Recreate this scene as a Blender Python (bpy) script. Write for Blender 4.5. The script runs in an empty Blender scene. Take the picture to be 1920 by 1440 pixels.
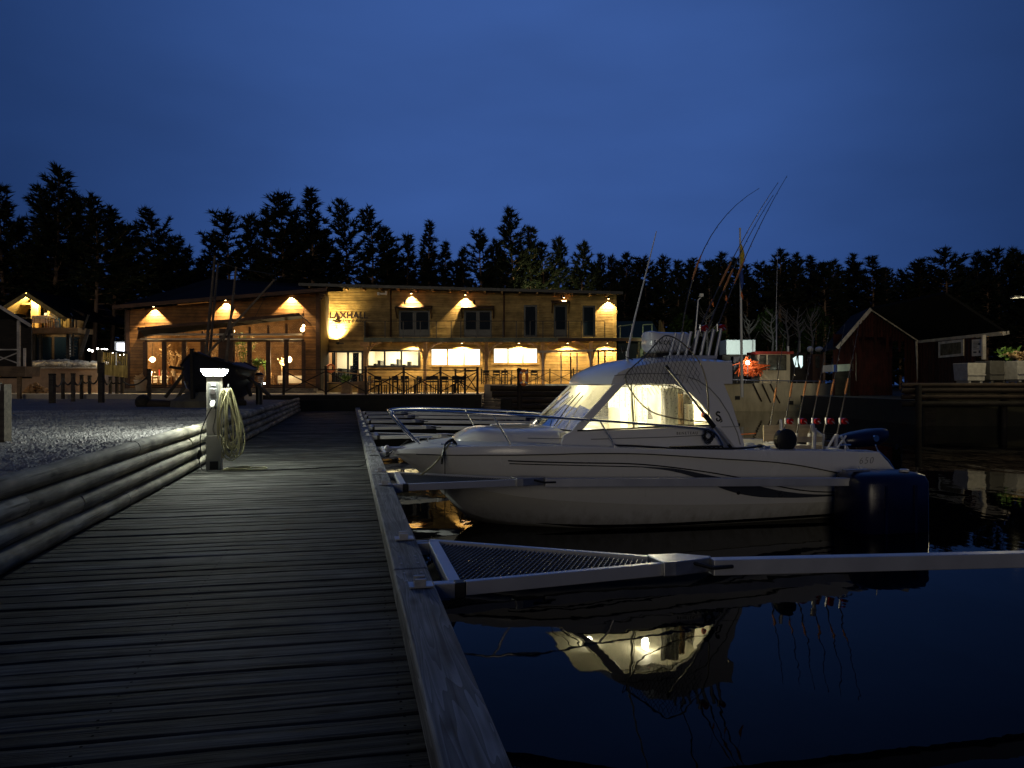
import bpy, bmesh, math, random
from mathutils import Vector, Matrix
random.seed(7)
R = math.radians
S = bpy.context.scene
COL = S.collection

# ------------------------------------------------------------------ camera
CAM_Z = 1.85                      # eye height over the water (about 1.25 m over the boardwalk)
FPX = 1420.0                      # focal length in pixels of the 1920 wide photograph
cam = bpy.data.objects.new('camera', bpy.data.cameras.new('camera'))
COL.objects.link(cam)
cam.location = (0, 0, CAM_Z)
cam.rotation_euler = (R(90), 0, 0)
cam.data.sensor_width = 36
cam.data.lens = 36 * FPX / 1920
cam.data.clip_start = 0.05
cam.data.clip_end = 2000
S.camera = cam

# ------------------------------------------------------------------ sky at dusk
W = bpy.data.worlds.new('World'); S.world = W; W.use_nodes = True
wn, wl = W.node_tree.nodes, W.node_tree.links
wn.clear()
def wnode(t, **k):
    n = wn.new(t)
    for a, b in k.items(): setattr(n, a, b)
    return n
w_out = wnode('ShaderNodeOutputWorld'); w_bg = wnode('ShaderNodeBackground')
w_tc = wnode('ShaderNodeTexCoord')
w_ramp = wnode('ShaderNodeValToRGB')
# lens vignette put into the sky colours: brightest ahead of the camera, darker outwards
w_dot = wnode('ShaderNodeVectorMath', operation='DOT_PRODUCT'); w_dot.inputs[1].default_value = Vector((.02, .945, .33)).normalized()
w_fac = wnode('ShaderNodeMapRange'); w_fac.inputs['From Min'].default_value = -1; w_fac.inputs['From Max'].default_value = 1
wl.new(w_tc.outputs['Generated'], w_dot.inputs[0]); wl.new(w_dot.outputs['Value'], w_fac.inputs['Value']); wl.new(w_fac.outputs['Result'], w_ramp.inputs[0])
stops = [(0.0, (.0045, .012, .044)), (.50, (.0060, .016, .058)), (.75, (.0085, .023, .082)), (.86, (.0110, .030, .104)), (.920, (.0160, .044, .150)),
         (.955, (.0245, .064, .212)), (.982, (.0345, .086, .278)), (1.0, (.0385, .094, .302))]
els = w_ramp.color_ramp.elements
while len(els) < len(stops): els.new(.5)
for e, (p, c) in zip(els, stops): e.position = p; e.color = (*c, 1)
w_map = wnode('ShaderNodeMapping'); w_map.inputs['Scale'].default_value = (1.0, 1.0, 3.0)
w_noise = wnode('ShaderNodeTexNoise'); w_noise.inputs['Scale'].default_value = 2.1
w_noise.inputs['Detail'].default_value = 4; w_noise.inputs['Roughness'].default_value = .48
w_mr = wnode('ShaderNodeMapRange'); w_mr.inputs['From Min'].default_value = .32; w_mr.inputs['From Max'].default_value = .70
w_mr.inputs['To Min'].default_value = .84; w_mr.inputs['To Max'].default_value = 1.10
w_mul = wnode('ShaderNodeMixRGB', blend_type='MULTIPLY'); w_mul.inputs[0].default_value = 1
wl.new(w_tc.outputs['Generated'], w_map.inputs[0]); wl.new(w_map.outputs[0], w_noise.inputs['Vector'])
wl.new(w_noise.outputs['Fac'], w_mr.inputs['Value'])
wl.new(w_ramp.outputs['Color'], w_mul.inputs[1]); wl.new(w_mr.outputs['Result'], w_mul.inputs[2])
wl.new(w_mul.outputs[0], w_bg.inputs['Color']); wl.new(w_bg.outputs[0], w_out.inputs['Surface'])
w_bg.inputs['Strength'].default_value = 1.0

# the low, weak glow that comes over the harbour from behind the camera
sun = bpy.data.objects.new('sun', bpy.data.lights.new('sun', 'SUN'))
COL.objects.link(sun)
sun.data.energy = 0.31
sun.data.angle = R(22)
sun.data.color = (1.0, .86, .64)
sun.rotation_euler = (R(90 - 4.5), 0, R(-8))    # shines towards +Y and slightly down

S.view_settings.view_transform = 'Standard'
S.view_settings.look = 'None'
S.view_settings.exposure = 0
S.view_settings.gamma = 1
S.view_settings.use_curve_mapping = False
S.cycles.use_denoising = True
S.cycles.max_bounces = 8
S.cycles.transparent_max_bounces = 16
S.cycles.sample_clamp_indirect = 4
S.cycles.caustics_reflective = False
S.cycles.caustics_refractive = False

# ------------------------------------------------------------------ helpers
def P(x, y, Y):
    "a point seen at pixel x, y of the 1920x1440 photograph, Y metres away"
    return Vector(((x - 960) / FPX * Y, Y, CAM_Z - (y - 720) / FPX * Y))
def PX(x, Y): return (x - 960) / FPX * Y
def PZ(y, Y): return CAM_Z - (y - 720) / FPX * Y

WM = {}
def reg(o, parent, loc=(0, 0, 0), rot=(0, 0, 0)):
    o.parent = parent
    o.location = loc; o.rotation_euler = rot
    m = Matrix.LocRotScale(Vector(loc), o.rotation_euler, Vector((1, 1, 1)))
    WM[o.name] = (WM[parent.name] @ m) if parent else m
    return o
def props(o, label=None, cat=None, group=None, kind=None):
    if label: o['label'] = label
    if cat: o['category'] = cat
    if group: o['group'] = group
    if kind: o['kind'] = kind
    return o
def thing(name, label, cat, loc=(0, 0, 0), rz=0, group=None, kind=None):
    o = bpy.data.objects.new(name, None); COL.objects.link(o)
    o.empty_display_size = .2
    reg(o, None, loc, (0, 0, rz))
    return props(o, label, cat, group, kind)
def link(name, me, parent=None, loc=(0, 0, 0), rot=(0, 0, 0)):
    o = bpy.data.objects.new(name, me); COL.objects.link(o)
    return reg(o, parent, loc, rot)
def copy_tree(o, parent=None, loc=None, rot=None):
    c = o.copy(); COL.objects.link(c); c.parent = parent
    if loc is not None: c.location = loc
    if rot is not None: c.rotation_euler = rot
    m = Matrix.LocRotScale(c.location, c.rotation_euler, c.scale)
    WM[c.name] = (WM[parent.name] @ m) if parent else m
    for ch in list(o.children): copy_tree(ch, c)
    return c

SIB = {}
JOINED = set('pavilion_cladding main_cladding netting net grating gravel line_guide window glass_door door_casing window_casing door_leaf sash kitchen_room kitchen_shelf foliage trunk hook rock print inner_wall main_wall cockpit foot wheelhouse_window frame bath bolt_head socket louvre aft_window balcony_rail cap'.split())
class MB:
    "collects boxes, bars, tubes, prisms into ONE mesh"
    def __init__(s): s.v = []; s.f = []
    def add(s, vs, fs):
        n = len(s.v); s.v += [tuple(p) for p in vs]; s.f += [tuple(i + n for i in f) for f in fs]; return s
    def bx(s, x0, x1, y0, y1, z0, z1):
        return s.add([(x0,y0,z0),(x1,y0,z0),(x1,y1,z0),(x0,y1,z0),(x0,y0,z1),(x1,y0,z1),(x1,y1,z1),(x0,y1,z1)],
                     [(0,3,2,1),(4,5,6,7),(0,1,5,4),(1,2,6,5),(2,3,7,6),(3,0,4,7)])
    def bar(s, a, b, w, h, up=(0, 0, 1)):
        "square bar from a to b: w across, h along up"
        a, b = Vector(a), Vector(b); d = (b - a).normalized(); u = Vector(up)
        if abs(d.dot(u)) > .98: u = Vector((0, 1, 0))
        r = d.cross(u).normalized(); u = r.cross(d).normalized()
        vs = [p + r * (sx * w / 2) + u * (sy * h / 2) for p in (a, b) for sx, sy in ((-1,-1),(1,-1),(1,1),(-1,1))]
        return s.add(vs, [(0,1,2,3),(7,6,5,4),(0,4,5,1),(1,5,6,2),(2,6,7,3),(3,7,4,0)])
    def tube(s, pts, r, n=8, closed=False, cap=True):
        pts = [Vector(p) for p in pts]; k = len(pts)
        rs = r if isinstance(r, (list, tuple)) else [r] * k
        vs = []; prev = None
        for i, p in enumerate(pts):
            if closed: d = pts[(i + 1) % k] - pts[i - 1]
            else: d = pts[min(i + 1, k - 1)] - pts[max(i - 1, 0)]
            if d.length < 1e-9: d = Vector((0, 0, 1))
            d.normalize()
            if prev is None:
                u = Vector((0, 0, 1)) if abs(d.z) < .9 else Vector((1, 0, 0))
            else: u = prev
            x = d.cross(u)
            if x.length < 1e-6: x = d.cross(Vector((0, 1, 0)))
            x.normalize(); u = x.cross(d).normalized(); prev = u
            for j in range(n):
                a = 2 * math.pi * j / n
                vs.append(p + (x * math.cos(a) + u * math.sin(a)) * rs[i])
        fs = []
        m = k if closed else k - 1
        for i in range(m):
            i2 = (i + 1) % k
            for j in range(n):
                j2 = (j + 1) % n
                fs.append((i * n + j, i * n + j2, i2 * n + j2, i2 * n + j))
        if cap and not closed:
            fs.append(tuple(range(n - 1, -1, -1))); fs.append(tuple((k - 1) * n + j for j in range(n)))
        return s.add(vs, fs)
    def lathe(s, prof, c=(0, 0, 0), n=16):
        "profile of (radius, z) turned about the vertical through c"
        c = Vector(c); vs = []; fs = []
        for r, z in prof:
            for j in range(n):
                a = 2 * math.pi * j / n
                vs.append(c + Vector((r * math.cos(a), r * math.sin(a), z)))
        for i in range(len(prof) - 1):
            for j in range(n):
                j2 = (j + 1) % n
                fs.append((i * n + j, i * n + j2, (i + 1) * n + j2, (i + 1) * n + j))
        fs.append(tuple(range(n - 1, -1, -1))); fs.append(tuple((len(prof) - 1) * n + j for j in range(n)))
        return s.add(vs, fs)
    def prism(s, poly, d):
        "a closed 3-D polygon pushed along d"
        k = len(poly); a = [Vector(p) for p in poly]; d = Vector(d)
        return s.add(a + [p + d for p in a], [tuple(range(k - 1, -1, -1)), tuple(range(k, 2 * k))] +
                     [(i, (i + 1) % k, (i + 1) % k + k, i + k) for i in range(k)])
    def ball(s, c, r, n=10, sz=1.0):
        prof = [(max(r * math.sin(math.pi * i / n), 1e-4), -r * sz * math.cos(math.pi * i / n)) for i in range(n + 1)]
        return s.lathe(prof, c, n + 4)
    def mesh(s, name, mat, smooth=None, M=None):
        me = bpy.data.meshes.new(name)
        vs = [M @ Vector(p) for p in s.v] if M is not None else s.v
        me.from_pydata([tuple(p) for p in vs], [], s.f)
        bm = bmesh.new(); bm.from_mesh(me)
        bmesh.ops.recalc_face_normals(bm, faces=bm.faces)
        bm.to_mesh(me); bm.free()
        if mat: me.materials.append(mat)
        if smooth is not None:
            me.polygons.foreach_set('use_smooth', [True] * len(me.polygons))
            me.set_sharp_from_angle(angle=R(smooth))
        return me
    def build(s, name, mat, parent=None, smooth=None, local=False):
        "world coordinates are moved into the parent's space unless local"
        M = None if (local or parent is None) else WM[parent.name].inverted()
        pcs = s.pieces() if name not in JOINED else [s]
        if not 1 < len(pcs) <= 60: pcs = [s]
        obs = [link(name, p.mesh(name, mat, smooth, M), parent) for p in pcs]
        SIB[obs[0].name] = obs
        return obs[0]
    def pieces(s):
        "one MB per connected piece"
        root = list(range(len(s.v)))
        def find(a):
            while root[a] != a: root[a] = root[root[a]]; a = root[a]
            return a
        for f in s.f:
            r0 = find(f[0])
            for b in f[1:]: root[find(b)] = r0
        out = {}
        for f in s.f: out.setdefault(find(f[0]), []).append(f)
        res = []
        for fs in out.values():
            ids = sorted({i for f in fs for i in f}); mp = {i: k for k, i in enumerate(ids)}
            m = MB(); m.v = [s.v[i] for i in ids]; m.f = [tuple(mp[i] for i in f) for f in fs]; res.append(m)
        return res

def bevel(o, w=.01, seg=2, ang=35):
    for q in SIB.get(o.name, [o]):
        m = q.modifiers.new('bevel', 'BEVEL'); m.width = w; m.segments = seg; m.limit_method = 'ANGLE'; m.angle_limit = R(ang)
    return o

def text(name, body, size, ext, mat, parent, M, shear=0, spacing=1.0, align='LEFT', offset=0.0):
    cu = bpy.data.curves.new(name, 'FONT'); cu.body = body; cu.size = size; cu.extrude = ext; cu.shear = shear
    cu.space_character = spacing; cu.align_x = align; cu.offset = offset; cu.resolution_u = 3
    t = bpy.data.objects.new(name, cu); COL.objects.link(t)
    bpy.context.view_layer.update()
    me = bpy.data.meshes.new_from_object(t.evaluated_get(bpy.context.evaluated_depsgraph_get()))
    bpy.data.objects.remove(t); bpy.data.curves.remove(cu)
    MM = (WM[parent.name].inverted() @ M) if parent else M
    me.transform(MM); me.materials.clear(); me.materials.append(mat); me.name = name
    return link(name, me, parent)

def lamp(kind, name, loc, power, color, parent=None, radius=.03, target=None, cone=90, blend=.3):
    L = bpy.data.lights.new(name, kind); L.energy = power; L.color = color
    L.shadow_soft_size = radius
    o = bpy.data.objects.new(name, L); COL.objects.link(o)
    if kind == 'SPOT': L.spot_size = R(cone); L.spot_blend = blend
    o.location = loc
    if target is not None:
        o.rotation_euler = (Vector(target) - Vector(loc)).to_track_quat('-Z', 'Y').to_euler()
    if parent is not None:
        o.parent = parent; o.matrix_parent_inverse = WM[parent.name].inverted()
    return o

# ------------------------------------------------------------------ materials
MAT = {}
def base_mat(name):
    m = bpy.data.materials.new(name); m.use_nodes = True
    nt = m.node_tree; b = nt.nodes['Principled BSDF']
    MAT[name] = m
    return m, nt, b
def nd(nt, t, **k):
    n = nt.nodes.new(t)
    for a, v in k.items():
        if a in n.inputs: n.inputs[a].default_value = v
        else: setattr(n, a, v)
    return n
def mat(name, c, rough=.6, var=.25, scale=6.0, bump=.15, metal=0.0, spec=.4, coat=0.0, c2=None, detail=5, bscale=None, stretch=None):
    "plain surface with uneven colour, gloss and fine relief"
    m, nt, b = base_mat(name); L = nt.links
    tc = nd(nt, 'ShaderNodeTexCoord'); mp = nd(nt, 'ShaderNodeMapping'); L.new(tc.outputs['Object'], mp.inputs[0])
    if stretch: mp.inputs['Scale'].default_value = stretch
    no = nd(nt, 'ShaderNodeTexNoise', Scale=scale, Detail=detail, Roughness=.6); L.new(mp.outputs[0], no.inputs['Vector'])
    rp = nd(nt, 'ShaderNodeValToRGB'); L.new(no.outputs['Fac'], rp.inputs[0])
    c2 = c2 or tuple(x * (1 - var) for x in c)
    rp.color_ramp.elements[0].position = .33; rp.color_ramp.elements[1].position = .67
    rp.color_ramp.elements[0].color = (*c2, 1); rp.color_ramp.elements[1].color = (*c, 1)
    L.new(rp.outputs[0], b.inputs['Base Color'])
    mr = nd(nt, 'ShaderNodeMapRange'); mr.inputs['To Min'].default_value = max(rough - .12, .02); mr.inputs['To Max'].default_value = min(rough + .12, 1)
    L.new(no.outputs['Fac'], mr.inputs['Value']); L.new(mr.outputs[0], b.inputs['Roughness'])
    b.inputs['Metallic'].default_value = metal; b.inputs['Specular IOR Level'].default_value = spec
    b.inputs['Coat Weight'].default_value = coat; b.inputs['Coat Roughness'].default_value = .08
    if bump:
        n2 = nd(nt, 'ShaderNodeTexNoise', Scale=bscale or scale * 5, Detail=4); L.new(mp.outputs[0], n2.inputs['Vector'])
        bp = nd(nt, 'ShaderNodeBump', Strength=bump, Distance=.02); L.new(n2.outputs['Fac'], bp.inputs['Height'])
        L.new(bp.outputs[0], b.inputs['Normal'])
    return m
def wood(name, dark, light, rough=.7, along=(1.2, 22, 22), ring=True, knots=.5, bump=.5, perobj=.35, spec=.3, course=None, blotch=.62, flame=0.0, crack=0.0):
    "timber with grain along local x, a shift of its own for every object, knots and weathering"
    m, nt, b = base_mat(name); L = nt.links
    tc = nd(nt, 'ShaderNodeTexCoord'); oi = nd(nt, 'ShaderNodeObjectInfo')
    off = nd(nt, 'ShaderNodeVectorMath', operation='ADD')
    sc = nd(nt, 'ShaderNodeVectorMath', operation='SCALE'); sc.inputs[0].default_value = (37, 19, 11)
    L.new(oi.outputs['Random'], sc.inputs['Scale']); L.new(tc.outputs['Object'], off.inputs[0]); L.new(sc.outputs[0], off.inputs[1])
    mp = nd(nt, 'ShaderNodeMapping'); mp.inputs['Scale'].default_value = along; L.new(off.outputs[0], mp.inputs[0])
    n0 = nd(nt, 'ShaderNodeTexNoise', Scale=1.0, Detail=6, Roughness=.62, Distortion=.35); L.new(mp.outputs[0], n0.inputs['Vector'])
    n1 = nd(nt, 'ShaderNodeTexNoise', Scale=2.3, Detail=3); L.new(off.outputs[0], n1.inputs['Vector'])
    mp2 = nd(nt, 'ShaderNodeMapping'); mp2.inputs['Scale'].default_value = (2.4, 7, 7); L.new(off.outputs[0], mp2.inputs[0])
    vo = nd(nt, 'ShaderNodeTexVoronoi', Scale=1.0); L.new(mp2.outputs[0], vo.inputs['Vector'])
    kn = nd(nt, 'ShaderNodeMapRange'); kn.inputs['From Min'].default_value = .05; kn.inputs['From Max'].default_value = .22
    kn.inputs['To Min'].default_value = knots; kn.inputs['To Max'].default_value = 0; L.new(vo.outputs['Distance'], kn.inputs['Value'])
    rp = nd(nt, 'ShaderNodeValToRGB'); L.new(n0.outputs['Fac'], rp.inputs[0])
    rp.color_ramp.elements[0].position = .30; rp.color_ramp.elements[1].position = .68
    rp.color_ramp.elements[0].color = (*dark, 1); rp.color_ramp.elements[1].color = (*light, 1)
    mx = nd(nt, 'ShaderNodeMixRGB', blend_type='MULTIPLY'); mx.inputs[0].default_value = 1
    mr = nd(nt, 'ShaderNodeMapRange'); mr.inputs['From Min'].default_value = .3; mr.inputs['From Max'].default_value = .7
    mr.inputs['To Min'].default_value = blotch; mr.inputs['To Max'].default_value = 1.2; L.new(n1.outputs['Fac'], mr.inputs['Value'])
    L.new(rp.outputs[0], mx.inputs[1]); L.new(mr.outputs[0], mx.inputs[2])
    po = nd(nt, 'ShaderNodeMapRange'); po.inputs['To Min'].default_value = 1 - perobj; po.inputs['To Max'].default_value = 1 + perobj * .6
    L.new(oi.outputs['Random'], po.inputs['Value'])
    m2 = nd(nt, 'ShaderNodeMixRGB', blend_type='MULTIPLY'); m2.inputs[0].default_value = 1
    L.new(mx.outputs[0], m2.inputs[1]); L.new(po.outputs[0], m2.inputs[2])
    m3 = nd(nt, 'ShaderNodeMixRGB'); m3.inputs[2].default_value = (*(x * .35 for x in dark), 1)
    L.new(kn.outputs[0], m3.inputs[0]); L.new(m2.outputs[0], m3.inputs[1])
    last = m3.outputs[0]; height = n0.outputs['Fac']
    if flame:       # flame-figured growth rings
        mw = nd(nt, 'ShaderNodeMapping'); mw.inputs['Scale'].default_value = (.55, 9, 9); L.new(off.outputs[0], mw.inputs[0])
        nw = nd(nt, 'ShaderNodeTexNoise', Scale=1.0, Detail=2.0, Distortion=.6); L.new(mw.outputs[0], nw.inputs['Vector'])
        ml = nd(nt, 'ShaderNodeMath', operation='MULTIPLY'); ml.inputs[1].default_value = 16.0; L.new(nw.outputs['Fac'], ml.inputs[0])
        fr_ = nd(nt, 'ShaderNodeMath', operation='FRACT'); L.new(ml.outputs[0], fr_.inputs[0])
        rw = nd(nt, 'ShaderNodeMapRange'); rw.inputs['To Min'].default_value = 1.12; rw.inputs['To Max'].default_value = 1 - flame; L.new(fr_.outputs[0], rw.inputs['Value'])
        m5 = nd(nt, 'ShaderNodeMixRGB', blend_type='MULTIPLY'); m5.inputs[0].default_value = 1; L.new(last, m5.inputs[1]); L.new(rw.outputs[0], m5.inputs[2]); last = m5.outputs[0]
    if crack:       # drying cracks along the grain
        mc = nd(nt, 'ShaderNodeMapping'); mc.inputs['Scale'].default_value = (.9, 30, 30); L.new(off.outputs[0], mc.inputs[0])
        nc = nd(nt, 'ShaderNodeTexNoise', Scale=1.0, Detail=3.0, Roughness=.5); L.new(mc.outputs[0], nc.inputs['Vector'])
        rc = nd(nt, 'ShaderNodeMapRange'); rc.inputs['From Min'].default_value = .30; rc.inputs['From Max'].default_value = .40; rc.inputs['To Min'].default_value = 1 - crack; rc.inputs['To Max'].default_value = 1; L.new(nc.outputs['Fac'], rc.inputs['Value'])
        m6 = nd(nt, 'ShaderNodeMixRGB', blend_type='MULTIPLY'); m6.inputs[0].default_value = 1; L.new(last, m6.inputs[1]); L.new(rc.outputs[0], m6.inputs[2]); last = m6.outputs[0]
    if course:      # every course of boards has a tone of its own
        sx = nd(nt, 'ShaderNodeSeparateXYZ'); L.new(tc.outputs['Object'], sx.inputs[0])
        dv = nd(nt, 'ShaderNodeMath', operation='DIVIDE'); dv.inputs[1].default_value = course; L.new(sx.outputs['Z'], dv.inputs[0])
        fl_ = nd(nt, 'ShaderNodeMath', operation='FLOOR'); L.new(dv.outputs[0], fl_.inputs[0])
        wh = nd(nt, 'ShaderNodeTexWhiteNoise', noise_dimensions='1D'); L.new(fl_.outputs[0], wh.inputs['W'])
        r2 = nd(nt, 'ShaderNodeMapRange'); r2.inputs['To Min'].default_value = .62; r2.inputs['To Max'].default_value = 1.18; L.new(wh.outputs['Value'], r2.inputs['Value'])
        m4 = nd(nt, 'ShaderNodeMixRGB', blend_type='MULTIPLY'); m4.inputs[0].default_value = 1; L.new(last, m4.inputs[1]); L.new(r2.outputs[0], m4.inputs[2]); last = m4.outputs[0]
    L.new(last, b.inputs['Base Color'])
    b.inputs['Roughness'].default_value = rough; b.inputs['Specular IOR Level'].default_value = spec
    bp = nd(nt, 'ShaderNodeBump', Strength=bump, Distance=.012); L.new(n0.outputs['Fac'], bp.inputs['Height'])
    L.new(bp.outputs[0], b.inputs['Normal'])
    return m
def emit(name, c, strength):
    m, nt, b = base_mat(name)
    b.inputs['Base Color'].default_value = (.8, .8, .8, 1)
    b.inputs['Emission Color'].default_value = (*c, 1); b.inputs['Emission Strength'].default_value = strength
    return m
def glass(name, tint=(1, 1, 1), ior=1.45, rough=.02, fog=0.0):
    m, nt, b = base_mat(name); L = nt.links
    nt.nodes.remove(b); out = nt.nodes['Material Output']
    tr = nd(nt, 'ShaderNodeBsdfTransparent'); tr.inputs[0].default_value = (*tint, 1)
    gl = nd(nt, 'ShaderNodeBsdfGlossy', Roughness=rough)
    fr = nd(nt, 'ShaderNodeFresnel', IOR=ior)
    mx = nd(nt, 'ShaderNodeMixShader'); L.new(fr.outputs[0], mx.inputs[0]); L.new(tr.outputs[0], mx.inputs[1]); L.new(gl.outputs[0], mx.inputs[2])
    last = mx.outputs[0]
    if fog:         # damp on the glass
        tl = nd(nt, 'ShaderNodeBsdfTranslucent'); tl.inputs[0].default_value = (.85, .85, .80, 1)
        tc = nd(nt, 'ShaderNodeTexCoord'); mp = nd(nt, 'ShaderNodeMapping'); mp.inputs['Scale'].default_value = (9, 9, 2.2); L.new(tc.outputs['Object'], mp.inputs[0])
        no = nd(nt, 'ShaderNodeTexNoise', Scale=1.6, Detail=6, Roughness=.7); L.new(mp.outputs[0], no.inputs['Vector'])
        mr = nd(nt, 'ShaderNodeMapRange'); mr.inputs['From Min'].default_value = .35; mr.inputs['From Max'].default_value = .75; mr.inputs['To Min'].default_value = .3 * fog; mr.inputs['To Max'].default_value = fog * 1.8; L.new(no.outputs['Fac'], mr.inputs['Value'])
        m2 = nd(nt, 'ShaderNodeMixShader'); L.new(mr.outputs[0], m2.inputs[0]); L.new(last, m2.inputs[1]); L.new(tl.outputs[0], m2.inputs[2]); last = m2.outputs[0]
    L.new(last, out.inputs['Surface'])
    return m

deck_wood = wood('deck_wood', (.014, .015, .015), (.155, .156, .142), rough=.82, along=(.8, 30, 30), knots=.8, bump=1.0, perobj=.55, spec=.14, blotch=.30, crack=.85)
beam_wood = wood('beam_wood', (.15, .15, .145), (.44, .435, .415), rough=.72, along=(.7, 18, 18), knots=.8, bump=.6, perobj=.25, blotch=.55, flame=.55, crack=.6)
log_wood = wood('log_wood', (.085, .08, .062), (.44, .42, .33), rough=.8, along=(1.2, 11, 11), knots=1.0, bump=.9, perobj=.3, blotch=.38, crack=.75)
tar_wood = wood('tar_wood', (.012, .010, .008), (.035, .028, .020), rough=.8, knots=.2)
post_wood = wood('post_wood', (.030, .025, .019), (.085, .07, .053), rough=.8)
dark_wood = wood('dark_wood', (.020, .014, .010), (.055, .036, .022), rough=.75)
facade_wood = wood('facade_wood', (.27, .175, .058), (.56, .385, .145), rough=.7, along=(.5, 3, 14), knots=.5, bump=.35, perobj=.08, course=.165)
pav_wood = wood('pavilion_wood', (.17, .078, .024), (.34, .165, .052), rough=.7, along=(.5, 3, 14), knots=.45, bump=.35, perobj=.08, course=.19)
brown_frame = wood('brown_frame', (.045, .022, .012), (.095, .045, .024), rough=.6, knots=.1)
pine_wood = wood('new_pine_wood', (.36, .21, .09), (.55, .34, .15), rough=.65, knots=.3)
balcony_wood = wood('pale_green_wood', (.12, .14, .10), (.24, .27, .21), rough=.7, along=(.6, 6, 14), knots=.3)
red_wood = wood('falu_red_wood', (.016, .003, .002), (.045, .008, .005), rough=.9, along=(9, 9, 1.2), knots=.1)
white_wood = wood('white_painted_wood', (.45, .40, .33), (.66, .60, .50), rough=.6, knots=.1, bump=.2, perobj=.1)
yellow_wood = wood('yellow_pine_boards', (.30, .22, .07), (.50, .38, .14), rough=.7, along=(12, 12, 1.0), knots=.2)
roof_dark = mat('black_roof_felt', (.006, .006, .0065), .9, scale=3, spec=.1)
black_metal = mat('black_metal', (.012, .012, .013), .45, bump=.05)
galv = mat('galvanised_steel', (.50, .51, .53), .38, var=.3, scale=9, bump=.08, metal=.85)
alu = mat('mill_aluminium', (.60, .61, .63), .42, var=.12, scale=4, bump=.03, metal=.55, spec=.5)
chrome = mat('polished_steel', (.75, .75, .76), .16, var=.05, bump=0, metal=1.0)
gel = mat('white_gelcoat', (.74, .74, .72), .22, var=.05, scale=1.4, bump=.01, spec=.5, coat=.3)
gel_grey = mat('off_white_nonskid', (.62, .61, .56), .5, var=.1, scale=3, bump=.12, bscale=160)
def hull_mat():
    m = mat('hull_gelcoat', (.72, .72, .70), .24, var=.06, scale=1.4, bump=.01, spec=.5, coat=.3); nt = m.node_tree; L = nt.links; b = nt.nodes['Principled BSDF']
    src = b.inputs['Base Color'].links[0].from_socket
    tc = nd(nt, 'ShaderNodeTexCoord'); sx = nd(nt, 'ShaderNodeSeparateXYZ'); L.new(tc.outputs['Object'], sx.inputs[0])
    mp = nd(nt, 'ShaderNodeMapping'); mp.inputs['Scale'].default_value = (7, 7, .9); L.new(tc.outputs['Object'], mp.inputs[0])
    no = nd(nt, 'ShaderNodeTexNoise', Scale=1.5, Detail=6, Roughness=.65); L.new(mp.outputs[0], no.inputs['Vector'])
    ad = nd(nt, 'ShaderNodeMath', operation='MULTIPLY_ADD'); ad.inputs[1].default_value = .55; ad.inputs[2].default_value = -.16; L.new(no.outputs['Fac'], ad.inputs[0])
    lt = nd(nt, 'ShaderNodeMath', operation='SUBTRACT'); L.new(ad.outputs[0], lt.inputs[0]); L.new(sx.outputs['Z'], lt.inputs[1])
    mr = nd(nt, 'ShaderNodeMapRange'); mr.inputs['From Min'].default_value = -.12; mr.inputs['From Max'].default_value = .14; mr.inputs['To Min'].default_value = 0; mr.inputs['To Max'].default_value = .55; L.new(lt.outputs[0], mr.inputs['Value'])
    n2 = nd(nt, 'ShaderNodeTexNoise', Scale=2.2, Detail=8, Roughness=.75); L.new(mp.outputs[0], n2.inputs['Vector'])
    r2 = nd(nt, 'ShaderNodeMapRange'); r2.inputs['From Min'].default_value = .58; r2.inputs['From Max'].default_value = .74; r2.inputs['To Max'].default_value = .22; L.new(n2.outputs['Fac'], r2.inputs['Value'])
    mx_ = nd(nt, 'ShaderNodeMath', operation='MAXIMUM'); L.new(mr.outputs[0], mx_.inputs[0]); L.new(r2.outputs[0], mx_.inputs[1])
    mi = nd(nt, 'ShaderNodeMixRGB'); mi.inputs[2].default_value = (.24, .22, .15, 1); L.new(mx_.outputs[0], mi.inputs[0]); L.new(src, mi.inputs[1]); L.new(mi.outputs[0], b.inputs['Base Color'])
    return m
hull_gel = hull_mat()
lining = mat('cream_lining', (.80, .77, .64), .55, var=.06, scale=3, bump=.05)
boat_black = mat('black_rubber', (.010, .010, .011), .5, bump=.05)
stripe_black = mat('black_vinyl', (.008, .008, .010), .3, bump=0)
stripe_grey = mat('slate_grey_vinyl', (.050, .056, .075), .3, bump=0, var=.1)
navy = mat('navy_blue_plastic', (.003, .005, .036), .3, var=.2, scale=2, bump=.04, spec=.5)
white_plastic = mat('white_plastic', (.72, .72, .68), .4, bump=.04, var=.1)
pedestal_paint = mat('pale_grey_paint', (.32, .31, .27), .45, var=.12, scale=5, bump=.05)
grey_plastic = mat('grey_plastic', (.22, .23, .23), .45, bump=.05)
hose_mat = mat('cream_hose', (.36, .34, .19), .45, var=.2, scale=14, bump=.06)
cable_black = mat('black_cable', (.012, .012, .012), .5, bump=0)
red_reel = mat('red_anodised', (.42, .014, .014), .25, metal=.4, bump=0, var=.1)
cork = mat('orange_wrap', (.58, .25, .09), .6, var=.4, scale=40)
rod_black = mat('dark_carbon', (.045, .04, .036), .3, bump=0, spec=.6)
orange_plastic = mat('orange_plastic', (.80, .20, .035), .5, var=.2, bump=.05)
amber_buoy = mat('amber_buoy_vinyl', (.85, .36, .06), .45, var=.2, scale=5, bump=.05)
steel_hull = mat('grey_painted_steel', (.78, .68, .44), .5, var=.3, scale=2.2, bump=.08, c2=(.55, .47, .29), stretch=(1, 1, .3))
red_paint = mat('red_paint', (.45, .05, .03), .5, bump=.05)
net_black = mat('black_netting', (.012, .012, .014), .7, bump=0)
tarp = mat('grey_tarpaulin', (.50, .50, .44), .6, var=.15, scale=5, bump=.2)
stone = mat('pale_stone', (.62, .56, .44), .85, var=.45, scale=9, bump=.5)
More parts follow.
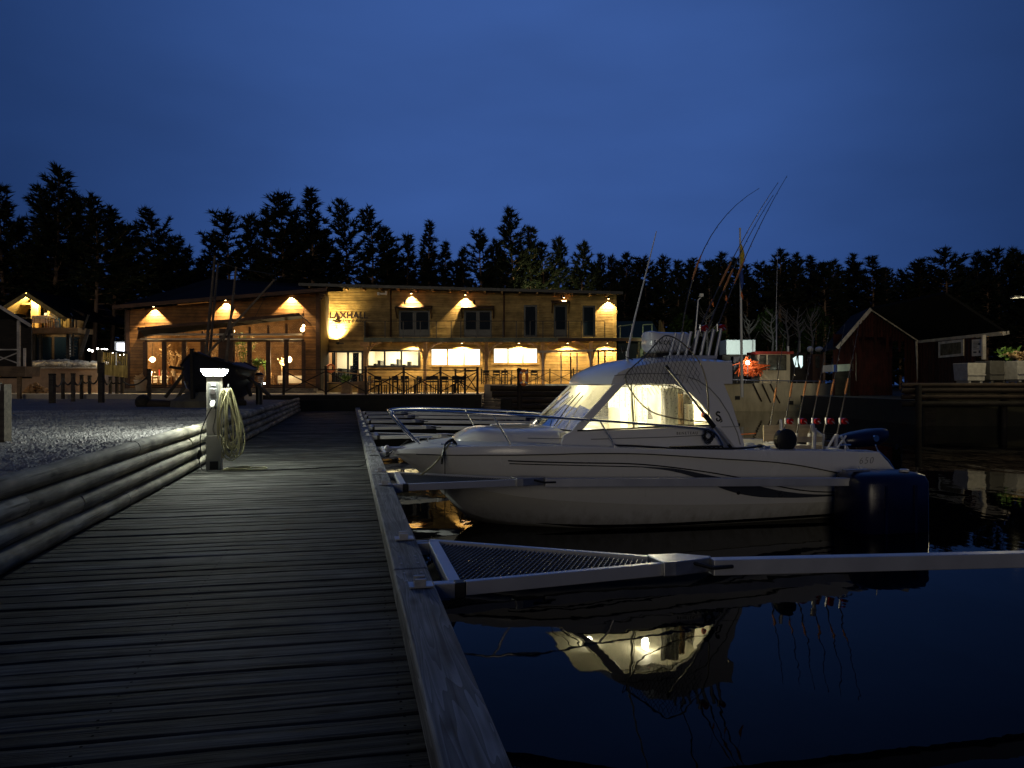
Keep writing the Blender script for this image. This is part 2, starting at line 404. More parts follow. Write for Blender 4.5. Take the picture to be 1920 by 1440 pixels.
terracotta = mat('pale_clay_pot', (.45, .36, .26), .8, var=.2, scale=8)
leaf_green = mat('houseplant_leaf', (.16, .30, .05), .5, var=.4, scale=9)
leaf_dry = mat('dried_flower', (.72, .50, .26), .7, var=.4, scale=9)
cloth_white = mat('white_cloth', (.72, .66, .55), .8, var=.1, bump=.1)
chair_wood = wood('chair_wood', (.30, .17, .07), (.48, .29, .13), knots=.1)
chair_dark = mat('dark_chair_paint', (.03, .026, .02), .6)
door_dark = mat('dark_door_paint', (.014, .017, .020), .4, bump=.04)
pane_dark = mat('dark_window_glass', (.006, .013, .026), .30, var=.1, bump=0, spec=.02)
pane_clear = glass('clear_glass', ior=1.10)
boat_glass = glass('boat_glass', (.94, .96, .93), 1.18, fog=.13)
bark = mat('pine_bark', (.26, .16, .095), .9, var=.5, scale=5, bump=.6, stretch=(1, 1, .35))
birch = mat('birch_bark', (.20, .19, .17), .8, var=.5, scale=6, bump=.3)
needle = mat('pine_needles', (.016, .023, .009), .7, var=.5, scale=.7, bump=0, spec=.2)
needle2 = mat('spruce_needles', (.010, .015, .007), .7, var=.5, scale=.7, bump=0, spec=.2)
shrub_leaf = mat('shrub_leaves', (.05, .09, .02), .7, var=.5, scale=1.2, bump=0, spec=.2)
# water
def water_mat():
    m, nt, b = base_mat('harbour_water'); L = nt.links
    b.inputs['Base Color'].default_value = (.0016, .0024, .0030, 1); b.inputs['Roughness'].default_value = .015
    b.inputs['IOR'].default_value = 1.33; b.inputs['Specular IOR Level'].default_value = .08
    tc = nd(nt, 'ShaderNodeTexCoord'); mp = nd(nt, 'ShaderNodeMapping'); L.new(tc.outputs['Object'], mp.inputs[0])
    mp.inputs['Scale'].default_value = (1.0, .55, 1)
    n1 = nd(nt, 'ShaderNodeTexNoise', Scale=.9, Detail=2.0, Roughness=.45, Distortion=.4); L.new(mp.outputs[0], n1.inputs['Vector'])
    n2 = nd(nt, 'ShaderNodeTexNoise', Scale=6.0, Detail=1.5); L.new(mp.outputs[0], n2.inputs['Vector'])
    ad = nd(nt, 'ShaderNodeMath', operation='MULTIPLY_ADD'); ad.inputs[1].default_value = .11
    L.new(n2.outputs['Fac'], ad.inputs[0]); L.new(n1.outputs['Fac'], ad.inputs[2])
    bp = nd(nt, 'ShaderNodeBump', Strength=.17, Distance=.05); L.new(ad.outputs[0], bp.inputs['Height'])
    L.new(bp.outputs[0], b.inputs['Normal'])
    return m
water_m = water_mat()
def gravel_mat():
    m, nt, b = base_mat('gravel_ground'); L = nt.links
    tc = nd(nt, 'ShaderNodeTexCoord')
    vo = nd(nt, 'ShaderNodeTexVoronoi', Scale=34.0); L.new(tc.outputs['Object'], vo.inputs['Vector'])
    no = nd(nt, 'ShaderNodeTexNoise', Scale=.6, Detail=5); L.new(tc.outputs['Object'], no.inputs['Vector'])
    hs = nd(nt, 'ShaderNodeValToRGB'); L.new(vo.outputs['Color'], hs.inputs[0])
    hs.color_ramp.elements[0].color = (.12, .12, .125, 1); hs.color_ramp.elements[1].color = (.36, .355, .35, 1)
    mx = nd(nt, 'ShaderNodeMixRGB', blend_type='MULTIPLY'); mx.inputs[0].default_value = .6
    L.new(hs.outputs[0], mx.inputs[1]); L.new(no.outputs['Fac'], mx.inputs[2]); L.new(mx.outputs[0], b.inputs['Base Color'])
    b.inputs['Roughness'].default_value = .9
    bp = nd(nt, 'ShaderNodeBump', Strength=1.0, Distance=.03); L.new(vo.outputs['Distance'], bp.inputs['Height']); bp.invert = True
    L.new(bp.outputs[0], b.inputs['Normal'])
    return m
gravel_m = gravel_mat()
pebble = mat('grey_pebble', (.33, .325, .325), .85, var=.6, scale=1.3, bump=.2)
soil = mat('dark_forest_floor', (.030, .028, .018), .95, var=.4, scale=1.5, bump=.5)
paving = mat('pale_paving', (.46, .40, .31), .85, var=.2, scale=2.5, bump=.3)
terrace_wood = wood('terrace_boards', (.13, .105, .075), (.25, .205, .15), rough=.75, along=(22, 1.2, 22), knots=.2)
concrete = mat('brown_rendered_wall', (.40, .27, .17), .9, var=.3, scale=3, bump=.3)
PED_L = 560.0
CAB_W = 76.0
def curtain_mat(name, c, spot):
    m, nt, b = base_mat(name); L = nt.links
    tc = nd(nt, 'ShaderNodeTexCoord'); vo = nd(nt, 'ShaderNodeTexVoronoi', Scale=26.0); L.new(tc.outputs['Object'], vo.inputs['Vector'])
    rp = nd(nt, 'ShaderNodeValToRGB'); L.new(vo.outputs['Distance'], rp.inputs[0])
    rp.color_ramp.elements[0].position = .18; rp.color_ramp.elements[1].position = .30
    rp.color_ramp.elements[0].color = (*spot, 1); rp.color_ramp.elements[1].color = (*c, 1)
    L.new(rp.outputs[0], b.inputs['Base Color']); b.inputs['Roughness'].default_value = .9
    return m
curtain_m = curtain_mat('speckled_curtain', (.78, .76, .62), (.30, .30, .22))
curtain_brown = curtain_mat('brown_patterned_curtain', (.42, .27, .12), (.16, .09, .04))
red_cloth = mat('red_cloth', (.75, .06, .04), .8)
cabin_lens = emit('cabin_lamp_light', (1, .9, .62), 14)
hose_dark = mat('bronze_tube', (.20, .18, .13), .35, metal=.7, bump=0)
pale_board = wood('pale_board', (.40, .33, .22), (.60, .50, .35), knots=.2)
yellow_frame = mat('anodised_frame', (.42, .40, .28), .4, metal=.4, bump=0)
warm_bulb = emit('warm_bulb_light', (1.0, .66, .30), 26)
grate_steel = mat('dull_zinc_grating', (.20, .21, .23), .5, var=.4, scale=9, bump=.05, metal=.6)
warm_globe = emit('warm_globe_light', (1.0, .66, .28), 9)
frost_light = emit('frosted_window_light', (1.0, .93, .74), 2.6)
WARM = (1.0, .73, .36)
pale_trim = mat('pale_awning_metal', (.50, .42, .32), .5, bump=.03)
inner_wood = wood('inner_pine_panel', (.20, .10, .038), (.34, .18, .07), rough=.7, along=(.5, 3, 12), knots=.2)
sign_dark = mat('dark_sign_metal', (.020, .008, .008), .5, bump=0)
green_roof = mat('dark_green_sheet_metal', (.020, .045, .040), .6, var=.2, bump=.05)
white_led = emit('white_marker_light', (.9, 1, .9), 20)
sign_white = emit('white_sign_light', (.86, .86, 1.0), 2.2)
string_bulb = emit('string_bulb_light', (1, .95, .85), 20)
window_cyan = emit('lit_wheelhouse_window_light', (.75, .98, .95), 1.1)
deck_lamp = emit('deck_work_light', (1, .97, .95), 30)
orange_net = mat('orange_rope', (.85, .16, .03), .6, var=.35, bump=.1)
white_box = mat('white_painted_panel', (.70, .76, .72), .5, var=.08)
flag_yellow = mat('yellow_flag_cloth', (.55, .42, .05), .8)
flag_blue = mat('blue_flag_cloth', (.03, .07, .30), .8)
rust = mat('rusty_brown_panel', (.20, .10, .05), .8)
crate_white = mat('dirty_white_crate', (.42, .40, .36), .7, var=.3)
crate_dark = mat('dark_grey_tub', (.10, .095, .085), .7)
paper = mat('notice_paper', (.62, .57, .47), .8, var=.1)
ink = mat('notice_ink', (.05, .045, .04), .8, bump=0)
dark_red_boat = mat('tarred_black_hull', (.010, .010, .013), .5, var=.3)
pine_dim = wood('weathered_pine', (.14, .09, .045), (.26, .17, .09), knots=.2)
navy_cover = mat('dark_blue_boat_cover', (.010, .012, .030), .6, bump=.15)
mast_wood = wood('old_mast_wood', (.10, .075, .05), (.20, .15, .10), rough=.6)
soil_rock = mat('dark_boulder', (.13, .115, .08), .9, var=.4, scale=3, bump=.6)
pane_dim = mat('dim_window_glass', (.16, .15, .10), .15, var=.6, scale=4, bump=0)
boat_pale = mat('pale_boat_paint', (.62, .66, .55), .5)
# ================================================================== SETTING
DOCK_RZ = math.atan2(.2095, .9778)
DM = Matrix.Rotation(DOCK_RZ, 4, 'Z')
def D(v, u, z=0.0):
    "boardwalk frame (across, along, up) to world"
    return DM @ Vector((v, u, z))

def sheet(name, outline, z0, z1, m, kind='structure'):
    bm = bmesh.new()
    top = [bm.verts.new((x, y, z1)) for x, y in outline]
    f = bm.faces.new(top); f.normal_update()
    if f.normal.z < 0: f.normal_flip()
    if z0 < z1:
        bot = [bm.verts.new((x, y, z0)) for x, y in outline]
        k = len(outline)
        for i in range(k): bm.faces.new((top[i], top[(i + 1) % k], bot[(i + 1) % k], bot[i]))
    bmesh.ops.triangulate(bm, faces=[f])
    bmesh.ops.recalc_face_normals(bm, faces=bm.faces)
    me = bpy.data.meshes.new(name); bm.to_mesh(me); bm.free(); me.materials.append(m)
    return props(link(name, me), kind=kind)

# water: one sheet under the whole harbour and out to the horizon
sheet('water', [(-700, -300), (700, -300), (700, 900), (-700, 900)], 0, 0, water_m)
G_Z = 1.13
dl = [tuple(D(-2.34, u)[:2]) for u in (-30, 0, 36.0)]
land = dl + [(-1.6, 36.95), (-1.6, 46), (9, 46), (9.5, 57), (20, 58.5), (25.5, 55), (25.5, 49), (18.4, 48.3), (18.2, 33.5), (45, 31),
             (400, 20), (400, 700), (-400, 700), (-400, -60)]
sheet('ground', land, -1.0, G_Z - .01, soil)
yard = [tuple(D(-2.35, u)[:2]) for u in (-12, 0, 35.5)] + [(-11.6, 34.9), (-17, 36.2), (-30, 38.2), (-60, 40), (-60, -10)]
sheet('gravel_yard', yard, G_Z, G_Z, gravel_m)
# loose stones on the yard, nearest part only
mb = MB()
def pebble_at(x, y, z, r):
    a = random.random() * 6.28; k = r * random.uniform(.6, 1.3)
    c, s_ = math.cos(a), math.sin(a); h = r * random.uniform(.5, .9)
    vs = [(x + c * k, y + s_ * k, z), (x - s_ * r, y + c * r, z), (x - c * k, y - s_ * k, z), (x + s_ * r, y - c * r, z),
          (x + random.uniform(-.3, .3) * r, y + random.uniform(-.3, .3) * r, z + h)]
    mb.add(vs, [(0, 1, 4), (1, 2, 4), (2, 3, 4), (3, 0, 4)])
for i in range(24000):
    u = 2.5 + 20 * random.random() ** 1.2
    v = -2.4 - random.random() ** 1.25 * 10
    p = D(v, u)
    if abs(p.x) > (p.y + .6) * .71: continue
    pebble_at(p.x, p.y, G_Z, random.uniform(.008, .024) + .0007 * u)
props(mb.build('gravel', pebble), kind='stuff')

# terrace in front of the restaurant and the raised walk to the right of it
T_Z, W_Z = 1.35, 1.83
terr = [(-30, 38.2), (-17, 36.2), (-11.4, 34.9), (-1.55, 37.05), (-1.55, 60), (-30, 60)]
sheet('terrace', terr, -.5, T_Z, paving)
mb = MB()
mb.bar((-11.45, 34.82, .95), (-1.5, 36.99, .95), .06, .76)
ft = props(mb.build('terrace_front_wall', tar_wood), kind='structure')
sheet('quay_walk', [(-1.54, 42.0), (9.2, 42.0), (9.2, 60), (-1.54, 60)], -.4, W_Z, paving)

# ---------------------------------------------------------------- boardwalk
nail_m = mat('rusty_nail_head', (.012, .010, .008), .9, bump=0, spec=0)
bw = thing('boardwalk', 'long grey plank boardwalk running from the camera to the terrace', None, (0, 0, 0), DOCK_RZ, kind='structure')
def plank_mesh(seed):
    rnd = random.Random(seed); m_ = MB(); n = 7; vs = []; fs = []
    L0, L1, w, t = -2.22 + rnd.uniform(-.01, .01), .46, .0675, .042
    for i in range(n):
        x = L0 + (L1 - L0) * i / (n - 1)
        dz = rnd.uniform(-.0035, .0035); dw = rnd.uniform(-.003, .003)
        for y, z in ((-w - dw, -t), (-w - dw, -.008), (-w + .007 - dw, 0), (0, .0015), (w - .007 + dw, 0), (w + dw, -.008), (w + dw, -t)):
            vs.append((x, y, z + dz))
    k = 7
    for i in range(n - 1):
        for j in range(k): fs.append((i * k + j, i * k + (j + 1) % k, (i + 1) * k + (j + 1) % k, (i + 1) * k + j))
    fs += [tuple(range(k)), tuple((n - 1) * k + j for j in range(k - 1, -1, -1))]
    m_.add(vs, fs)
    nf = len(m_.f)
    for x in (-2.1, -.9, .2):
        for y in (-.035, .035):
            yy = y + rnd.uniform(-.006, .006); xx = x + rnd.uniform(-.012, .012); r = .0065
            m_.add([(xx + r * math.cos(a * 1.0472), yy + r * math.sin(a * 1.0472), .0055) for a in range(6)], [tuple(range(6))])
    me = m_.mesh('plank', deck_wood, smooth=40); me.materials.append(nail_m)
    for p in me.polygons:
        if p.index >= nf: p.material_index = 1
    return me
planks = [plank_mesh(s) for s in range(9)]
u = .9; i = 0
while u < 35.7:
    link('plank', planks[random.randrange(9)], bw, (0, u, .6 + random.uniform(-.003, .003)),
         (random.uniform(-.012, .012), 0, random.uniform(-.0035, .0035)))
    u += .1475 + random.choice((-.003, -.001, 0, .001, .002, .006)); i += 1
mb = MB()
for v in (-2.1, -.9, .2): mb.bx(v - .05, v + .05, .6, 35.8, .35, .552)
mb.bx(.40, .45, .6, 35.8, .22, .556)
mb.build('stringer', tar_wood, bw, local=True)
# the heavy edge beam in lengths of about 4.7 m
segs = [-.4, 4.52, 9.3, 14.0, 18.7, 23.4, 28.1, 32.8, 35.8]
for a, b in zip(segs, segs[1:]):
    m_ = MB(); m_.bx(-(b - a) / 2 + .006, (b - a) / 2 - .006, -.104, .104, -.066, .066)
    o = link('edge_beam', m_.mesh('edge_beam', beam_wood), bw, (.355, (a + b) / 2, .690 + random.uniform(-.004, .004)), (0, 0, R(90) + random.uniform(-.002, .002)))
    bevel(o, .012, 2)
mb = MB()
for k in range(24): mb.bx(.29, .42, 1.0 + k * 1.5, 1.14 + k * 1.5, .602, .626)
mb.build('spacer_block', tar_wood, bw, local=True)
mb = MB()
for a in segs[1:-1]:
    for k in (-.12, -.3, .12, .3):
        for dv in (-.05, .05): mb.lathe([(.008, 0), (.008, .003), (.001, .004)], (.355 + dv, a + k, .7585), 8)
mb.build('bolt_head', galv, bw, local=True)

# ---------------------------------------------------------------- log retaining wall
lw = thing('log_retaining_wall', 'low wall of four round grey logs between boardwalk and gravel yard', 'retaining wall', (0, 0, 0), DOCK_RZ)
def log_mesh(seed, L=5.0, r=.079):
    rnd = random.Random(seed); pts = []; rs = []; n = 17
    ph = rnd.random() * 6
    for i in range(n):
        x = -L / 2 + L * i / (n - 1)
        pts.append((x, .006 * math.sin(x * 1.1 + ph), .005 * math.cos(x * .9 + ph)))
        rs.append(r * (1.03 - .05 * i / n + rnd.uniform(-.018, .018)))
    m_ = MB(); m_.tube(pts, rs, 14)
    return m_.mesh('log', log_wood, smooth=45)
logs = {}
for row in range(4):
    u = -1.5 - row * 1.3; z = .6 + .082 + .158 * row
    while u < 35.4:
        L = (5.0, 4.2, 5.6)[random.randrange(3)]
        L = min(L, 35.6 - u)
        if L < .8: break
        key = (round(L, 2), random.randrange(3))
        if key not in logs: logs[key] = log_mesh(hash(key) % 1000, L)
        link('log', logs[key], lw, (-2.245 - row * .014, u + L / 2, z), (random.uniform(-3, 3), 0, R(90)))
        u += L + .004
mb = MB()
for k in range(9): mb.bx(-2.40, -2.33, 1.2 + k * 4.1, 1.3 + k * 4.1, .3, 1.16)
mb.build('stake', tar_wood, lw, local=True)

# ---------------------------------------------------------------- mooring fingers
def finger(u0, label, near=True):
    t = thing('mooring_finger', label, 'mooring finger', tuple(D(.47, u0, .75)), DOCK_RZ, 'mooring fingers along the boardwalk')
    # local: x across (away from the boardwalk), y along the boardwalk, z 0 = top
    A, Bf, C = Vector((.06, .03, 0)), Vector((.06, 1.20, 0)), Vector((1.56, .30, -.01))
    h = .078
    mb = MB(); mb.bar(A + Vector((.10, .006, -h / 2)), C + Vector((0, -.03, -h / 2)), .045, h); bevel(mb.build('near_rail', alu, t, local=True), .004)
    mb = MB(); mb.bar(Bf + Vector((.02, 0, -h / 2)), C + Vector((0, .05, -h / 2)), .045, h); bevel(mb.build('far_rail', alu, t, local=True), .004)
    mb = MB(); mb.bar((.105, .07, -h / 2 - .002), (.105, 1.15, -h / 2 - .002), .07, h); bevel(mb.build('cross_bar', alu, t, local=True), .004)
    # pressed grating: two families of raised strips inside the triangle
    p0, p1, p2 = Vector((.145, .055)), Vector((.145, 1.135)), Vector((1.44, .30))
    tri = [p0, p1, p2]
    def clip(o, d):
        ts = []
        for i in range(3):
            a, b = tri[i], tri[(i + 1) % 3]; e = b - a
            den = d.x * e.y - d.y * e.x
            if abs(den) < 1e-9: continue
            w = a - o
            tt = (w.x * e.y - w.y * e.x) / den; ss = (w.x * d.y - w.y * d.x) / den
            if 0 <= ss <= 1: ts.append(tt)
        return (min(ts), max(ts)) if len(ts) >= 2 else None
    mb = MB(); step = .030 if near else .06
    for ang, w, hh, zz in ((62, .0055, .018, -.024), (-28, .003, .010, -.030)):
        d = Vector((math.cos(R(ang)), math.sin(R(ang)))); nrm = Vector((-d.y, d.x))
        for k in range(-80, 80):
            o_ = Vector((.5, .5)) + nrm * (k * step * (1 if ang > 0 else 1.9)); c = clip(o_, d)
            if c and c[1] - c[0] > .03:
                a, b = o_ + d * c[0], o_ + d * c[1]
                mb.bar((a.x, a.y, zz), (b.x, b.y, zz), w, hh)
    g = mb.build('grating', grate_steel, t, local=True); g['kind'] = 'stuff'
    # root corner piece with black end stop, hinge, far float
    mb = MB(); mb.bx(-.02, .10, -.012, .058, -.085, .002); bevel(mb.build('corner_block', galv, t, local=True), .005)
    mb = MB(); mb.bx(.10, .155, -.018, .055, -.083, .004); bevel(mb.build('end_stop', boat_black, t, local=True), .004)
    mb = MB()
    for y in (.04, 1.18):
        mb.bx(-.03, .07, y - .05, y - .02, -.09, -.01); mb.bx(-.03, .07, y + .02, y + .05, -.09, -.01)
    mb.build('hinge', galv, t, local=True)
    mb = MB()
    for y in (-.05, 1.22):
        mb.bx(-.16, -.03, y - .055, y + .055, .0105, .018)
        for yy in (-.04, .04): mb.bx(-.13, -.07, y + yy - .008, y + yy + .008, .018, .055)
    mb.build('bracket', galv, t, local=True)
    mb = MB(); mb.prism([(1.42, .20, .004), (1.50, .20, .004), (1.76, .28, -.004), (1.80, .33, -.004), (1.60, .42, .004), (1.40, .42, .004)], (0, 0, -.09))
    bevel(mb.build('tip_plate', galv, t, local=True), .006)
    a, b = Vector((1.78, .29, -.062)), Vector((6.0, .16, -.15))
    mb = MB(); mb.bar(a, b, .085, .10); bevel(mb.build('pole', alu, t, local=True), .005)
    mb = MB(); mb.tube([(1.62, .26, -.02), (1.75, .20, -.05), (1.9, .235, -.055)], .012, 6); mb.build('lashing', cable_black, t, local=True)
    # the blue float that carries the outer end
    mb = MB(); f0 = (5.72, -.20); sx, sy = .98, .72
    prof = [(0, -.88), (.0, -.10), (.04, -.03), (.14, .0)]
    vs = []; fs = []
    rings = [(.06, -.88), (0, -.80), (0, -.14), (.03, -.06), (.10, -.025), (.22, -.01)]
    for ins, z in rings:
        x0, x1, y0, y1 = f0[0] + ins, f0[0] + sx - ins, f0[1] + ins, f0[1] + sy - ins
        c = .10
        vs += [(x0 + c, y0, z), (x1 - c, y0, z), (x1, y0 + c, z), (x1, y1 - c, z), (x1 - c, y1, z), (x0 + c, y1, z), (x0, y1 - c, z), (x0, y0 + c, z)]
    for r_ in range(len(rings) - 1):
        for j in range(8): fs.append((r_ * 8 + j, r_ * 8 + (j + 1) % 8, (r_ + 1) * 8 + (j + 1) % 8, (r_ + 1) * 8 + j))
    fs += [tuple(range(7, -1, -1)), tuple((len(rings) - 1) * 8 + j for j in range(8))]
    mb.add(vs, fs); mb.build('float', navy, t, smooth=50, local=True)
    mb = MB()
    for x in (.28, .70): mb.bx(f0[0] + x - .02, f0[0] + x + .02, f0[1] - .012, f0[1] + sy + .012, -.80, -.16)
    mb.build('float_rib', navy, t, local=True)
    mb = MB(); mb.lathe([(.06, -.012), (.06, .012), (.045, .02)], (f0[0] + .70, f0[1] + .2, 0), 12); mb.lathe([(.03, -.012), (.03, .03)], (f0[0] + .3, f0[1] + .5, 0), 10); mb.build('float_plug', white_plastic, t, local=True)
    mb = MB(); mb.bx(f0[0] - .05, f0[0] + .30, .12, .20, -.012, .012); mb.build('float_bracket', galv, t, local=True)
    return t
fl = ['nearest mooring finger, its grating in the bottom right of the harbour edge', 'mooring finger lying along the near side of the white motorboat',
      'first mooring finger beyond the white motorboat bow', 'second mooring finger beyond the white motorboat',
      'third mooring finger beyond the white motorboat', 'fourth mooring finger beyond the white motorboat',
      'fifth mooring finger beyond the white motorboat', 'farthest mooring finger, closest to the terrace']
for k, u0 in enumerate((4.16, 8.37, 12.35, 16.4, 19.8, 23.2, 26.5, 29.8)): finger(u0, fl[k], k < 3)

# ---------------------------------------------------------------- power pedestal with lamp
def pedestal(loc):
    t = thing('power_pedestal', 'grey power pedestal with glowing lamp head and two sockets on the boardwalk', 'power pedestal', loc, DOCK_RZ)
    w, d = .098, .085
    mb = MB(); mb.bx(-w - .006, w + .006, -d - .006, d + .006, 0, .50); bevel(mb.build('base', pedestal_paint, t, local=True), .006)
    mb = MB(); mb.bx(-w, w, -d, d, .503, .86); bevel(mb.build('lower_panel', pedestal_paint, t, local=True), .005)
    mb = MB(); mb.bx(-w, w, -d, d, .863, 1.36); bevel(mb.build('upper_column', pedestal_paint, t, local=True), .005)
    mb = MB(); mb.bx(-.05, .065, -d - .014, -d - .007, .01, .13); mb.build('base_cover', boat_black, t, local=True)
    mb = MB(); mb.bx(-.066, .066, -d - .010, -d - .001, .90, 1.27); bevel(mb.build('socket_panel', grey_plastic, t, local=True), .004)
    for z in (1.14, .985):
        mb = MB(); mb.bx(-.048, .048, -d - .030, -d - .011, z - .05, z + .05)
        s = bevel(mb.build('socket', grey_plastic, t, local=True), .012)
        mb = MB(); n = 14
        c = Vector((0, -d - .03, z))
        mb.tube([c, c + Vector((0, -.03, 0))], .034, n); mb.build('socket_lid', white_plastic if z < 1.1 else galv, s, smooth=40, local=True)
    mb = MB(); mb.tube([(0, -d - .06, .985), (0, -d - .11, .95), (0, -d - .13, .91)], [.034, .033, .022], 12)
    mb.build('plug', white_plastic, t, smooth=40, local=True)
    mb = MB(); mb.bx(-.03, .03, -d - .018, -d - .0115, 1.225, 1.255); mb.build('type_plate', white_plastic, t, local=True)
    mb = MB(); mb.bx(-.128, .128, -.115, .115, 1.364, 1.374); bevel(mb.build('lens_shield', white_plastic, t, local=True), .003)  # added flange, shades the column from the lens light
    # flared lens that gives off the light
    rings = [(.104, .092, 1.376), (.128, .115, 1.384), (.162, .147, 1.446), (.166, .152, 1.458)]
    vs = []; fs = []
    for x, y, z in rings: vs += [(-x, -y, z), (x, -y, z), (x, y, z), (-x, y, z)]
    for r_ in range(3):
        for j in range(4): fs.append((r_ * 4 + j, r_ * 4 + (j + 1) % 4, r_ * 4 + 4 + (j + 1) % 4, r_ * 4 + 4 + j))
    mb = MB(); mb.add(vs, fs); mb.build('lamp_lens', lens_m, t, local=True)
    mb = MB(); mb.bx(-.17, .17, -.155, .155, 1.459, 1.472); mb.prism([(-.17, -.155, 1.472), (.17, -.155, 1.472), (.17, .155, 1.472), (-.17, .155, 1.472)], (0, 0, .006))
    mb.build('lamp_cap', white_plastic, t, local=True)
    mb = MB(); mb.tube([(w + .002, .0, 1.16), (w + .09, -.01, 1.16), (w + .10, -.01, 1.25)], .011, 7); mb.build('hook', galv, t, local=True)
    return t
lens_m = emit('pedestal_lens_light', (.95, 1.0, .84), PED_L)
ped_loc = D(-1.93, 11.72, .6)
ped = pedestal(tuple(ped_loc))
# hose hung over the hook
hm = thing('hose', 'cream water hose hanging in loops from the pedestal hook', 'hose', tuple(ped_loc), DOCK_RZ)
mb = MB(); rnd = random.Random(3)
for k in range(15):
    x0 = .155 + rnd.uniform(-.035, .075); wid = rnd.uniform(.05, .22); ln = rnd.uniform(.75, 1.04)
    y0 = -.05 + rnd.uniform(-.06, .08); lean = rnd.uniform(-.05, .16)
    pts = []
    for i in range(26):
        a = 2 * math.pi * i / 26
        c = (1 - math.cos(a)) / 2                      # 0 at the hook, 1 at the bottom
        ww = wid * math.sin(a) * (.35 + .65 * c)
        pts.append((x0 + ww + lean * c, y0 + .03 * math.sin(a * 2 + k), 1.175 - ln * c + .01 * math.sin(3 * a + k)))
    mb.tube(pts, .0085, 6, closed=True)
hb = mb.build('hose_loop', hose_mat, hm, smooth=60, local=True)
mb = MB()
for k in range(3):
    pts = []
    for i in range(30):
        a = 2 * math.pi * i / 29
        pts.append((.30 + .17 * math.cos(a) + .03 * k + .25 * max(0, math.cos(a)) * (k == 1), -.16 + (.11 + .02 * k) * math.sin(a), .011 + .012 * k + .006 * math.sin(2 * a)))
    mb.tube(pts, .0085, 6)
mb.build('hose_end', hose_mat, hm, smooth=60, local=True)
# shore power cable: from the plug down, along the boards and over to the bow
cb = thing('power_cable', 'black shore power cable lying across the boards to the motorboat', 'cable', tuple(ped_loc), DOCK_RZ)
def smooth_path(pts, n=6):
    pts = [Vector(p) for p in pts]; out = []
    for i in range(len(pts) - 1):
        p0, p1, p2, p3 = pts[max(i - 1, 0)], pts[i], pts[i + 1], pts[min(i + 2, len(pts) - 1)]
        for k in range(n):
            t = k / n
            out.append(.5 * ((2 * p1) + (p2 - p0) * t + (2 * p0 - 5 * p1 + 4 * p2 - p3) * t * t + (3 * p1 - p0 - 3 * p2 + p3) * t ** 3))
    return out + [pts[-1]]
mb = MB()
mb.tube(smooth_path([(0, -.21, .91), (-.06, -.22, .80), (-.16, -.15, .55), (-.17, -.14, .30), (-.19, -.12, .16), (-.12, -.22, .02), (.05, -.30, .012),
                     (.5, -.38, .012), (1.1, -.30, .012), (1.7, -.12, .012), (2.10, -.04, .012), (2.17, -.03, .10), (2.24, -.03, .165), (2.36, -.1, .165), (2.42, -.2, .14), (2.6, -.5, .30), (2.75, -.8, .44)]), .0085, 6)
mb.tube(smooth_path([(.03, -.105, .92), (.035, -.115, .8), (.0, -.12, .6), (.03, -.11, .51)]), .006, 5)
mb.build('lead', cable_black, cb, smooth=60, local=True)
mb = MB(); mb.tube([(-.175, -.14, .30), (-.18, -.13, .24), (-.20, -.12, .17)], [.02, .034, .02], 8); mb.build('coupling', boat_black, cb, smooth=60, local=True)
# weathered post at the left edge of the yard
t = thing('mooring_post', 'grey weathered square post with notches at the yard edge, far left', 'post', tuple(P(2, 826, 9.4)))
mb = MB(); mb.bx(-.085, .085, -.07, .07, -.05, .62); mb.bx(-.085, -.03, -.07, .07, .62, .72); mb.bx(.04, .085, -.07, .07, .62, .70); mb.build('post', post_wood, t, local=True)
mb = MB(); mb.bx(-.03, .0, -.078, -.071, .42, .50); mb.bx(.0, .03, -.078, -.071, .16, .26); mb.build('notch', boat_black, t, local=True)
# ================================================================== WHITE MOTORBOAT
import numpy as np
B_RZ = math.atan2(.2425, .9701)
bt = thing('motorboat', 'white cabin motorboat with lit wheelhouse moored bow-in at the boardwalk', 'motorboat', (-1.55, 9.9, 0), B_RZ)
# local: x from the bow aft, y towards the far side, z over the water; the near side is y < 0
SS = np.array([0, .05, .2, .4, .65, .95, 1.3, 1.7, 2.3, 3.0, 4.0, 5.0, 6.1])
ROW = {
 'zk': [.93, .90, .80, .645, .40, .10, -.05, -.13, -.2, -.24, -.27, -.28, -.28],
 't1': [.01, .02, .05, .09, .14, .24, .42, .62, .82, .93, .97, .98, .97],
 'z1': [.935, .91, .815, .67, .44, .17, .08, .05, .02, .01, .01, .02, .03],
 't2': [.02, .05, .14, .26, .42, .60, .78, .92, 1.03, 1.09, 1.12, 1.12, 1.10],
 'z2': [.94, .92, .84, .74, .585, .53, .47, .42, .37, .325, .29, .27, .25],
 't3': [.03, .08, .24, .42, .62, .80, .96, 1.07, 1.15, 1.19, 1.21, 1.20, 1.17],
 'z3': [.945, .935, .90, .85, .80, .77, .74, .71, .68, .64, .60, .54, .42],
 't4': [.07, .18, .36, .54, .74, .91, 1.05, 1.14, 1.20, 1.23, 1.24, 1.23, 1.20],
 'z4': [.95, .955, .965, .97, .975, .985, .99, .995, 1.0, .98, .90, .81, .60],
 'z6': [.985, 1.005, 1.03, 1.055, 1.075, 1.09, 1.10, 1.10, 1.08, 1.045, 1.01, .98, .94]}
_pol = {}
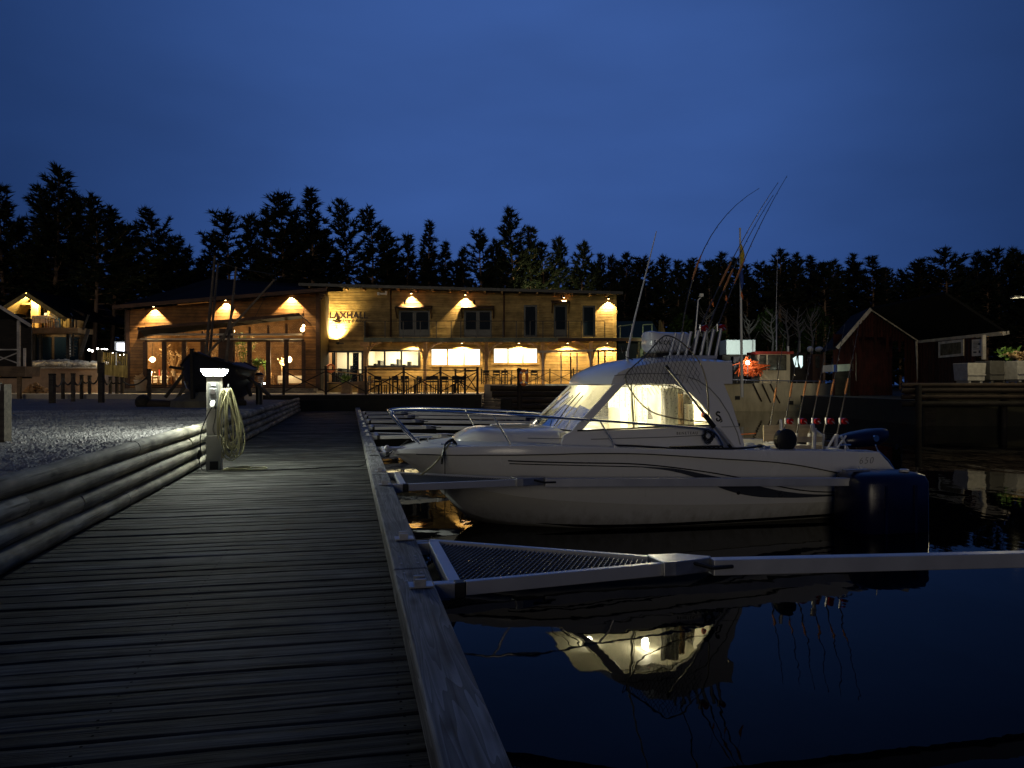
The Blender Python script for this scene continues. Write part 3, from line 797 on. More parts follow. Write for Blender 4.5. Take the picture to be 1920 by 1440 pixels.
def row(k, s):
    "smooth (Catmull-Rom in s) lookup"
    y = ROW[k]; s = min(max(s, 0), 6.1)
    i = int(np.searchsorted(SS, s, 'right') - 1); i = min(max(i, 0), len(SS) - 2)
    h = SS[i + 1] - SS[i]; t = (s - SS[i]) / h
    def sl(j):
        a, b = max(j - 1, 0), min(j + 1, len(SS) - 1)
        return (y[b] - y[a]) / (SS[b] - SS[a])
    m0, m1 = sl(i) * h, sl(i + 1) * h
    return (2*t**3 - 3*t*t + 1) * y[i] + (t**3 - 2*t*t + t) * m0 + (-2*t**3 + 3*t*t) * y[i+1] + (t**3 - t*t) * m1
def section(s):
    t4 = row('t4', s); z4 = row('z4', s); z6 = row('z6', s)
    return [(0, row('zk', s)), (row('t1', s), row('z1', s)), (row('t1', s) + .012, row('z1', s) + .012), (row('t2', s), row('z2', s)), (row('t2', s) + .022 * min(1, s), row('z2', s) + .004),
            (row('t3', s), row('z3', s)), (t4, z4 - .005), (t4 + .03 * min(1, .4 + s), z4 + .006), (t4 + .032 * min(1, .4 + s), z6 - .03), (t4 + .018, z6), (max(t4 - .055, .0), z6 + .004)]
def hull_t(s, z):
    sec = section(s)
    zs = [p[1] for p in sec[:10]]; ts = [p[0] for p in sec[:10]]
    for i in range(9):
        if zs[i] <= z <= zs[i + 1] or (i == 8): 
            d = zs[i + 1] - zs[i]
            return ts[i] + (ts[i + 1] - ts[i]) * ((z - zs[i]) / d if abs(d) > 1e-6 else 0)
st = sorted(set([round(x, 3) for x in list(np.linspace(0, 1.0, 15)) + list(np.linspace(1.0, 6.1, 30)) + [.05]]))
vs = []; fs = []; K = 11
for s in st:
    sec = section(s)
    vs += [(s, -t, z) for t, z in sec] + [(s, t, z) for t, z in sec]
for i in range(len(st) - 1):
    for side in (0, 1):
        for j in range(K - 1):
            a = i * 2 * K + side * K + j; b = a + 2 * K
            fs.append((a, a + 1, b + 1, b))
n = len(st) - 1
fs.append(tuple(n * 2 * K + j for j in range(K)) + tuple(n * 2 * K + K + j for j in range(K - 1, -1, -1)))
fs.append(tuple(range(K)) + tuple(K + j for j in range(K - 1, -1, -1)))
mb = MB(); mb.add(vs, fs); hull = mb.build('hull', hull_gel, bt, smooth=32, local=True)
# raised quarters and bathing platform behind the transom
mb = MB()
for sgn in (-1, 1):
    mb.prism([(6.10, sgn * 1.0, .60), (6.10, sgn * 1.0, .938), (6.44, sgn * 1.0, .93), (6.76, sgn * 1.0, .60), (6.70, sgn * 1.0, .55), (6.10, sgn * 1.0, .50)], (0, sgn * .222, 0))
mb.bx(6.1, 6.55, -.999, -.42, .46, .52); mb.bx(6.1, 6.55, .42, .999, .46, .52)
bevel(mb.build('bathing_platform', gel, bt, local=True), .02, 3)
# vinyl stripes that follow the near and far topsides
def ribbon(mb, up, lo, off=.004, n=40):
    for sgn in (-1, 1):
        vs = []
        s0, s1 = up[0][0], up[-1][0]
        for i in range(n + 1):
            s = s0 + (s1 - s0) * i / n
            za = float(np.interp(s, [p[0] for p in up], [p[1] for p in up])); zb = float(np.interp(s, [p[0] for p in lo], [p[1] for p in lo]))
            for q in range(4):
                z = zb + (za - zb) * q / 3
                vs.append((s, sgn * (hull_t(s, z) + off), z))
        mb.add(vs, [(i * 4 + q, i * 4 + q + 1, i * 4 + 5 + q, i * 4 + 4 + q) for i in range(n) for q in range(3)])
def curve(pts, n=30):
    xs = np.linspace(pts[0][0], pts[-1][0], n); out = []
    X = [p[0] for p in pts]; Y = [p[1] for p in pts]
    m_ = np.gradient(np.array(Y), np.array(X))
    for x in xs:
        i = min(max(int(np.searchsorted(X, x, 'right') - 1), 0), len(X) - 2); h = X[i+1] - X[i]; t = (x - X[i]) / h
        out.append((float(x), float((2*t**3-3*t*t+1)*Y[i] + (t**3-2*t*t+t)*h*m_[i] + (-2*t**3+3*t*t)*Y[i+1] + (t**3-t*t)*h*m_[i+1])))
    return out
c1 = curve([(1.29, .915), (2.1, .885), (2.94, .85), (3.59, .77), (4.3, .645), (4.8, .53), (5.3, .435), (6.05, .385)])
mb = MB(); ribbon(mb, [(x, z + .008) for x, z in c1], [(x, z - .008) for x, z in c1])
c2 = curve([(1.31, .880), (2.1, .853), (2.94, .818)]); ribbon(mb, [(x, z + .006) for x, z in c2], [(x, z - .006) for x, z in c2])
mb.build('pin_stripe', stripe_black, bt, local=True)
cu = curve([(2.94, .824), (3.4, .785), (3.9, .685), (4.4, .575), (4.9, .455), (5.4, .385), (6.05, .360)])
cl = curve([(2.94, .814), (3.4, .745), (3.8, .625), (4.15, .48), (4.55, .385), (5.0, .350), (6.05, .345)])
mb = MB(); ribbon(mb, cu, cl); mb.build('swoosh_stripe', stripe_grey, bt, local=True)
mb = MB(); ribbon(mb, curve([(1.75, .075), (2.4, .062), (4.0, .06), (6.08, .085)]), curve([(1.75, .07), (2.4, .02), (4.0, .018), (6.08, .045)]), .006); mb.build('boot_stripe', stripe_black, bt, local=True)
mb = MB()
for sgn in (-1, 1):
    t_ = hull_t(4.32, .44); mb.tube([(4.32, sgn * t_, .44), (4.32, sgn * (t_ + .012), .44)], .024, 12)
mb.build('drain', boat_black, bt, local=True)
mb = MB()      # dark rubbing strake line under the gunwale
for sgn in (-1, 1):
    pts = [(s, sgn * (row('t4', s) + .012), row('z4', s) - .002) for s in np.linspace(.25, 6.1, 40)]
    mb.tube(pts, .008, 6)
mb.build('rubbing_strake', boat_black, bt, local=True)

# deck: foredeck and side decks, cockpit well
vs = []; fs = []
sd = [x for x in np.linspace(.03, 4.35, 32)]
for s in sd:
    w = max(row('t4', s) - .05, .012); z = row('z6', s) - .006
    for k in range(9):
        q = -1 + 2 * k / 8; vs.append((s, q * w, z + .045 * (1 - q * q) * min(1, s)))
for i in range(len(sd) - 1):
    for k in range(8): fs.append((i * 9 + k, i * 9 + k + 1, i * 9 + 10 + k, i * 9 + 9 + k))
mb = MB(); mb.add(vs, fs); mb.build('deck', gel_grey, bt, smooth=40, local=True)
mb = MB()
for sgn in (-1, 1):
    vs = []; fs = []
    sa = [x for x in np.linspace(4.34, 6.42, 14)]
    for s in sa:
        w = row('t4', min(s, 6.1)) - .05; z = float(np.interp(s, [4.3, 6.1, 6.44], [1.0, .945, .932]))
        vs += [(s, sgn * w, z), (s, sgn * .98, z + .004), (s, sgn * .97, .45)]
    for i in range(len(sa) - 1):
        for k in range(2): fs.append((i * 3 + k, i * 3 + k + 1, i * 3 + 4 + k, i * 3 + 3 + k))
    mb.add(vs, fs)
mb.add([(4.0, -.98, .45), (6.1, -.98, .45), (6.1, .98, .45), (4.0, .98, .45)], [(0, 1, 2, 3)])
mb.bx(6.02, 6.10, -.97, -.45, .45, .90); mb.bx(6.02, 6.10, .45, .97, .45, .90); mb.bx(6.02, 6.10, -.449, .449, .45, .72)
mb.build('cockpit', gel_grey, bt, local=True)
# coachroof in front of the windscreen
vs = []; fs = []; n_ = 13
pr = [(.80, .20, 1.10, .0), (.86, .30, 1.12, .03), (1.0, .42, 1.13, .085), (1.15, .55, 1.13, .115), (1.5, .70, 1.115, .125), (1.9, .84, 1.10, .15), (2.3, .95, 1.085, .165), (2.7, 1.0, 1.07, .18)]
for s, w, zb, h in pr:
    for k in range(n_):
        a = math.pi * k / (n_ - 1); c_, s_ = math.cos(a), math.sin(a)
        vs.append((s, -w * (abs(c_) ** .45) * (1 if c_ > 0 else -1), zb - .06 + (h + .06) * (s_ ** .35 if s_ > 0 else 0) + .035 * s_))
for i in range(len(pr) - 1):
    for k in range(n_ - 1): fs.append((i * n_ + k, i * n_ + k + 1, (i + 1) * n_ + k + 1, (i + 1) * n_ + k))
fs.append(tuple(range(n_)))
mb = MB(); mb.add(vs, fs); mb.build('coachroof', gel, bt, smooth=50, local=True)
mb = MB(); mb.bx(1.35, 1.85, -.28, .28, 1.255, 1.30); bevel(mb.build('deck_hatch', gel, bt, local=True), .02, 3)
mb = MB()     # rails and towel left on the coachroof
mb.prism([(1.25, -.28, 1.292), (1.75, -.34, 1.300), (1.80, -.20, 1.302), (1.30, -.14, 1.295)], (0, 0, .02)); mb.build('sun_cushion', tarp, bt, local=True)
# cabin side panels below the windows
def ty(z): return 1.0 - .13 * (z - 1.0)          # tumblehome of the cabin sides
low = [(1.95, 1.02), (2.02, 1.20), (2.11, 1.25), (2.26, 1.258), (3.0, 1.272), (3.43, 1.285), (4.09, 1.305), (4.20, 1.25), (4.40, 1.0), (3.4, 1.0)]
def side_panel(mb, poly, thick=.03):
    for sgn in (-1, 1):
        k = len(poly)
        a = [(s, sgn * ty(z), z) for s, z in poly]; b = [(s, sgn * (ty(z) - thick), z) for s, z in poly]
        mb.add(a + b, [tuple(range(k)), tuple(range(2 * k - 1, k - 1, -1))] + [(i, (i + 1) % k, (i + 1) % k + k, i + k) for i in range(k)])
mb = MB(); side_panel(mb, low); mb.build('cabin_side', gel, bt, local=True)
mb = MB(); side_panel(mb, [(2.20, 1.255), (4.10, 1.304), (4.10, 1.322), (2.20, 1.275)], .012)
for sgn in (-1, 1): pass
o = mb.build('window_gasket', boat_black, bt, local=True)
for q in SIB[o.name]: q.scale = (1, 1.006, 1)
mb = MB()
for sgn in (-1, 1): mb.tube([(1.6, sgn * .80, 1.17), (2.4, sgn * (ty(1.15) + .0), 1.155), (3.4, sgn * (ty(1.15) + .003), 1.165), (3.95, sgn * (ty(1.17) + .003), 1.18)], .006, 6)
mb.build('side_groove', grey_plastic, bt, local=True)
# hardtop with the swept aft arch
top = [(2.70, 1.862), (2.72, 1.93), (2.79, 2.02), (2.92, 2.105), (3.08, 2.165), (3.35, 2.21), (3.7, 2.228), (4.05, 2.228), (4.41, 2.205)]
vs = []; fs = []; nt_ = 15
for s, z in top:
    w = float(np.interp(s, [2.70, 2.78, 3.0, 4.41], [.865, .875, .888, .885]))
    for k in range(nt_):
        q = -1 + 2 * k / (nt_ - 1)
        drop = .075 * abs(q) ** 2.6
        vs.append((s - .10 * (1 - q * q) * max(0, (3.2 - s)) / .5, q * w, z - drop * min(1, (s - 2.70) * 3)))
m_ = len(top) * nt_
for s, z in top:
    w = float(np.interp(s, [2.70, 2.78, 3.0, 4.41], [.865, .875, .888, .885]))
    for k in range(nt_):
        q = -1 + 2 * k / (nt_ - 1)
        vs.append((s - .10 * (1 - q * q) * max(0, (3.2 - s)) / .5, q * w, 1.852 if s > 2.71 else 1.848))
for i in range(len(top) - 1):
    for k in range(nt_ - 1):
        a = i * nt_ + k; b = a + nt_
        fs.append((a, a + 1, b + 1, b)); fs.append((m_ + a, m_ + b, m_ + b + 1, m_ + a + 1))
    for k in (0, nt_ - 1):
        a = i * nt_ + k; fs.append((a, a + nt_, a + nt_ + m_, a + m_))
for k in range(nt_ - 1):
    fs.append((k, k + m_, k + 1 + m_, k + 1)); a = (len(top) - 1) * nt_ + k; fs.append((a, a + 1, a + 1 + m_, a + m_))
mb = MB(); mb.add(vs, fs); mb.build('hardtop', gel, bt, smooth=35, local=True)
arch = [(3.50, 1.853), (3.56, 1.85), (3.77, 1.74), (3.92, 1.60), (4.04, 1.46), (4.09, 1.32), (4.15, 1.18), (4.20, 1.0), (4.54, 1.0), (4.50, 1.15), (4.38, 1.61), (4.28, 1.87),
        (4.24, 1.95), (4.36, 2.09), (4.44, 2.16), (4.41, 2.165), (3.6, 2.10)]
mb = MB(); side_panel(mb, arch, .05); bevel(mb.build('aft_arch', gel, bt, local=True), .012, 2)
mb = MB()
for sgn in (-1, 1):
    pts = [(s, sgn * (ty(z) + .004 if s > 3.55 else .89 + (s - 2.4) * .0), z) for s, z in
           [(3.50, 1.985), (3.7, 1.96), (3.9, 1.90), (4.06, 1.80), (4.2, 1.65), (4.32, 1.46), (4.43, 1.2), (4.46, 1.05)]]
    mb.tube(pts, .007, 6)
    mb.tube([(2.735, sgn * .86, 1.955), (2.78, sgn * .882, 1.965), (3.1, sgn * .892, 1.985), (3.50, sgn * .893, 1.985)], .006, 6)
mb.build('arch_groove', grey_plastic, bt, local=True)
mb = MB()
for sgn in (-1, 1): mb.tube([(4.20, sgn * (ty(1.29) + .004), 1.285), (4.46, sgn * (ty(1.29) + .004), 1.285)], .004, 5)
mb.build('hatch_line', grey_plastic, bt, local=True)
# pillars, mullions, glass
mb = MB()
for sgn in (-1, 1):
    mb.prism([(2.11, sgn * ty(1.25), 1.245), (2.25, sgn * ty(1.25), 1.25), (2.88, sgn * (ty(1.86) + .0), 1.86), (2.73, sgn * ty(1.86), 1.86)], (0, -sgn * .045, 0))
bevel(mb.build('windscreen_pillar', gel, bt, local=True), .012, 2)
WB = [(2.14, .95), (2.05, .55), (2.0, 0)]; WT = [(2.75, .86), (2.69, .5), (2.66, 0)]
for sgn in (-1, 1):
    mb = MB()
    vs = [(s, sgn * t_, 1.262) for s, t_ in WB] + [(s, sgn * t_, 1.858) for s, t_ in WT]
    mb.add(vs, [(0, 1, 4, 3), (1, 2, 5, 4)]); mb.build('windscreen', boat_glass, bt, local=True)
mb = MB()
for a, b in ((WB, 1.262), (WT, 1.856)):
    for sgn in (-1, 1): mb.tube([(s, sgn * t_, b) for s, t_ in a], .012, 6)
mb.build('windscreen_gasket', boat_black, bt, local=True)
mb = MB()     # wipers
for sgn in (-1, 1): mb.tube([(2.05, sgn * .45, 1.29), (2.30, sgn * .30, 1.55), (2.50, sgn * .22, 1.74)], .008, 5); 
mb.tube([(2.0, -.45, 1.29), (2.02, -.50, 1.42), (2.35, -.36, 1.68)], .006, 5)
mb.build('wiper', boat_black, bt, local=True)
wpoly = [(2.26, 1.272), (2.88, 1.855), (2.96, 1.855), (2.97, 1.285)]
wpoly2 = [(2.97, 1.285), (2.96, 1.855), (3.56, 1.848), (3.77, 1.74), (3.92, 1.60), (4.04, 1.46), (4.09, 1.32), (3.43, 1.30)]
for sgn in (-1, 1):
    for wp in (wpoly, wpoly2):
        mb = MB(); mb.add([(s, sgn * (ty(z) - .018), z) for s, z in wp], [tuple(range(len(wp)))])
        mb.build('side_window', boat_glass, bt, local=True)
mb = MB()
for sgn in (-1, 1):
    mb.bar((2.965, sgn * (ty(1.285) - .006), 1.285), (2.955, sgn * (ty(1.855) - .006), 1.855), .020, .03, (0, 1, 0))
    mb.tube([(2.99, sgn * (ty(1.82) - .004), 1.80), (3.02, sgn * (ty(1.84) - .004), 1.838), (3.5, sgn * (ty(1.83) - .004), 1.832), (3.74, sgn * (ty(1.72) - .004), 1.73), (3.9, sgn * (ty(1.59) - .004), 1.59),
              (4.06, sgn * (ty(1.34) - .004), 1.335), (3.43, sgn * (ty(1.31) - .004), 1.31), (3.03, sgn * (ty(1.3) - .004), 1.30), (2.995, sgn * (ty(1.33) - .004), 1.33)], .006, 6, closed=True)
mb.build('window_frame', yellow_frame, bt, local=True)
# inside the wheelhouse
mb = MB()
mb.bx(1.9, 4.2, -.88, .88, .55, .58); mb.bx(2.0, 2.42, -.86, .86, 1.02, 1.235); mb.bx(2.42, 2.48, -.86, .86, .7, 1.26)
mb.bx(4.10, 4.13, -.86, -.36, .6, 1.85); mb.bx(4.10, 4.13, .28, .86, .6, 1.20); mb.bx(4.10, 4.13, .70, .86, 1.2, 1.85)
for sgn in (-1, 1): mb.bx(2.4, 4.09, sgn * .90 - .03, sgn * .90 + .03, .6, 1.245)
mb.bx(2.3, 4.1, -.80, .80, 1.832, 1.846)
o = mb.build('cabin_lining', lining, bt, local=True)
mb = MB(); mb.bx(2.9, 3.35, .30, .82, .6, 1.02); mb.bx(3.30, 3.42, .30, .82, 1.0, 1.50); mb.bx(2.9, 3.35, -.82, -.30, .6, .95); mb.bx(3.32, 3.42, -.60, -.32, .95, 1.22)
bevel(mb.build('seat', lining, bt, local=True), .03, 2)
mb = MB(); mb.bx(2.12, 2.40, .30, .62, 1.236, 1.37); mb.bx(2.15, 2.36, -.25, .05, 1.236, 1.40); mb.bx(2.2, 2.3, -.62, -.5, 1.236, 1.30)
bevel(mb.build('instrument', grey_plastic, bt, local=True), .015)
mb = MB()
pts = [(2.62, .46 + .17 * math.cos(a), 1.18 + .17 * math.sin(a)) for a in np.linspace(0, 2 * math.pi, 22)[:-1]]
mb.tube(pts, .012, 6, closed=True); mb.tube([(2.62, .46, 1.02), (2.62, .46, 1.34)], .010, 6); mb.tube([(2.62, .29, 1.18), (2.62, .63, 1.18)], .010, 6); mb.build('steering_wheel', boat_black, bt, local=True)
# patterned curtains along the windows: folds in real depth
def curtain(name, s0, s1, z0, z1, y, m, folds, lean=0.0):
    mb = MB(); vs = []; n = folds * 8; nz = 5
    for j in range(nz):
        z = z0 + (z1 - z0) * j / (nz - 1)
        for i in range(n + 1):
            q = i / n; vs.append((s0 + (s1 - s0) * q + lean * (z1 - z), y + .028 * math.sin(q * folds * 2 * math.pi) * (.5 + .5 * (z1 - z) / (z1 - z0)), z))
    mb.add(vs, [(j * (n + 1) + i, j * (n + 1) + i + 1, (j + 1) * (n + 1) + i + 1, (j + 1) * (n + 1) + i) for j in range(nz - 1) for i in range(n)])
    return mb.build(name, m, bt, smooth=80, local=True)
curtain('curtain', 3.42, 3.66, 1.27, 1.79, -.80, curtain_m, 4)
curtain('curtain', 3.30, 3.95, 1.25, 1.80, .80, curtain_m, 7)
curtain('brown_curtain', 3.66, 3.74, 1.27, 1.72, -.79, curtain_brown, 2)
curtain('curtain', 3.76, 3.90, 1.27, 1.58, -.78, curtain_m, 2)
mb = MB(); mb.bx(3.98, 4.05, -.86, -.80, 1.40, 1.475); bevel(mb.build('red_jacket', red_cloth, bt, local=True), .03, 3)
mb = MB(); mb.lathe([(.001, -.02), (.05, -.018), (.06, 0)], (3.45, -.25, 1.83), 14); mb.build('cabin_lamp', cabin_lens, bt, local=True)
# net curtain hung over the aft door glass
lamp('POINT', 'cabin_light', tuple(WM[bt.name] @ Vector((3.45, -.25, 1.74))), CAB_W, (1.0, .88, .58), None, .05)
lamp('POINT', 'cabin_light_front', tuple(WM[bt.name] @ Vector((2.75, .1, 1.76))), CAB_W * .35, (1.0, .90, .60), None, .05)
# bow rail
mb = MB(); r_ = .016
near = [(.30, -.33, 1.085), (.12, -.36, 1.28), (-.03, -.34, 1.46), (-.02, -.32, 1.50), (.15, -.42, 1.515), (.6, -.70, 1.505), (1.2, -.96, 1.475), (1.8, -1.06, 1.44), (2.5, -1.10, 1.39), (3.3, -1.11, 1.325), (3.85, -1.11, 1.275), (4.02, -1.11, 1.22), (4.14, -1.11, 1.05)]
for sgn in (1, -1): mb.tube(smooth_path([(x, y * sgn, z) for x, y, z in near], 4), r_, 8)
mb.tube(smooth_path([(-.02, -.32, 1.50), (-.06, -.15, 1.505), (-.06, .15, 1.505), (-.02, .32, 1.50)], 4), r_, 8)
mb.build('bow_rail', chrome, bt, smooth=60, local=True)
for sgn in (-1, 1):
    for (x0, z0, x1, z1, w0, w1) in ((1.12, 1.478, 1.34, 1.09, .93, .98), (2.45, 1.392, 2.64, 1.075, 1.10, 1.13)):
        mb = MB(); mb.tube([(x0, sgn * w0, z0), (x1, sgn * w1, z1)], .0115, 8); mb.tube([(x1, sgn * w1, z1 + .012), (x1, sgn * w1, z1 - .002)], .03, 10)
        mb.build('stanchion', chrome, bt, smooth=60, local=True)
mb = MB()
for x in (.32, .44): mb.tube([(x, -.06, 1.09), (x, -.06, 1.15)], .012, 7)
mb.tube([(.26, -.06, 1.15), (.50, -.06, 1.15)], .012, 7)
for (x, y) in ((.62, -.62), (4.75, -1.10), (6.0, -1.08)): mb.tube([(x - .09, y, 1.10 if x < 4 else 1.02), (x + .09, y, 1.10 if x < 4 else 1.02)], .011, 7); mb.tube([(x, y, 1.05 if x < 4 else .95), (x, y, 1.10 if x < 4 else 1.02)], .012, 7)
mb.build('cleat', chrome, bt, smooth=60, local=True)
mb = MB(); mb.bx(-.10, .20, -.10, .10, .995, 1.025); mb.tube([(-.08, -.08, 1.01), (-.08, .08, 1.01)], .04, 10); bevel(mb.build('bow_roller', galv, bt, local=True), .008)
# lettering and emblem
BM = WM[bt.name]
def on_side(s, z, off): # text lying on the near cabin side, reading from bow to stern
    return BM @ Matrix.Translation((s, -(ty(z) + off), z)) @ Matrix.Rotation(R(90), 4, 'X')
text('maker_lettering', 'BENETEAU', .050, .001, stripe_black, bt, on_side(3.55, 1.195, .004), spacing=1.35)
text('model_number', '650', .13, .001, stripe_grey, bt, BM @ Matrix.Translation((6.10, -1.2265, .775)) @ Matrix.Rotation(R(90), 4, 'X'), shear=.25, spacing=1.25, offset=-.003)
# curled seahorse emblem
mb = MB()
pts = [(0.015, .058), (-.012, .066), (-.030, .050), (-.024, .030), (.0, .020), (.020, .0), (.022, -.022), (.004, -.040), (-.020, -.040), (-.030, -.024), (-.020, -.012)]
rs = [.008, .013, .012, .012, .017, .020, .017, .013, .010, .008, .005]
mb.tube(smooth_path([(4.17 + x * 1.1, -(ty(1.40) + .003), 1.41 + z * 1.1) for x, z in pts], 3), [.011] * 31, 6)
mb.tube([(4.17 + .035, -(ty(1.4) + .003), 1.40), (4.17 + .045, -(ty(1.38) + .003), 1.36), (4.17 + .02, -(ty(1.36) + .003), 1.345)], [.006, .012, .006], 6)
mb.build('seahorse_emblem', stripe_black, bt, local=True)
# rod holders on the hardtop
mb = MB(); mb.bx(3.72, 4.42, -.46, -.42, 2.20, 2.245); mb.bx(3.72, 3.76, -.44, .30, 2.2, 2.24); mb.build('rod_rack', alu, bt, local=True)
for k in range(7):
    x = 3.72 + k * .115
    mb = MB(); b0 = Vector((x, -.44, 2.235)); b1 = b0 + Vector((.075, -.01, .30 + .012 * k)); mb.tube([b0, b1], .021, 9); mb.tube([b1, b1 + Vector((.004, 0, .012))], .026, 9)
    mb.build('rod_holder', alu, bt, smooth=50, local=True)
# VHF aerial
mb = MB(); mb.tube([(3.15, -.30, 2.17), (3.15, -.30, 2.30)], .022, 8); mb.tube([(3.15, -.30, 2.28), (3.27, -.27, 2.75)], [.016, .013], 7); mb.tube([(3.27, -.27, 2.75), (3.62, -.22, 3.98)], [.013, .006], 6)
mb.build('whip_aerial', white_plastic, bt, smooth=60, local=True)
mb = MB(); mb.tube(smooth_path([(3.15, -.30, 2.30), (3.06, -.33, 2.36), (3.08, -.36, 2.24), (3.2, -.38, 2.18)], 4), .007, 5); mb.build('aerial_cable', cable_black, bt, local=True)
# dark outboard cowl, tilted, behind the transom
mb = MB()
vs = []; fs = []; pr = [(6.72, .04, .98, .05), (6.80, .13, .985, .09), (7.0, .19, 1.0, .12), (7.3, .20, 1.03, .135), (7.5, .15, 1.07, .10), (7.58, .05, 1.09, .03)]
for s, w, zc, h in pr:
    for k in range(12):
        a = 2 * math.pi * k / 12; c_, s_ = math.cos(a), math.sin(a)
        vs.append((s, w * math.copysign(abs(c_) ** .7, c_), zc + h * math.copysign(abs(s_) ** .7, s_)))
for i in range(5):
    for k in range(12): fs.append((i * 12 + k, i * 12 + (k + 1) % 12, (i + 1) * 12 + (k + 1) % 12, (i + 1) * 12 + k))
fs += [tuple(range(11, -1, -1)), tuple(60 + k for k in range(12))]
mb.add(vs, fs); mb.build('outboard_cowl', navy, bt, smooth=50, local=True)
mb = MB(); mb.bx(6.55, 6.75, -.12, .12, .55, .98); mb.tube([(6.7, 0, .9), (6.85, 0, .5), (7.0, 0, .12), (7.08, 0, -.2)], [.10, .08, .07, .05], 10); mb.build('outboard_leg', boat_black, bt, local=True)
mb = MB(); mb.tube([(7.20, -.20, 1.03), (7.20, -.24, 1.03)], .05, 12); mb.build('outboard_badge', chrome, bt, local=True)
mb = MB(); mb.tube([(6.46, -1.16, .93), (6.62, -1.16, .80), (6.78, -1.16, .58)], .016, 7); mb.tube([(6.42, -1.16, 1.02), (6.46, -1.16, .93)], .008, 6); mb.build('stern_rail', chrome, bt, local=True)

# --------------------------------------------------------------- things on and around the motorboat
def bthing(name, label, cat, loc, group=None):
    return thing(name, label, cat, tuple(BM @ Vector(loc)), B_RZ, group)
# storage box on the hardtop
t = bthing('roof_box', 'white rounded storage canister with dark lettering on the hardtop', 'canister', (3.56, 0, 2.2))
vs = []; fs = []
pr = [(.0, .16, .06), (.04, .21, .02), (.12, .24, .005), (.30, .25, .0), (.48, .25, .0), (.56, .23, .01), (.61, .16, .04)]
for s, w, z0 in pr:
    h = .30 - (.05 if s in (.0, .61) else 0); zc = .08
    for k in range(14):
        a = 2 * math.pi * k / 14; c_, s_ = math.cos(a), math.sin(a)
        vs.append((s, w * math.copysign(abs(c_) ** .55, c_), zc + h * .55 * (1 + math.copysign(abs(s_) ** .55, s_)) * .92 + z0))
for i in range(len(pr) - 1):
    for k in range(14): fs.append((i * 14 + k, i * 14 + (k + 1) % 14, (i + 1) * 14 + (k + 1) % 14, (i + 1) * 14 + k))
fs += [tuple(range(13, -1, -1)), tuple((len(pr) - 1) * 14 + k for k in range(14))]
mb = MB(); mb.add(vs, fs); mb.build('body', gel, t, smooth=60, local=True)
mb = MB(); mb.bx(.06, .60, -.22, .22, .0, .082); mb.build('cradle', boat_black, t, local=True)
text('lettering', 'SINOE', .085, .001, stripe_black, t, BM @ Matrix.Translation((3.56, -.257, 2.40)) @ Matrix.Rotation(R(90), 4, 'X'), spacing=1.15)
# landing net leaning against the wheelhouse
t = bthing('landing_net', 'black landing net with long handle leaning against the wheelhouse window', 'landing net', (4.2, -1.2, 1.0))
def bl(pts, par): return [WM[par.name].inverted() @ (BM @ Vector(p)) for p in pts]
hoop = smooth_path([(3.90, -1.17, 1.36), (3.885, -1.2, 1.62), (3.86, -1.2, 1.86), (3.81, -1.16, 2.08), (3.72, -1.1, 2.24), (3.56, -1.06, 2.40), (3.40, -1.04, 2.47), (3.28, -1.06, 2.42), (3.05, -1.10, 2.20), (2.85, -1.13, 2.04), (2.775, -1.15, 1.95),
                    (2.79, -1.17, 1.84), (2.94, -1.18, 1.63), (3.13, -1.19, 1.49), (3.4, -1.19, 1.42), (3.66, -1.18, 1.38)], 4)
mb = MB(); mb.tube(bl(hoop, t), .009, 7, closed=True); mb.build('hoop', hose_dark, t, smooth=60, local=True)
mb = MB(); mb.tube(bl([(3.31, -1.19, 2.07), (4.24, -1.16, 1.015)], t), .016, 8); mb.build('handle', galv, t, smooth=60, local=True)
mb = MB(); mb.tube(bl([(3.30, -1.19, 2.08), (3.34, -1.19, 2.035)], t), .020, 8); mb.tube(bl([(3.84, -1.18, 1.46), (3.98, -1.17, 1.30)], t), .034, 8); mb.tube(bl([(4.19, -1.16, 1.07), (4.26, -1.16, .995)], t), .021, 8); mb.build('grip', boat_black, t, smooth=60, local=True)
hp = [(p.x, p.z) for p in hoop]
def inside(x, z):
    c = False; j = len(hp) - 1
    for i in range(len(hp)):
        if (hp[i][1] > z) != (hp[j][1] > z) and x < (hp[j][0] - hp[i][0]) * (z - hp[i][1]) / (hp[j][1] - hp[i][1]) + hp[i][0]: c = not c
        j = i
    return c
mb = MB()
def warp(x, z):
    k = max(0.0, (2.42 - z)); return (x + .05 * math.sin(z * 4.2 + 1), -(1.05 + .05 * math.sin(x * 5)) + .0 * k, z - .05 * math.sin((x - 2.8) * 5.5))
for fam in (1, -1):
    for k in range(-40, 60):
        c0 = 2.2 + k * .058; run = []
        for i in range(60):
            z = 2.48 - i * .0195
            x = c0 + fam * (2.48 - z) * .55
            wx, wy, wz = warp(x, z)
            ok = inside(wx, wz) and wz > 1.80 - .0 + .10 * math.sin(wx * 9 + fam)
            if ok: run.append((wx, wy, wz))
            if (not ok or i == 59) and run:
                if len(run) > 2: mb.tube(bl(run[::2] + [run[-1]], t), .0032, 3, cap=False)
                run = []
rnd = random.Random(5)
for k in range(26):      # the bunched bag under the handle
    a = rnd.random() * 6.28; pts = []
    for i in range(8):
        a += rnd.uniform(.4, 1.1); r1 = rnd.uniform(.03, .10)
        pts.append((3.94 + r1 * math.cos(a), -1.10, 1.18 + r1 * 1.2 * math.sin(a)))
    mb.tube(bl(smooth_path(pts, 2), t), .003, 3, cap=False)
g = mb.build('netting', net_black, t, local=True); g['kind'] = 'stuff'
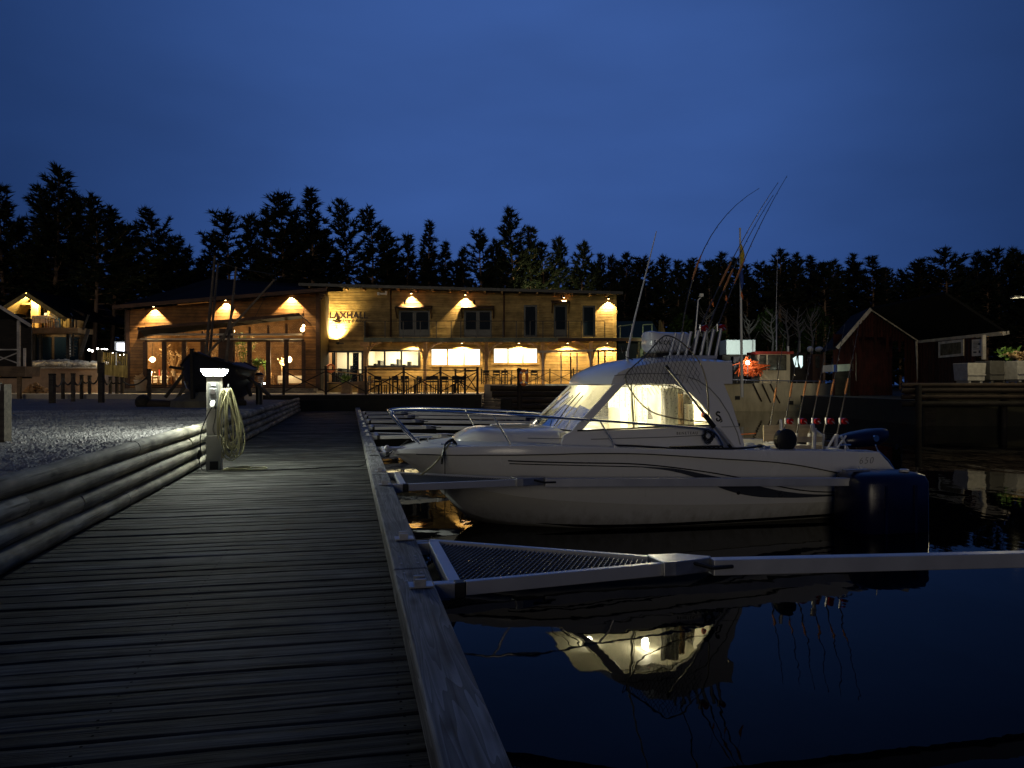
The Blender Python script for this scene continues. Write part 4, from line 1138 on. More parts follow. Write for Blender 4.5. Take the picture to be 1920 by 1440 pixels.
# mooring lines of the bow and spring
t = bthing('mooring_line', 'pale mooring line tied with dark rope at the port bow cleat', 'mooring line', (.62, -.62, 1.08))
mb = MB(); mb.tube(bl(smooth_path([(.64, -.66, 1.12), (.58, -.74, 1.06), (.52, -.76, .98), (.42, -.75, .86), (.25, -.70, .72), (.10, -.62, .62), (-.1, -.60, .70)], 4), t), .012, 6); mb.build('rope', hose_mat, t, smooth=60, local=True)
mb = MB(); rnd = random.Random(8)
for k in range(5): mb.tube(bl(smooth_path([(.72 + rnd.uniform(-.04, .04), -.60, 1.09), (.68, -.66, 1.135 + rnd.uniform(0, .03)), (.58, -.72, 1.12), (.53, -.78 - rnd.uniform(0, .02), 1.0), (.52, -.765, .90 + rnd.uniform(-.05, .05))], 3), t), .013, 5)
mb.tube(bl([(.555, -.775, 1.02), (.56, -.76, .55), (.56, -.74, .18)], t), .006, 5); mb.build('dark_rope', cable_black, t, smooth=60, local=True)
t = bthing('spring_line', 'dark mooring line lying along the near side deck beside the cabin', 'mooring line', (2.65, -1.13, 1.07))
mb = MB(); mb.tube(bl(smooth_path([(2.64, -1.12, 1.10), (2.66, -1.13, 1.085), (2.9, -1.15, 1.075), (3.15, -1.17, 1.055), (3.35, -1.20, 1.04), (3.45, -1.21, 1.035), (4.3, -1.2, 1.02), (4.7, -1.12, 1.03)], 4), t), .014, 6)
rnd = random.Random(9)
for k in range(12): mb.tube(bl(smooth_path([(3.36 + k * .06, -1.17, 1.05), (3.39 + k * .06, -1.24, 1.055), (3.42 + k * .06, -1.22, 1.03)], 3), t), .013, 5)
mb.build('rope', cable_black, t, smooth=60, local=True)
# fishing rods
def rod(name, label, base, tip, group, bend=0.0, reel_dir=1, butt=.34, color=cork, par=None, nring=7, reel=True, rr=1.0):
    base, tip = Vector(base), Vector(tip)
    t = bthing(name, label, 'fishing rod', tuple(base), group)
    d = (tip - base); L = d.length
    def at(q): k = q - q ** 2.6; return base + d * q + Vector((-bend * 1.6 * k, 0, bend * .9 * k))
    mb = MB(); mb.tube(bl([at(q) for q in np.linspace(0, 1, 14)], t), [(.0105 - .0072 * q) * rr for q in np.linspace(0, 1, 14)], 6); mb.build('blank', rod_black, t, smooth=60, local=True)
    mb = MB(); mb.tube(bl([at(0), at(.10)], t), .012, 8); mb.tube(bl([at(.155), at(.25)], t), .0115, 8); mb.build('grip', rod_black, t, smooth=60, local=True)
    mb = MB(); mb.tube(bl([at(.36), at(.40), at(.46), at(.50)], t), [.010, .016, .015, .009], 7); mb.build('wrap', color, t, smooth=60, local=True)
    if reel:
        c = at(.125); f = Vector((.055 * reel_dir, -.02, .0))
        mb = MB(); mb.tube(bl([c + f + Vector((0, -.035, 0)), c + f + Vector((0, .035, 0))], t), .045, 14); mb.build('reel', red_reel, t, smooth=40, local=True)
        mb = MB(); mb.tube(bl([c + Vector((0, 0, -.05)), c + Vector((0, 0, .05))], t), .015, 8); mb.tube(bl([c + f + Vector((0, -.04, 0)), c + f + Vector((.0, -.055, 0)), c + f + Vector((.03, -.06, -.03))], t), .008, 6); mb.build('reel_seat', galv, t, smooth=40, local=True)
    mb = MB()
    for k in range(nring):
        c = at(.36 + .63 * k / (nring - 1)); r1 = .012 - .0012 * k
        mb.tube(bl([c + Vector((r1 * 1.5 + r1 * math.cos(a), 0, r1 * math.sin(a))) for a in np.linspace(0, 6.283, 8)[:-1]], t), .0022, 4, closed=True)
    mb.build('line_guide', chrome, t, local=True)
    return t
rg = 'rods standing in the stern rod rack'
lab6 = ['leftmost stern rod, leaning beside the black winch', 'second stern rod from the left, red reel and white socket', 'third stern rod from the left, in the middle of the row',
        'fourth stern rod from the left, in the middle of the row', 'second stern rod from the right end of the row', 'rightmost stern rod with the biggest looking red reel']
for k in range(6):
    x = 5.60 + k * .155 if k else 5.56
    rod('fishing_rod', lab6[k], (x, .08 - .10 * k, 1.10 if k else .98), (x + .30 + .02 * k, .10 - .10 * k, 2.62 + .03 * k), rg)
tp = [(5.18, -.3, 4.66), (5.52, -.25, 4.78), (5.46, -.22, 4.60), (5.70, -.2, 4.90)]
bs = [3.86, 4.02, 4.16, 4.30]
lab4 = ['strongly bent roof rod, its tip curving far over', 'roof rod next to the bent one, tip high in the sky', 'roof rod with a shorter tip, third in the roof fan', 'rightmost and tallest roof rod of the fan']
for k in range(4):
    rod('roof_rod', lab4[k], (bs[k], -.44, 2.30), tp[k], 'rods fanned out in the roof rod holders', bend=(.55 if k == 0 else .12), reel=k in (1, 3))
for k, (x, l_) in enumerate(((4.40, 'orange lure hanging left under the roof rods'), (4.62, 'orange lure hanging in the middle under the roof rods'), (4.86, 'orange lure hanging right under the roof rods'))):
    t = bthing('lure', l_, 'lure', (x, -.35, 2.98 + .06 * k), 'lures hanging on the roof rods')
    mb = MB(); mb.tube([(0, 0, .06), (.012, 0, 0), (.03, 0, -.05)], [.006, .017, .004], 6); mb.build('spoon', orange_plastic, t, local=True)
    mb = MB(); mb.tube([(0, 0, .06), (-.02, 0, .22), (-.06, .0, .34 - .03 * k)], .0025, 4); mb.build('line', cable_black, t, local=True)
# stern rod rack tubes, bait board box, downrigger, gunwale fittings
t = bthing('rod_rack', 'row of white rod sockets on posts across the motorboat stern', 'rod rack', (5.9, -.2, .9))
for k in range(1, 6):
    x = 5.60 + k * .155
    mb = MB(); mb.tube(bl([(x - .03, .08 - .10 * k, .90), (x, .08 - .10 * k, 1.12)], t), .026, 9); mb.build('socket', white_plastic, t, smooth=50, local=True)
mb = MB(); mb.tube(bl([(5.56, .06, .92), (6.36, -.46, .92)], t), .018, 8); mb.tube(bl([(5.62, .05, .5), (5.62, .05, .92)], t), .018, 8); mb.tube(bl([(6.34, -.44, .5), (6.34, -.44, 1.12)], t), .02, 8); mb.build('rail', alu, t, local=True)
mb = MB(); mb.tube(bl([(5.60, -.95, .93), (5.62, -.95, 1.25)], t), .028, 9); mb.tube(bl([(5.60, -.95, 1.20), (5.58, -.95, 1.3)], t), .03, 9); mb.build('gunwale_socket', alu, t, local=True)
t = bthing('bait_box', 'open slatted wooden tray with a grey end board over the stern', 'tray', (5.85, -.25, .9))
mb = MB(); mb.bx(-.42, .36, .23, .25, .10, .34); mb.build('back_board', pale_board, t, local=True)
for z0 in (.0, .12): 
    mb = MB(); mb.bx(-.42, .20, -.27, -.25, z0, z0 + .075); mb.build('slat', pale_board, t, local=True)
mb = MB(); mb.prism([(.205, -.27, -.03), (.215, -.27, .22), (.37, .25, .33), (.37, .25, -.02)], (.014, 0, 0)); mb.build('end_board', galv, t, local=True)
mb = MB(); mb.bx(-.42, .36, -.25, .23, -.02, .0); mb.build('bottom', pale_board, t, local=True)
mb = MB()
for x, sx in ((.26, .16), (.46, -.12), (.10, .14)): mb.tube([(x, -.5, .02), (x + sx, -.5, .22)], .016, 7)
mb.build('strut', alu, t, local=True)
t = bthing('downrigger', 'black reel winch with looping cable on the near gunwale', 'winch', (5.13, -1.0, 1.0))
mb = MB(); mb.tube([(0, -.06, .10), (0, -.045, .10), (0, .045, .10), (0, .06, .10)], [.125, .15, .15, .125], 18); mb.build('reel', boat_black, t, smooth=40, local=True)
mb = MB(); mb.bx(-.06, .06, -.05, .05, -.08, -.03); mb.tube([(-.02, 0, -.05), (0, 0, .1)], .022, 8); mb.tube([(.05, -.02, .05), (.12, -.02, -.02)], .018, 8); mb.build('mount', galv, t, local=True)
mb = MB(); mb.tube([(-.05, 0, .16), (-.07, 0, .37)], .022, 8); mb.build('post', alu, t, local=True)
mb = MB(); mb.tube(smooth_path([(-.14, -.07, .06), (-.15, -.1, -.02), (-.05, -.16, -.15), (.10, -.18, -.22), (.22, -.18, -.21), (.26, -.12, -.06)], 5), .008, 5); mb.build('cable', cable_black, t, smooth=60, local=True)
t = bthing('cockpit_cover', 'crumpled pale tarpaulin bundled in the motorboat cockpit', 'tarpaulin', (4.85, -.3, .82))
vs = []; fs = []; rnd = random.Random(4)
for j in range(9):
    for i in range(13):
        vs.append((-.32 + .66 * i / 12, -.5 + 1.0 * j / 8, .13 * math.exp(-((i - 6) / 5.5) ** 2) + rnd.uniform(-.025, .03) + .06))
mb = MB(); mb.add(vs, [(j * 13 + i, j * 13 + i + 1, (j + 1) * 13 + i + 1, (j + 1) * 13 + i) for j in range(8) for i in range(12)]); mb.build('cover', tarp, t, smooth=60, local=True)
mb = MB(); mb.bx(-.30, .32, -.45, .45, -.37, .05); bevel(mb.build('engine_box', gel_grey, t, local=True), .03)
t = bthing('grab_rail', 'curved white grab rails at the edge of the cockpit', 'grab rail', (5.0, .85, .95))
mb = MB()
for k in range(3): mb.tube(smooth_path([(.08 * k, 0, -.06), (.08 * k - .02, 0, .12), (.08 * k + .03, 0, .20), (.08 * k + .07, 0, .10), (.08 * k + .09, 0, -.06)], 4), .012, 6)
mb.build('rail', white_plastic, t, smooth=60, local=True)
mb = MB(); mb.tube([(-.62, 0, .05), (.9, .1, .10)], .009, 6); mb.build('orange_line', orange_plastic, t, local=True)
# ================================================================== RESTAURANT
rs = thing('restaurant', 'long two-storey wooden harbour restaurant with glazed pavilion and warm wall lights', 'restaurant', (-6, 44, T_Z))
YP, YM = 43.0, 45.0                        # pavilion front, main wing front
def boards(mb, x0, x1, z0, ztop, y, pitch, holes=(), th=.035, side=-1):
    "horizontal cladding: each board a box of its own with a recessed joint; ztop(x) gives the sloping upper edge"
    z = z0; k = 0
    while z < max(ztop(x0), ztop(x1)):
        za, zb = z + .010, z + pitch - .010
        spans = [(x0, x1)]
        for hx0, hx1, hz0, hz1 in holes:
            if hz0 < zb - .01 and hz1 > za + .01:
                ns = []
                for a, b in spans:
                    if hx1 <= a or hx0 >= b: ns.append((a, b)); continue
                    if hx0 > a: ns.append((a, hx0))
                    if hx1 < b: ns.append((hx1, b))
                spans = ns
        for a, b in spans:
            zt0, zt1 = ztop(a), ztop(b)
            if zb <= min(zt0, zt1):
                jit = random.uniform(-.003, .003)
                cuts = [a, b]
                if b - a > 5: cuts = [a, a + (b - a) * random.uniform(.3, .7), b]
                for c0, c1 in zip(cuts, cuts[1:]):
                    mb.bx(c0 + .002, c1 - .002, y - th + jit, y, za, zb)
            elif za < max(zt0, zt1):
                # cut along the slope
                def xat(zz): return a + (zz - zt0) / (zt1 - zt0) * (b - a) if abs(zt1 - zt0) > 1e-6 else a
                if zt1 > zt0: poly = [(max(a, min(b, xat(za))), za), (b, za), (b, min(zb, zt1)), (max(a, min(b, xat(zb))), min(zb, zt1))]
                else: poly = [(a, za), (max(a, min(b, xat(za))), za), (max(a, min(b, xat(zb))), min(zb, zt0)), (a, min(zb, zt0))]
                mb.prism([(px_, y - th, pz_) for px_, pz_ in poly], (0, th, 0))
        z += pitch; k += 1
# ------- pavilion
xl, xr = PX(240, YP), PX(597, YP)
ez = lambda x: PZ(577, YP) + (x - xl) / (xr - xl) * (PZ(545, YP) - PZ(577, YP)) - .12
gx0, gx1 = PX(272, YP), PX(570, YP)          # glazing opening
gz0, gz1 = PZ(728, YP), PZ(641, YP)
hz = lambda x: PZ(619, YP) + (x - gx0) / (gx1 - gx0) * (PZ(592, YP) - PZ(619, YP))
mb = MB(); boards(mb, xl, gx0 - .02, T_Z + .1, ez, YP, .19)
boards(mb, gx1 + .02, xr, T_Z + .1, ez, YP, .19)
# band over the sloping hood
zb0 = hz(gx0)
def band(mb):
    z = hz(gx0)
    while z < ez(gx1):
        za, zb = z + .010, z + .180
        xa = gx0 if za >= hz(gx1) else gx0
        # board runs from gx0 to where the hood line meets it
        lim = lambda zz: min(gx1, gx0 + (zz - hz(gx0)) / (hz(gx1) - hz(gx0)) * (gx1 - gx0))
        x1a, x1b = max(gx0, lim(za)), max(gx0, lim(zb))
        top = lambda x: ez(x)
        if zb <= top(gx0):
            mb.prism([(gx0 - .02, YP - .035, za), (x1a, YP - .035, za), (x1b, YP - .035, zb), (gx0 - .02, YP - .035, zb)], (0, .035, 0))
        else:
            xs = lambda zz: max(gx0 - .02, gx0 + (zz - ez(gx0)) / (ez(gx1) - ez(gx0)) * (gx1 - gx0))
            a, b = xs(za), xs(zb)
            if x1a - a > .05: mb.prism([(a, YP - .035, za), (x1a, YP - .035, za), (max(x1b, b), YP - .035, zb), (b, YP - .035, zb)], (0, .035, 0))
        z += .19
band(mb)
o = mb.build('pavilion_cladding', pav_wood, rs); o['kind'] = 'stuff'
mb = MB()
mb.prism([(xl, YP + .004, T_Z), (gx0, YP + .004, T_Z), (gx0, YP + .004, ez(gx0)), (xl, YP + .004, ez(xl))], (0, .2, 0))
mb.prism([(gx1, YP + .004, T_Z), (xr, YP + .004, T_Z), (xr, YP + .004, ez(xr)), (gx1, YP + .004, ez(gx1))], (0, .2, 0))
mb.prism([(gx0, YP + .004, hz(gx0) + .0), (gx1, YP + .004, hz(gx1)), (gx1, YP + .004, ez(gx1)), (gx0, YP + .004, ez(gx0))], (0, .2, 0))
mb.build('pavilion_wall', brown_frame, rs)
mb = MB(); mb.bx(xl - .2, xl - .004, YP + .01, 52, T_Z, ez(xl)); mb.bx(xr + .004, xr + .12, YP + .01, YM - .05, T_Z, ez(xr)); mb.build('pavilion_side', dark_wood, rs)
mb = MB()
for x in (xl + .02, xr - .02): mb.bx(x - .11, x + .11, YP - .07, YP - .037, T_Z, ez(x) - .03)
mb.build('corner_board', brown_frame, rs)
# roof: front eave to the back ridge, one sloping slab
rz = lambda x: PZ(575, YP - 1) + (x - PX(213, YP - 1)) / (PX(612, YP - 1) - PX(213, YP - 1)) * (PZ(542, YP - 1) - PZ(575, YP - 1))
ra, rb = PX(211, 42), PX(613, 42)
mb = MB()
p = [(ra, 42.0, rz(ra)), (rb, 42.0, rz(rb)), (rb + .8, 53, rz(rb) + 1.45), (ra + 1.0, 53, rz(ra) + 3.1)]
mb.add([(a, b, c) for a, b, c in p] + [(a, b, c - .16) for a, b, c in p], [(0, 1, 2, 3), (7, 6, 5, 4), (0, 4, 5, 1), (1, 5, 6, 2), (2, 6, 7, 3), (3, 7, 4, 0)])
mb.build('pavilion_roof', roof_dark, rs)
mb = MB(); mb.bar((ra, 41.97, rz(ra) - .02), (rb, 41.97, rz(rb) - .02), .05, .20); mb.build('eave_board', brown_frame, rs)
mb = MB()
for k in range(3): mb.bar((rb - .45, 42.2, rz(rb) - .22 - .16 * k), (rb - .05 - .12 * k, 42.2, rz(rb) - .20 - .16 * k), .2, .10)
mb.build('eave_bracket', brown_frame, rs)
# hood round the glazing
hd = .85
mb = MB()
mb.add([(gx0 + .08, YP - hd, hz(gx0)), (gx1 - .05, YP - hd, hz(gx1)), (gx1, YP - .04, hz(gx1) - .10), (gx0, YP - .04, hz(gx0) - .34)] +
       [(gx0 + .08, YP - hd, hz(gx0) - .05), (gx1 - .05, YP - hd, hz(gx1) - .05), (gx1, YP - .04, hz(gx1) - .15), (gx0, YP - .04, hz(gx0) - .39)],
       [(0, 3, 2, 1), (4, 5, 6, 7), (0, 1, 5, 4), (1, 2, 6, 5), (2, 3, 7, 6), (3, 0, 4, 7)])
mb.build('hood', tar_wood, rs)
mb = MB()
mb.prism([(gx1 - .05, YP - hd, hz(gx1) - .002), (gx1 + .38, YP - .04, hz(gx1) - .50), (gx1 + .003, YP - .04, hz(gx1) - .10)], (.03, 0, .03))
mb.prism([(gx0 + .08, YP - hd, hz(gx0) - .002), (gx0 - .42, YP - .04, hz(gx0) - .55), (gx0 - .003, YP - .04, hz(gx0) - .34)], (-.03, 0, .03))
mb.build('hood_cheek', brown_frame, rs)
mb = MB(); mb.bar((gx0 + .0, YP - hd - .02, hz(gx0) + .0), (gx1 - .02, YP - hd - .02, hz(gx1)), .04, .16); mb.build('hood_fascia', brown_frame, rs)
zt0, zt1 = PZ(637, YP), PZ(629, YP)
mb = MB(); mb.bx(gx0, gx1, YP - .55, YP - .05, zt0 - .02, zt0 + .05); mb.bx(gx0 + .15, gx1 - .05, YP - .20, YP - .05, zt1, zt1 + .10); mb.build('awning_box', pale_trim, rs)
# glazing bars and panes, lower doors and sloping upper lights
mx = [272, 308, 345, 380, 414, 436, 468, 503, 537, 570]
mb = MB()
for q, xx in enumerate(mx):
    x = PX(xx, YP); w = .10 if q in (0, 9) else .075
    mb.bx(x - w, x + w, YP - .06, YP + .10, T_Z + .25, gz1 - .001)
    mb.bx(x - w * .7, x + w * .7, YP - .05, YP + .08, zt1 + .101, hz(x) - .35)
xc0, xc1 = PX(412, YP), PX(438, YP)
mb.bx(xc0, xc1, YP - .10, YP + .11, T_Z + .25, hz(xc0) - .30)
mb.bx(gx0, gx1, YP - .045, YP + .09, gz1, zt0 - .021); mb.bx(gx0, gx1, YP - .045, YP + .09, T_Z + .25, T_Z + .36)
mb.build('glazing_frame', brown_frame, rs)
for a, b in zip(mx, mx[1:]):
    if a == 414: continue
    x0, x1 = PX(a, YP) + .08, PX(b, YP) - .08
    fr = MB(); fr.bx(x0, x0 + .05, YP - .02, YP + .03, T_Z + .37, gz1 - .01); fr.bx(x1 - .05, x1, YP - .02, YP + .03, T_Z + .37, gz1 - .01); fr.bx(x0 + .05, x1 - .05, YP - .02, YP + .03, T_Z + .37, T_Z + .47)
    d = fr.build('glass_door', brown_frame, rs)
    pn = MB(); pn.add([(x0, YP, T_Z + .37), (x1, YP, T_Z + .37), (x1, YP, gz1), (x0, YP, gz1)], [(0, 1, 2, 3)]); pn.build('pane', pane_clear, d)
    pn = MB(); pn.add([(x0, YP, zt1 + .1), (x1, YP, zt1 + .1), (x1, YP, hz(x1) - .3), (x0, YP, max(hz(x0) - .3, zt1 + .11))], [(0, 1, 2, 3)]); pn.build('upper_pane', pane_clear, rs)
# steps before the pavilion
mb = MB(); mb.bx(xl + .1, xr + .3, YP - 1.6, YP - .01, T_Z, T_Z + .13); mb.bx(xl + .3, xr, YP - 1.0, YP - .012, T_Z + .131, T_Z + .25); mb.build('step', terrace_wood, rs)
# room behind the glass
mb = MB(); mb.bx(xl, xr, YP + .11, 49.5, T_Z + .15, T_Z + .25); mb.bx(xl, xr, 49.4, 49.5, T_Z + .251, 7.2); mb.bx(xl + .01, xl + .06, YP + .2, 49.4, T_Z + .251, 5.9); mb.bx(xr - .06, xr - .01, YP + .2, 49.4, T_Z + .251, 6.9)
mb.build('inner_wall', inner_wood, rs)
# ------- main wing
wx0, wx1 = PX(596, YM), PX(1153, YM)
mz = lambda x: PZ(537, YM) + (x - wx0) / (wx1 - wx0) * (PZ(551, YM) - PZ(537, YM))
doors = [(748, 806, 582, 632), (870, 922, 582, 632), (982, 1007, 572, 632), (1038, 1063, 572, 632), (1092, 1116, 573, 632)]
lows = [(602, 678, 661, 716), (690, 784, 659, 685), (808, 901, 655, 684), (925, 1008, 654, 680)]
H = lambda r: (PX(r[0], YM), PX(r[1], YM), PZ(r[3], YM), PZ(r[2], YM))
holes = [H(r) for r in doors + lows]
mb = MB(); boards(mb, wx0, wx1, T_Z, mz, YM, .165, holes)
o = mb.build('main_cladding', facade_wood, rs); o['kind'] = 'stuff'
mb = MB()
def backing(mb):
    # wall behind the boards, left open at windows
    xs = sorted({wx0, wx1, *[h[0] for h in holes], *[h[1] for h in holes]}); zs = sorted({T_Z - .2, 7.6, *[h[2] for h in holes], *[h[3] for h in holes]})
    for a, b in zip(xs, xs[1:]):
        for c, d in zip(zs, zs[1:]):
            mx_, mz_ = (a + b) / 2, (c + d) / 2
            if any(h[0] < mx_ < h[1] and h[2] < mz_ < h[3] for h in holes): continue
            t0, t1 = min(d, mz(a)), min(d, mz(b))
            if t0 <= c: continue
            mb.prism([(a, YM + .002, c), (b, YM + .002, c), (b, YM + .002, t1), (a, YM + .002, t0)], (0, .18, 0))
backing(mb)
mb.bx(wx1 - .15, wx1 - .005, YM + .19, 56, T_Z - .2, mz(wx1) - .02); mb.bx(wx0, wx0 + .1, YM + .19, 56, T_Z, mz(wx0) - .1); mb.bx(wx0 + .11, wx1 - .16, 55.9, 56, T_Z, 7)
mb.build('main_wall', facade_wood, rs)
mb = MB()
for x in (PX(733, YM), PX(945, YM)): mb.tube([(x, YM - .10, mz(x) + .1), (x, YM - .10, PZ(632, YM))], .05, 8)
mb.build('downpipe', brown_frame, rs)
mb = MB(); mb.bx(wx1 - .10, wx1 + .08, YM - .075, YM - .037, T_Z, mz(wx1)); mb.build('corner_board', facade_wood, rs)
ya = 44.0
ma, mbx = PX(560, ya), PX(1168, ya)
wz = lambda x: PZ(531, ya) + (x - ma) / (mbx - ma) * (PZ(547, ya) - PZ(531, ya))
mb = MB()
p = [(ma, ya, wz(ma)), (mbx, ya, wz(mbx)), (mbx, 57, wz(mbx) + .25), (ma, 57, wz(ma) + .25)]
mb.add(p + [(a, b, c - .13) for a, b, c in p], [(0, 1, 2, 3), (7, 6, 5, 4), (0, 4, 5, 1), (1, 5, 6, 2), (2, 6, 7, 3), (3, 7, 4, 0)])
mb.build('main_roof', roof_dark, rs)
mb = MB(); mb.bar((ma, ya - .03, wz(ma) - .07), (mbx, ya - .03, wz(mbx) - .07), .05, .17); mb.build('roof_fascia', black_metal, rs)
x = ma + .6
while x < mbx - .3:
    mb = MB(); mb.bar((x, ya + .05, wz(x) - .19), (x, YM - .04, wz(x) - .17), .10, .11); mb.build('rafter_end', pine_wood, rs); x += 1.02
# doors and windows of the upper floor
for q, r in enumerate(doors):
    x0, x1, z0, z1 = H(r)
    f = MB(); f.bx(x0 - .10, x0 - .001, YM - .06, YM + .06, z0, z1 + .10); f.bx(x1 + .001, x1 + .10, YM - .06, YM + .06, z0, z1 + .10); f.bx(x0, x1, YM - .06, YM + .06, z1 + .001, z1 + .10)
    w = f.build('door_casing' if q in (0, 1, 3) else 'window_casing', facade_wood, rs)
    lv = MB(); n_ = 2 if q < 2 else 1
    for k in range(n_):
        a, b = x0 + (x1 - x0) * k / n_, x0 + (x1 - x0) * (k + 1) / n_
        lv.bx(a + .01, a + .10, YM + .02, YM + .07, z0, z1); lv.bx(b - .10, b - .01, YM + .02, YM + .07, z0, z1); lv.bx(a + .1, b - .1, YM + .02, YM + .07, z1 - .10, z1); lv.bx(a + .1, b - .1, YM + .02, YM + .07, z0, z0 + (.45 if q in (0, 1, 3) else .12))
    lv.build('door_leaf' if q in (0, 1, 3) else 'sash', door_dark, w)
    pn = MB(); pn.add([(x0, YM + .05, z0), (x1, YM + .05, z0), (x1, YM + .05, z1), (x0, YM + .05, z1)], [(0, 1, 2, 3)]); pn.build('pane', pane_dark, w)
    if q in (0, 1, 3):
        cz_ = z1 + .16; e = .35 if q < 2 else .14
        c_ = MB(); c_.add([(x0 - .15, YM - .75, cz_ - .05), (x1 + .15, YM - .75, cz_ - .05), (x1 + .15, YM - .04, cz_ + .12), (x0 - .15, YM - .04, cz_ + .12), (x0 - .15, YM - .75, cz_ - .12), (x1 + .15, YM - .75, cz_ - .12), (x1 + .15, YM - .04, cz_ + .04), (x0 - .15, YM - .04, cz_ + .04)],
                           [(0, 1, 2, 3), (7, 6, 5, 4), (0, 4, 5, 1), (1, 5, 6, 2), (2, 6, 7, 3), (3, 7, 4, 0)])
        cp = c_.build('door_canopy', brown_frame, rs)
        c_ = MB()
        for xx in (x0 - .10, x1 + .10): c_.bar((xx, YM - .68, cz_ - .11), (xx, YM - .05, cz_ - .62), .07, .07)
        c_.build('bracket', brown_frame, cp)
        n_ = MB(); xx = x0 + (.42 if q == 0 else .62 if q == 1 else .45); n_.tube([(xx, YM - .42, cz_ + .14), (xx, YM - .42, cz_ + .34)], .06, 8); n_.ball((xx, YM - .42, cz_ + .36), .07, 6); n_.build('door_lantern', black_metal, rs)
# ground floor windows: the white ones are lit from inside behind frosted panes
for q, r in enumerate(lows):
    x0, x1, z0, z1 = H(r)
    f = MB(); wd = .07
    for (a, b, c, d) in ((x0 - .12, x1 + .12, z1 + .001, z1 + .10), (x0 - .12, x1 + .12, z0 - .12, z0 - .001), (x0 - .12, x0 - .001, z0, z1), (x1 + .001, x1 + .12, z0, z1)): f.bx(a, b, YM - .075, YM + .05, c, d)
    nn = 3
    for k in range(1, nn): xx = x0 + (x1 - x0) * k / nn; f.bx(xx - .05, xx + .05, YM - .05, YM + .05, z0, z1)
    w = f.build('window', black_metal if q < 2 else facade_wood, rs)
    for k in range(nn):
        a, b = x0 + (x1 - x0) * k / nn + .05, x0 + (x1 - x0) * (k + 1) / nn - .05
        pn = MB(); pn.add([(a, YM + .03, z0), (b, YM + .03, z0), (b, YM + .03, z1), (a, YM + .03, z1)], [(0, 1, 2, 3)]); pn.build('pane', frost_light if q >= 2 else pane_clear, w)
    if q < 2:        # a lit room behind
        rm = MB(); rm.bx(x0 - .3, x1 + .3, YM + 2.6, YM + 2.65, z0 - .8, z1 + .4); rm.bx(x0 - .3, x1 + .3, YM + .2, YM + 2.6, z0 - .85, z0 - .8); rm.bx(x0 - .3, x1 + .3, YM + .2, YM + 2.6, z1 + .4, z1 + .45)
        rm.bx(x0 - .35, x0 - .301, YM + .2, YM + 2.6, z0 - .8, z1 + .4); rm.bx(x1 + .301, x1 + .35, YM + .2, YM + 2.6, z0 - .8, z1 + .4); rm.build('kitchen_room', lining, rs)
        cab = MB(); rnd = random.Random(q + 2)
        for k in range(9):
            xx = x0 + (x1 - x0) * (k + .4) / 9; h_ = rnd.uniform(.15, .75); cab.bx(xx, xx + rnd.uniform(.08, .22), YM + rnd.uniform(.5, 2), YM + 2.2, z0 - .5, z0 + h_ * .8 - (.1 if q else -.4))
        cab.build('kitchen_shelf', door_dark, rs)
        if q == 0:
            cab = MB(); xx = x0 + .55; cab.bx(xx, xx + .08, YM + .4, YM + .5, z0, z1); cab.bx(xx + .9, xx + .98, YM + .4, YM + .5, z0, z1); cab.bx(xx + 1.25, xx + 1.6, YM + .4, YM + .45, z0, z1); cab.build('inner_door', pane_dark, rs)
        lamp('AREA', 'kitchen_light', ((x0 + x1) / 2, YM + 1.3, z1 + .35), 150 if q else 70, (1, .86, .55), rs).data.size = 1.2
# ------- balcony with brackets and railing
YB = 43.5
bx0, bx1 = PX(682, YB), PX(1228, YB)
bz = PZ(633, YB)
mb = MB()
n_ = 10
for k in range(n_): mb.bx(bx0, bx1, YB + .03 + k * .147, YB + .03 + k * .147 + .14, bz - .05, bz)
mb.build('balcony_floor', balcony_wood, rs)
mb = MB(); mb.bx(bx0, PX(1046, YB), YB - .045, YB, bz - .25, bz - .001); mb.build('balcony_fascia', balcony_wood, rs)
mb = MB(); mb.bx(PX(1046, YB) + .01, bx1, YB - .03, YB + .02, bz - .2, bz - .03); mb.build('balcony_fascia', brown_frame, rs)
mb = MB()
for k in range(16): xx = bx0 + .3 + k * (bx1 - bx0 - .6) / 15; mb.bx(xx - .05, xx + .05, YB + .03, YM - .04, bz - .20, bz - .055)
mb.build('balcony_joist', pine_wood, rs)
rt = PZ(602, YB)
mb = MB()
posts_x = [684, 722, 756, 788, 818, 846, 864, 893, 921, 943, 968, 994, 1018, 1042, 1066, 1090, 1113, 1134]
mb.tube([(PX(684, YB), YB, rt), (PX(1134, YB), YB, rt)], .026, 6); mb.tube([(PX(684, YB), YB, bz + .10), (PX(1134, YB), YB, bz + .10)], .016, 6)
for xx in posts_x: mb.bx(PX(xx, YB) - .022, PX(xx, YB) + .022, YB - .022, YB + .022, bz, rt - .027)
mb.build('balcony_railing', black_metal, rs)
mb = MB()
for k in range(5): mb.bx(bx0 - .03, bx0, YB + .05 + k * .28, YB + .28 + k * .28, bz - .02, rt)
mb.build('balcony_side', facade_wood, rs)
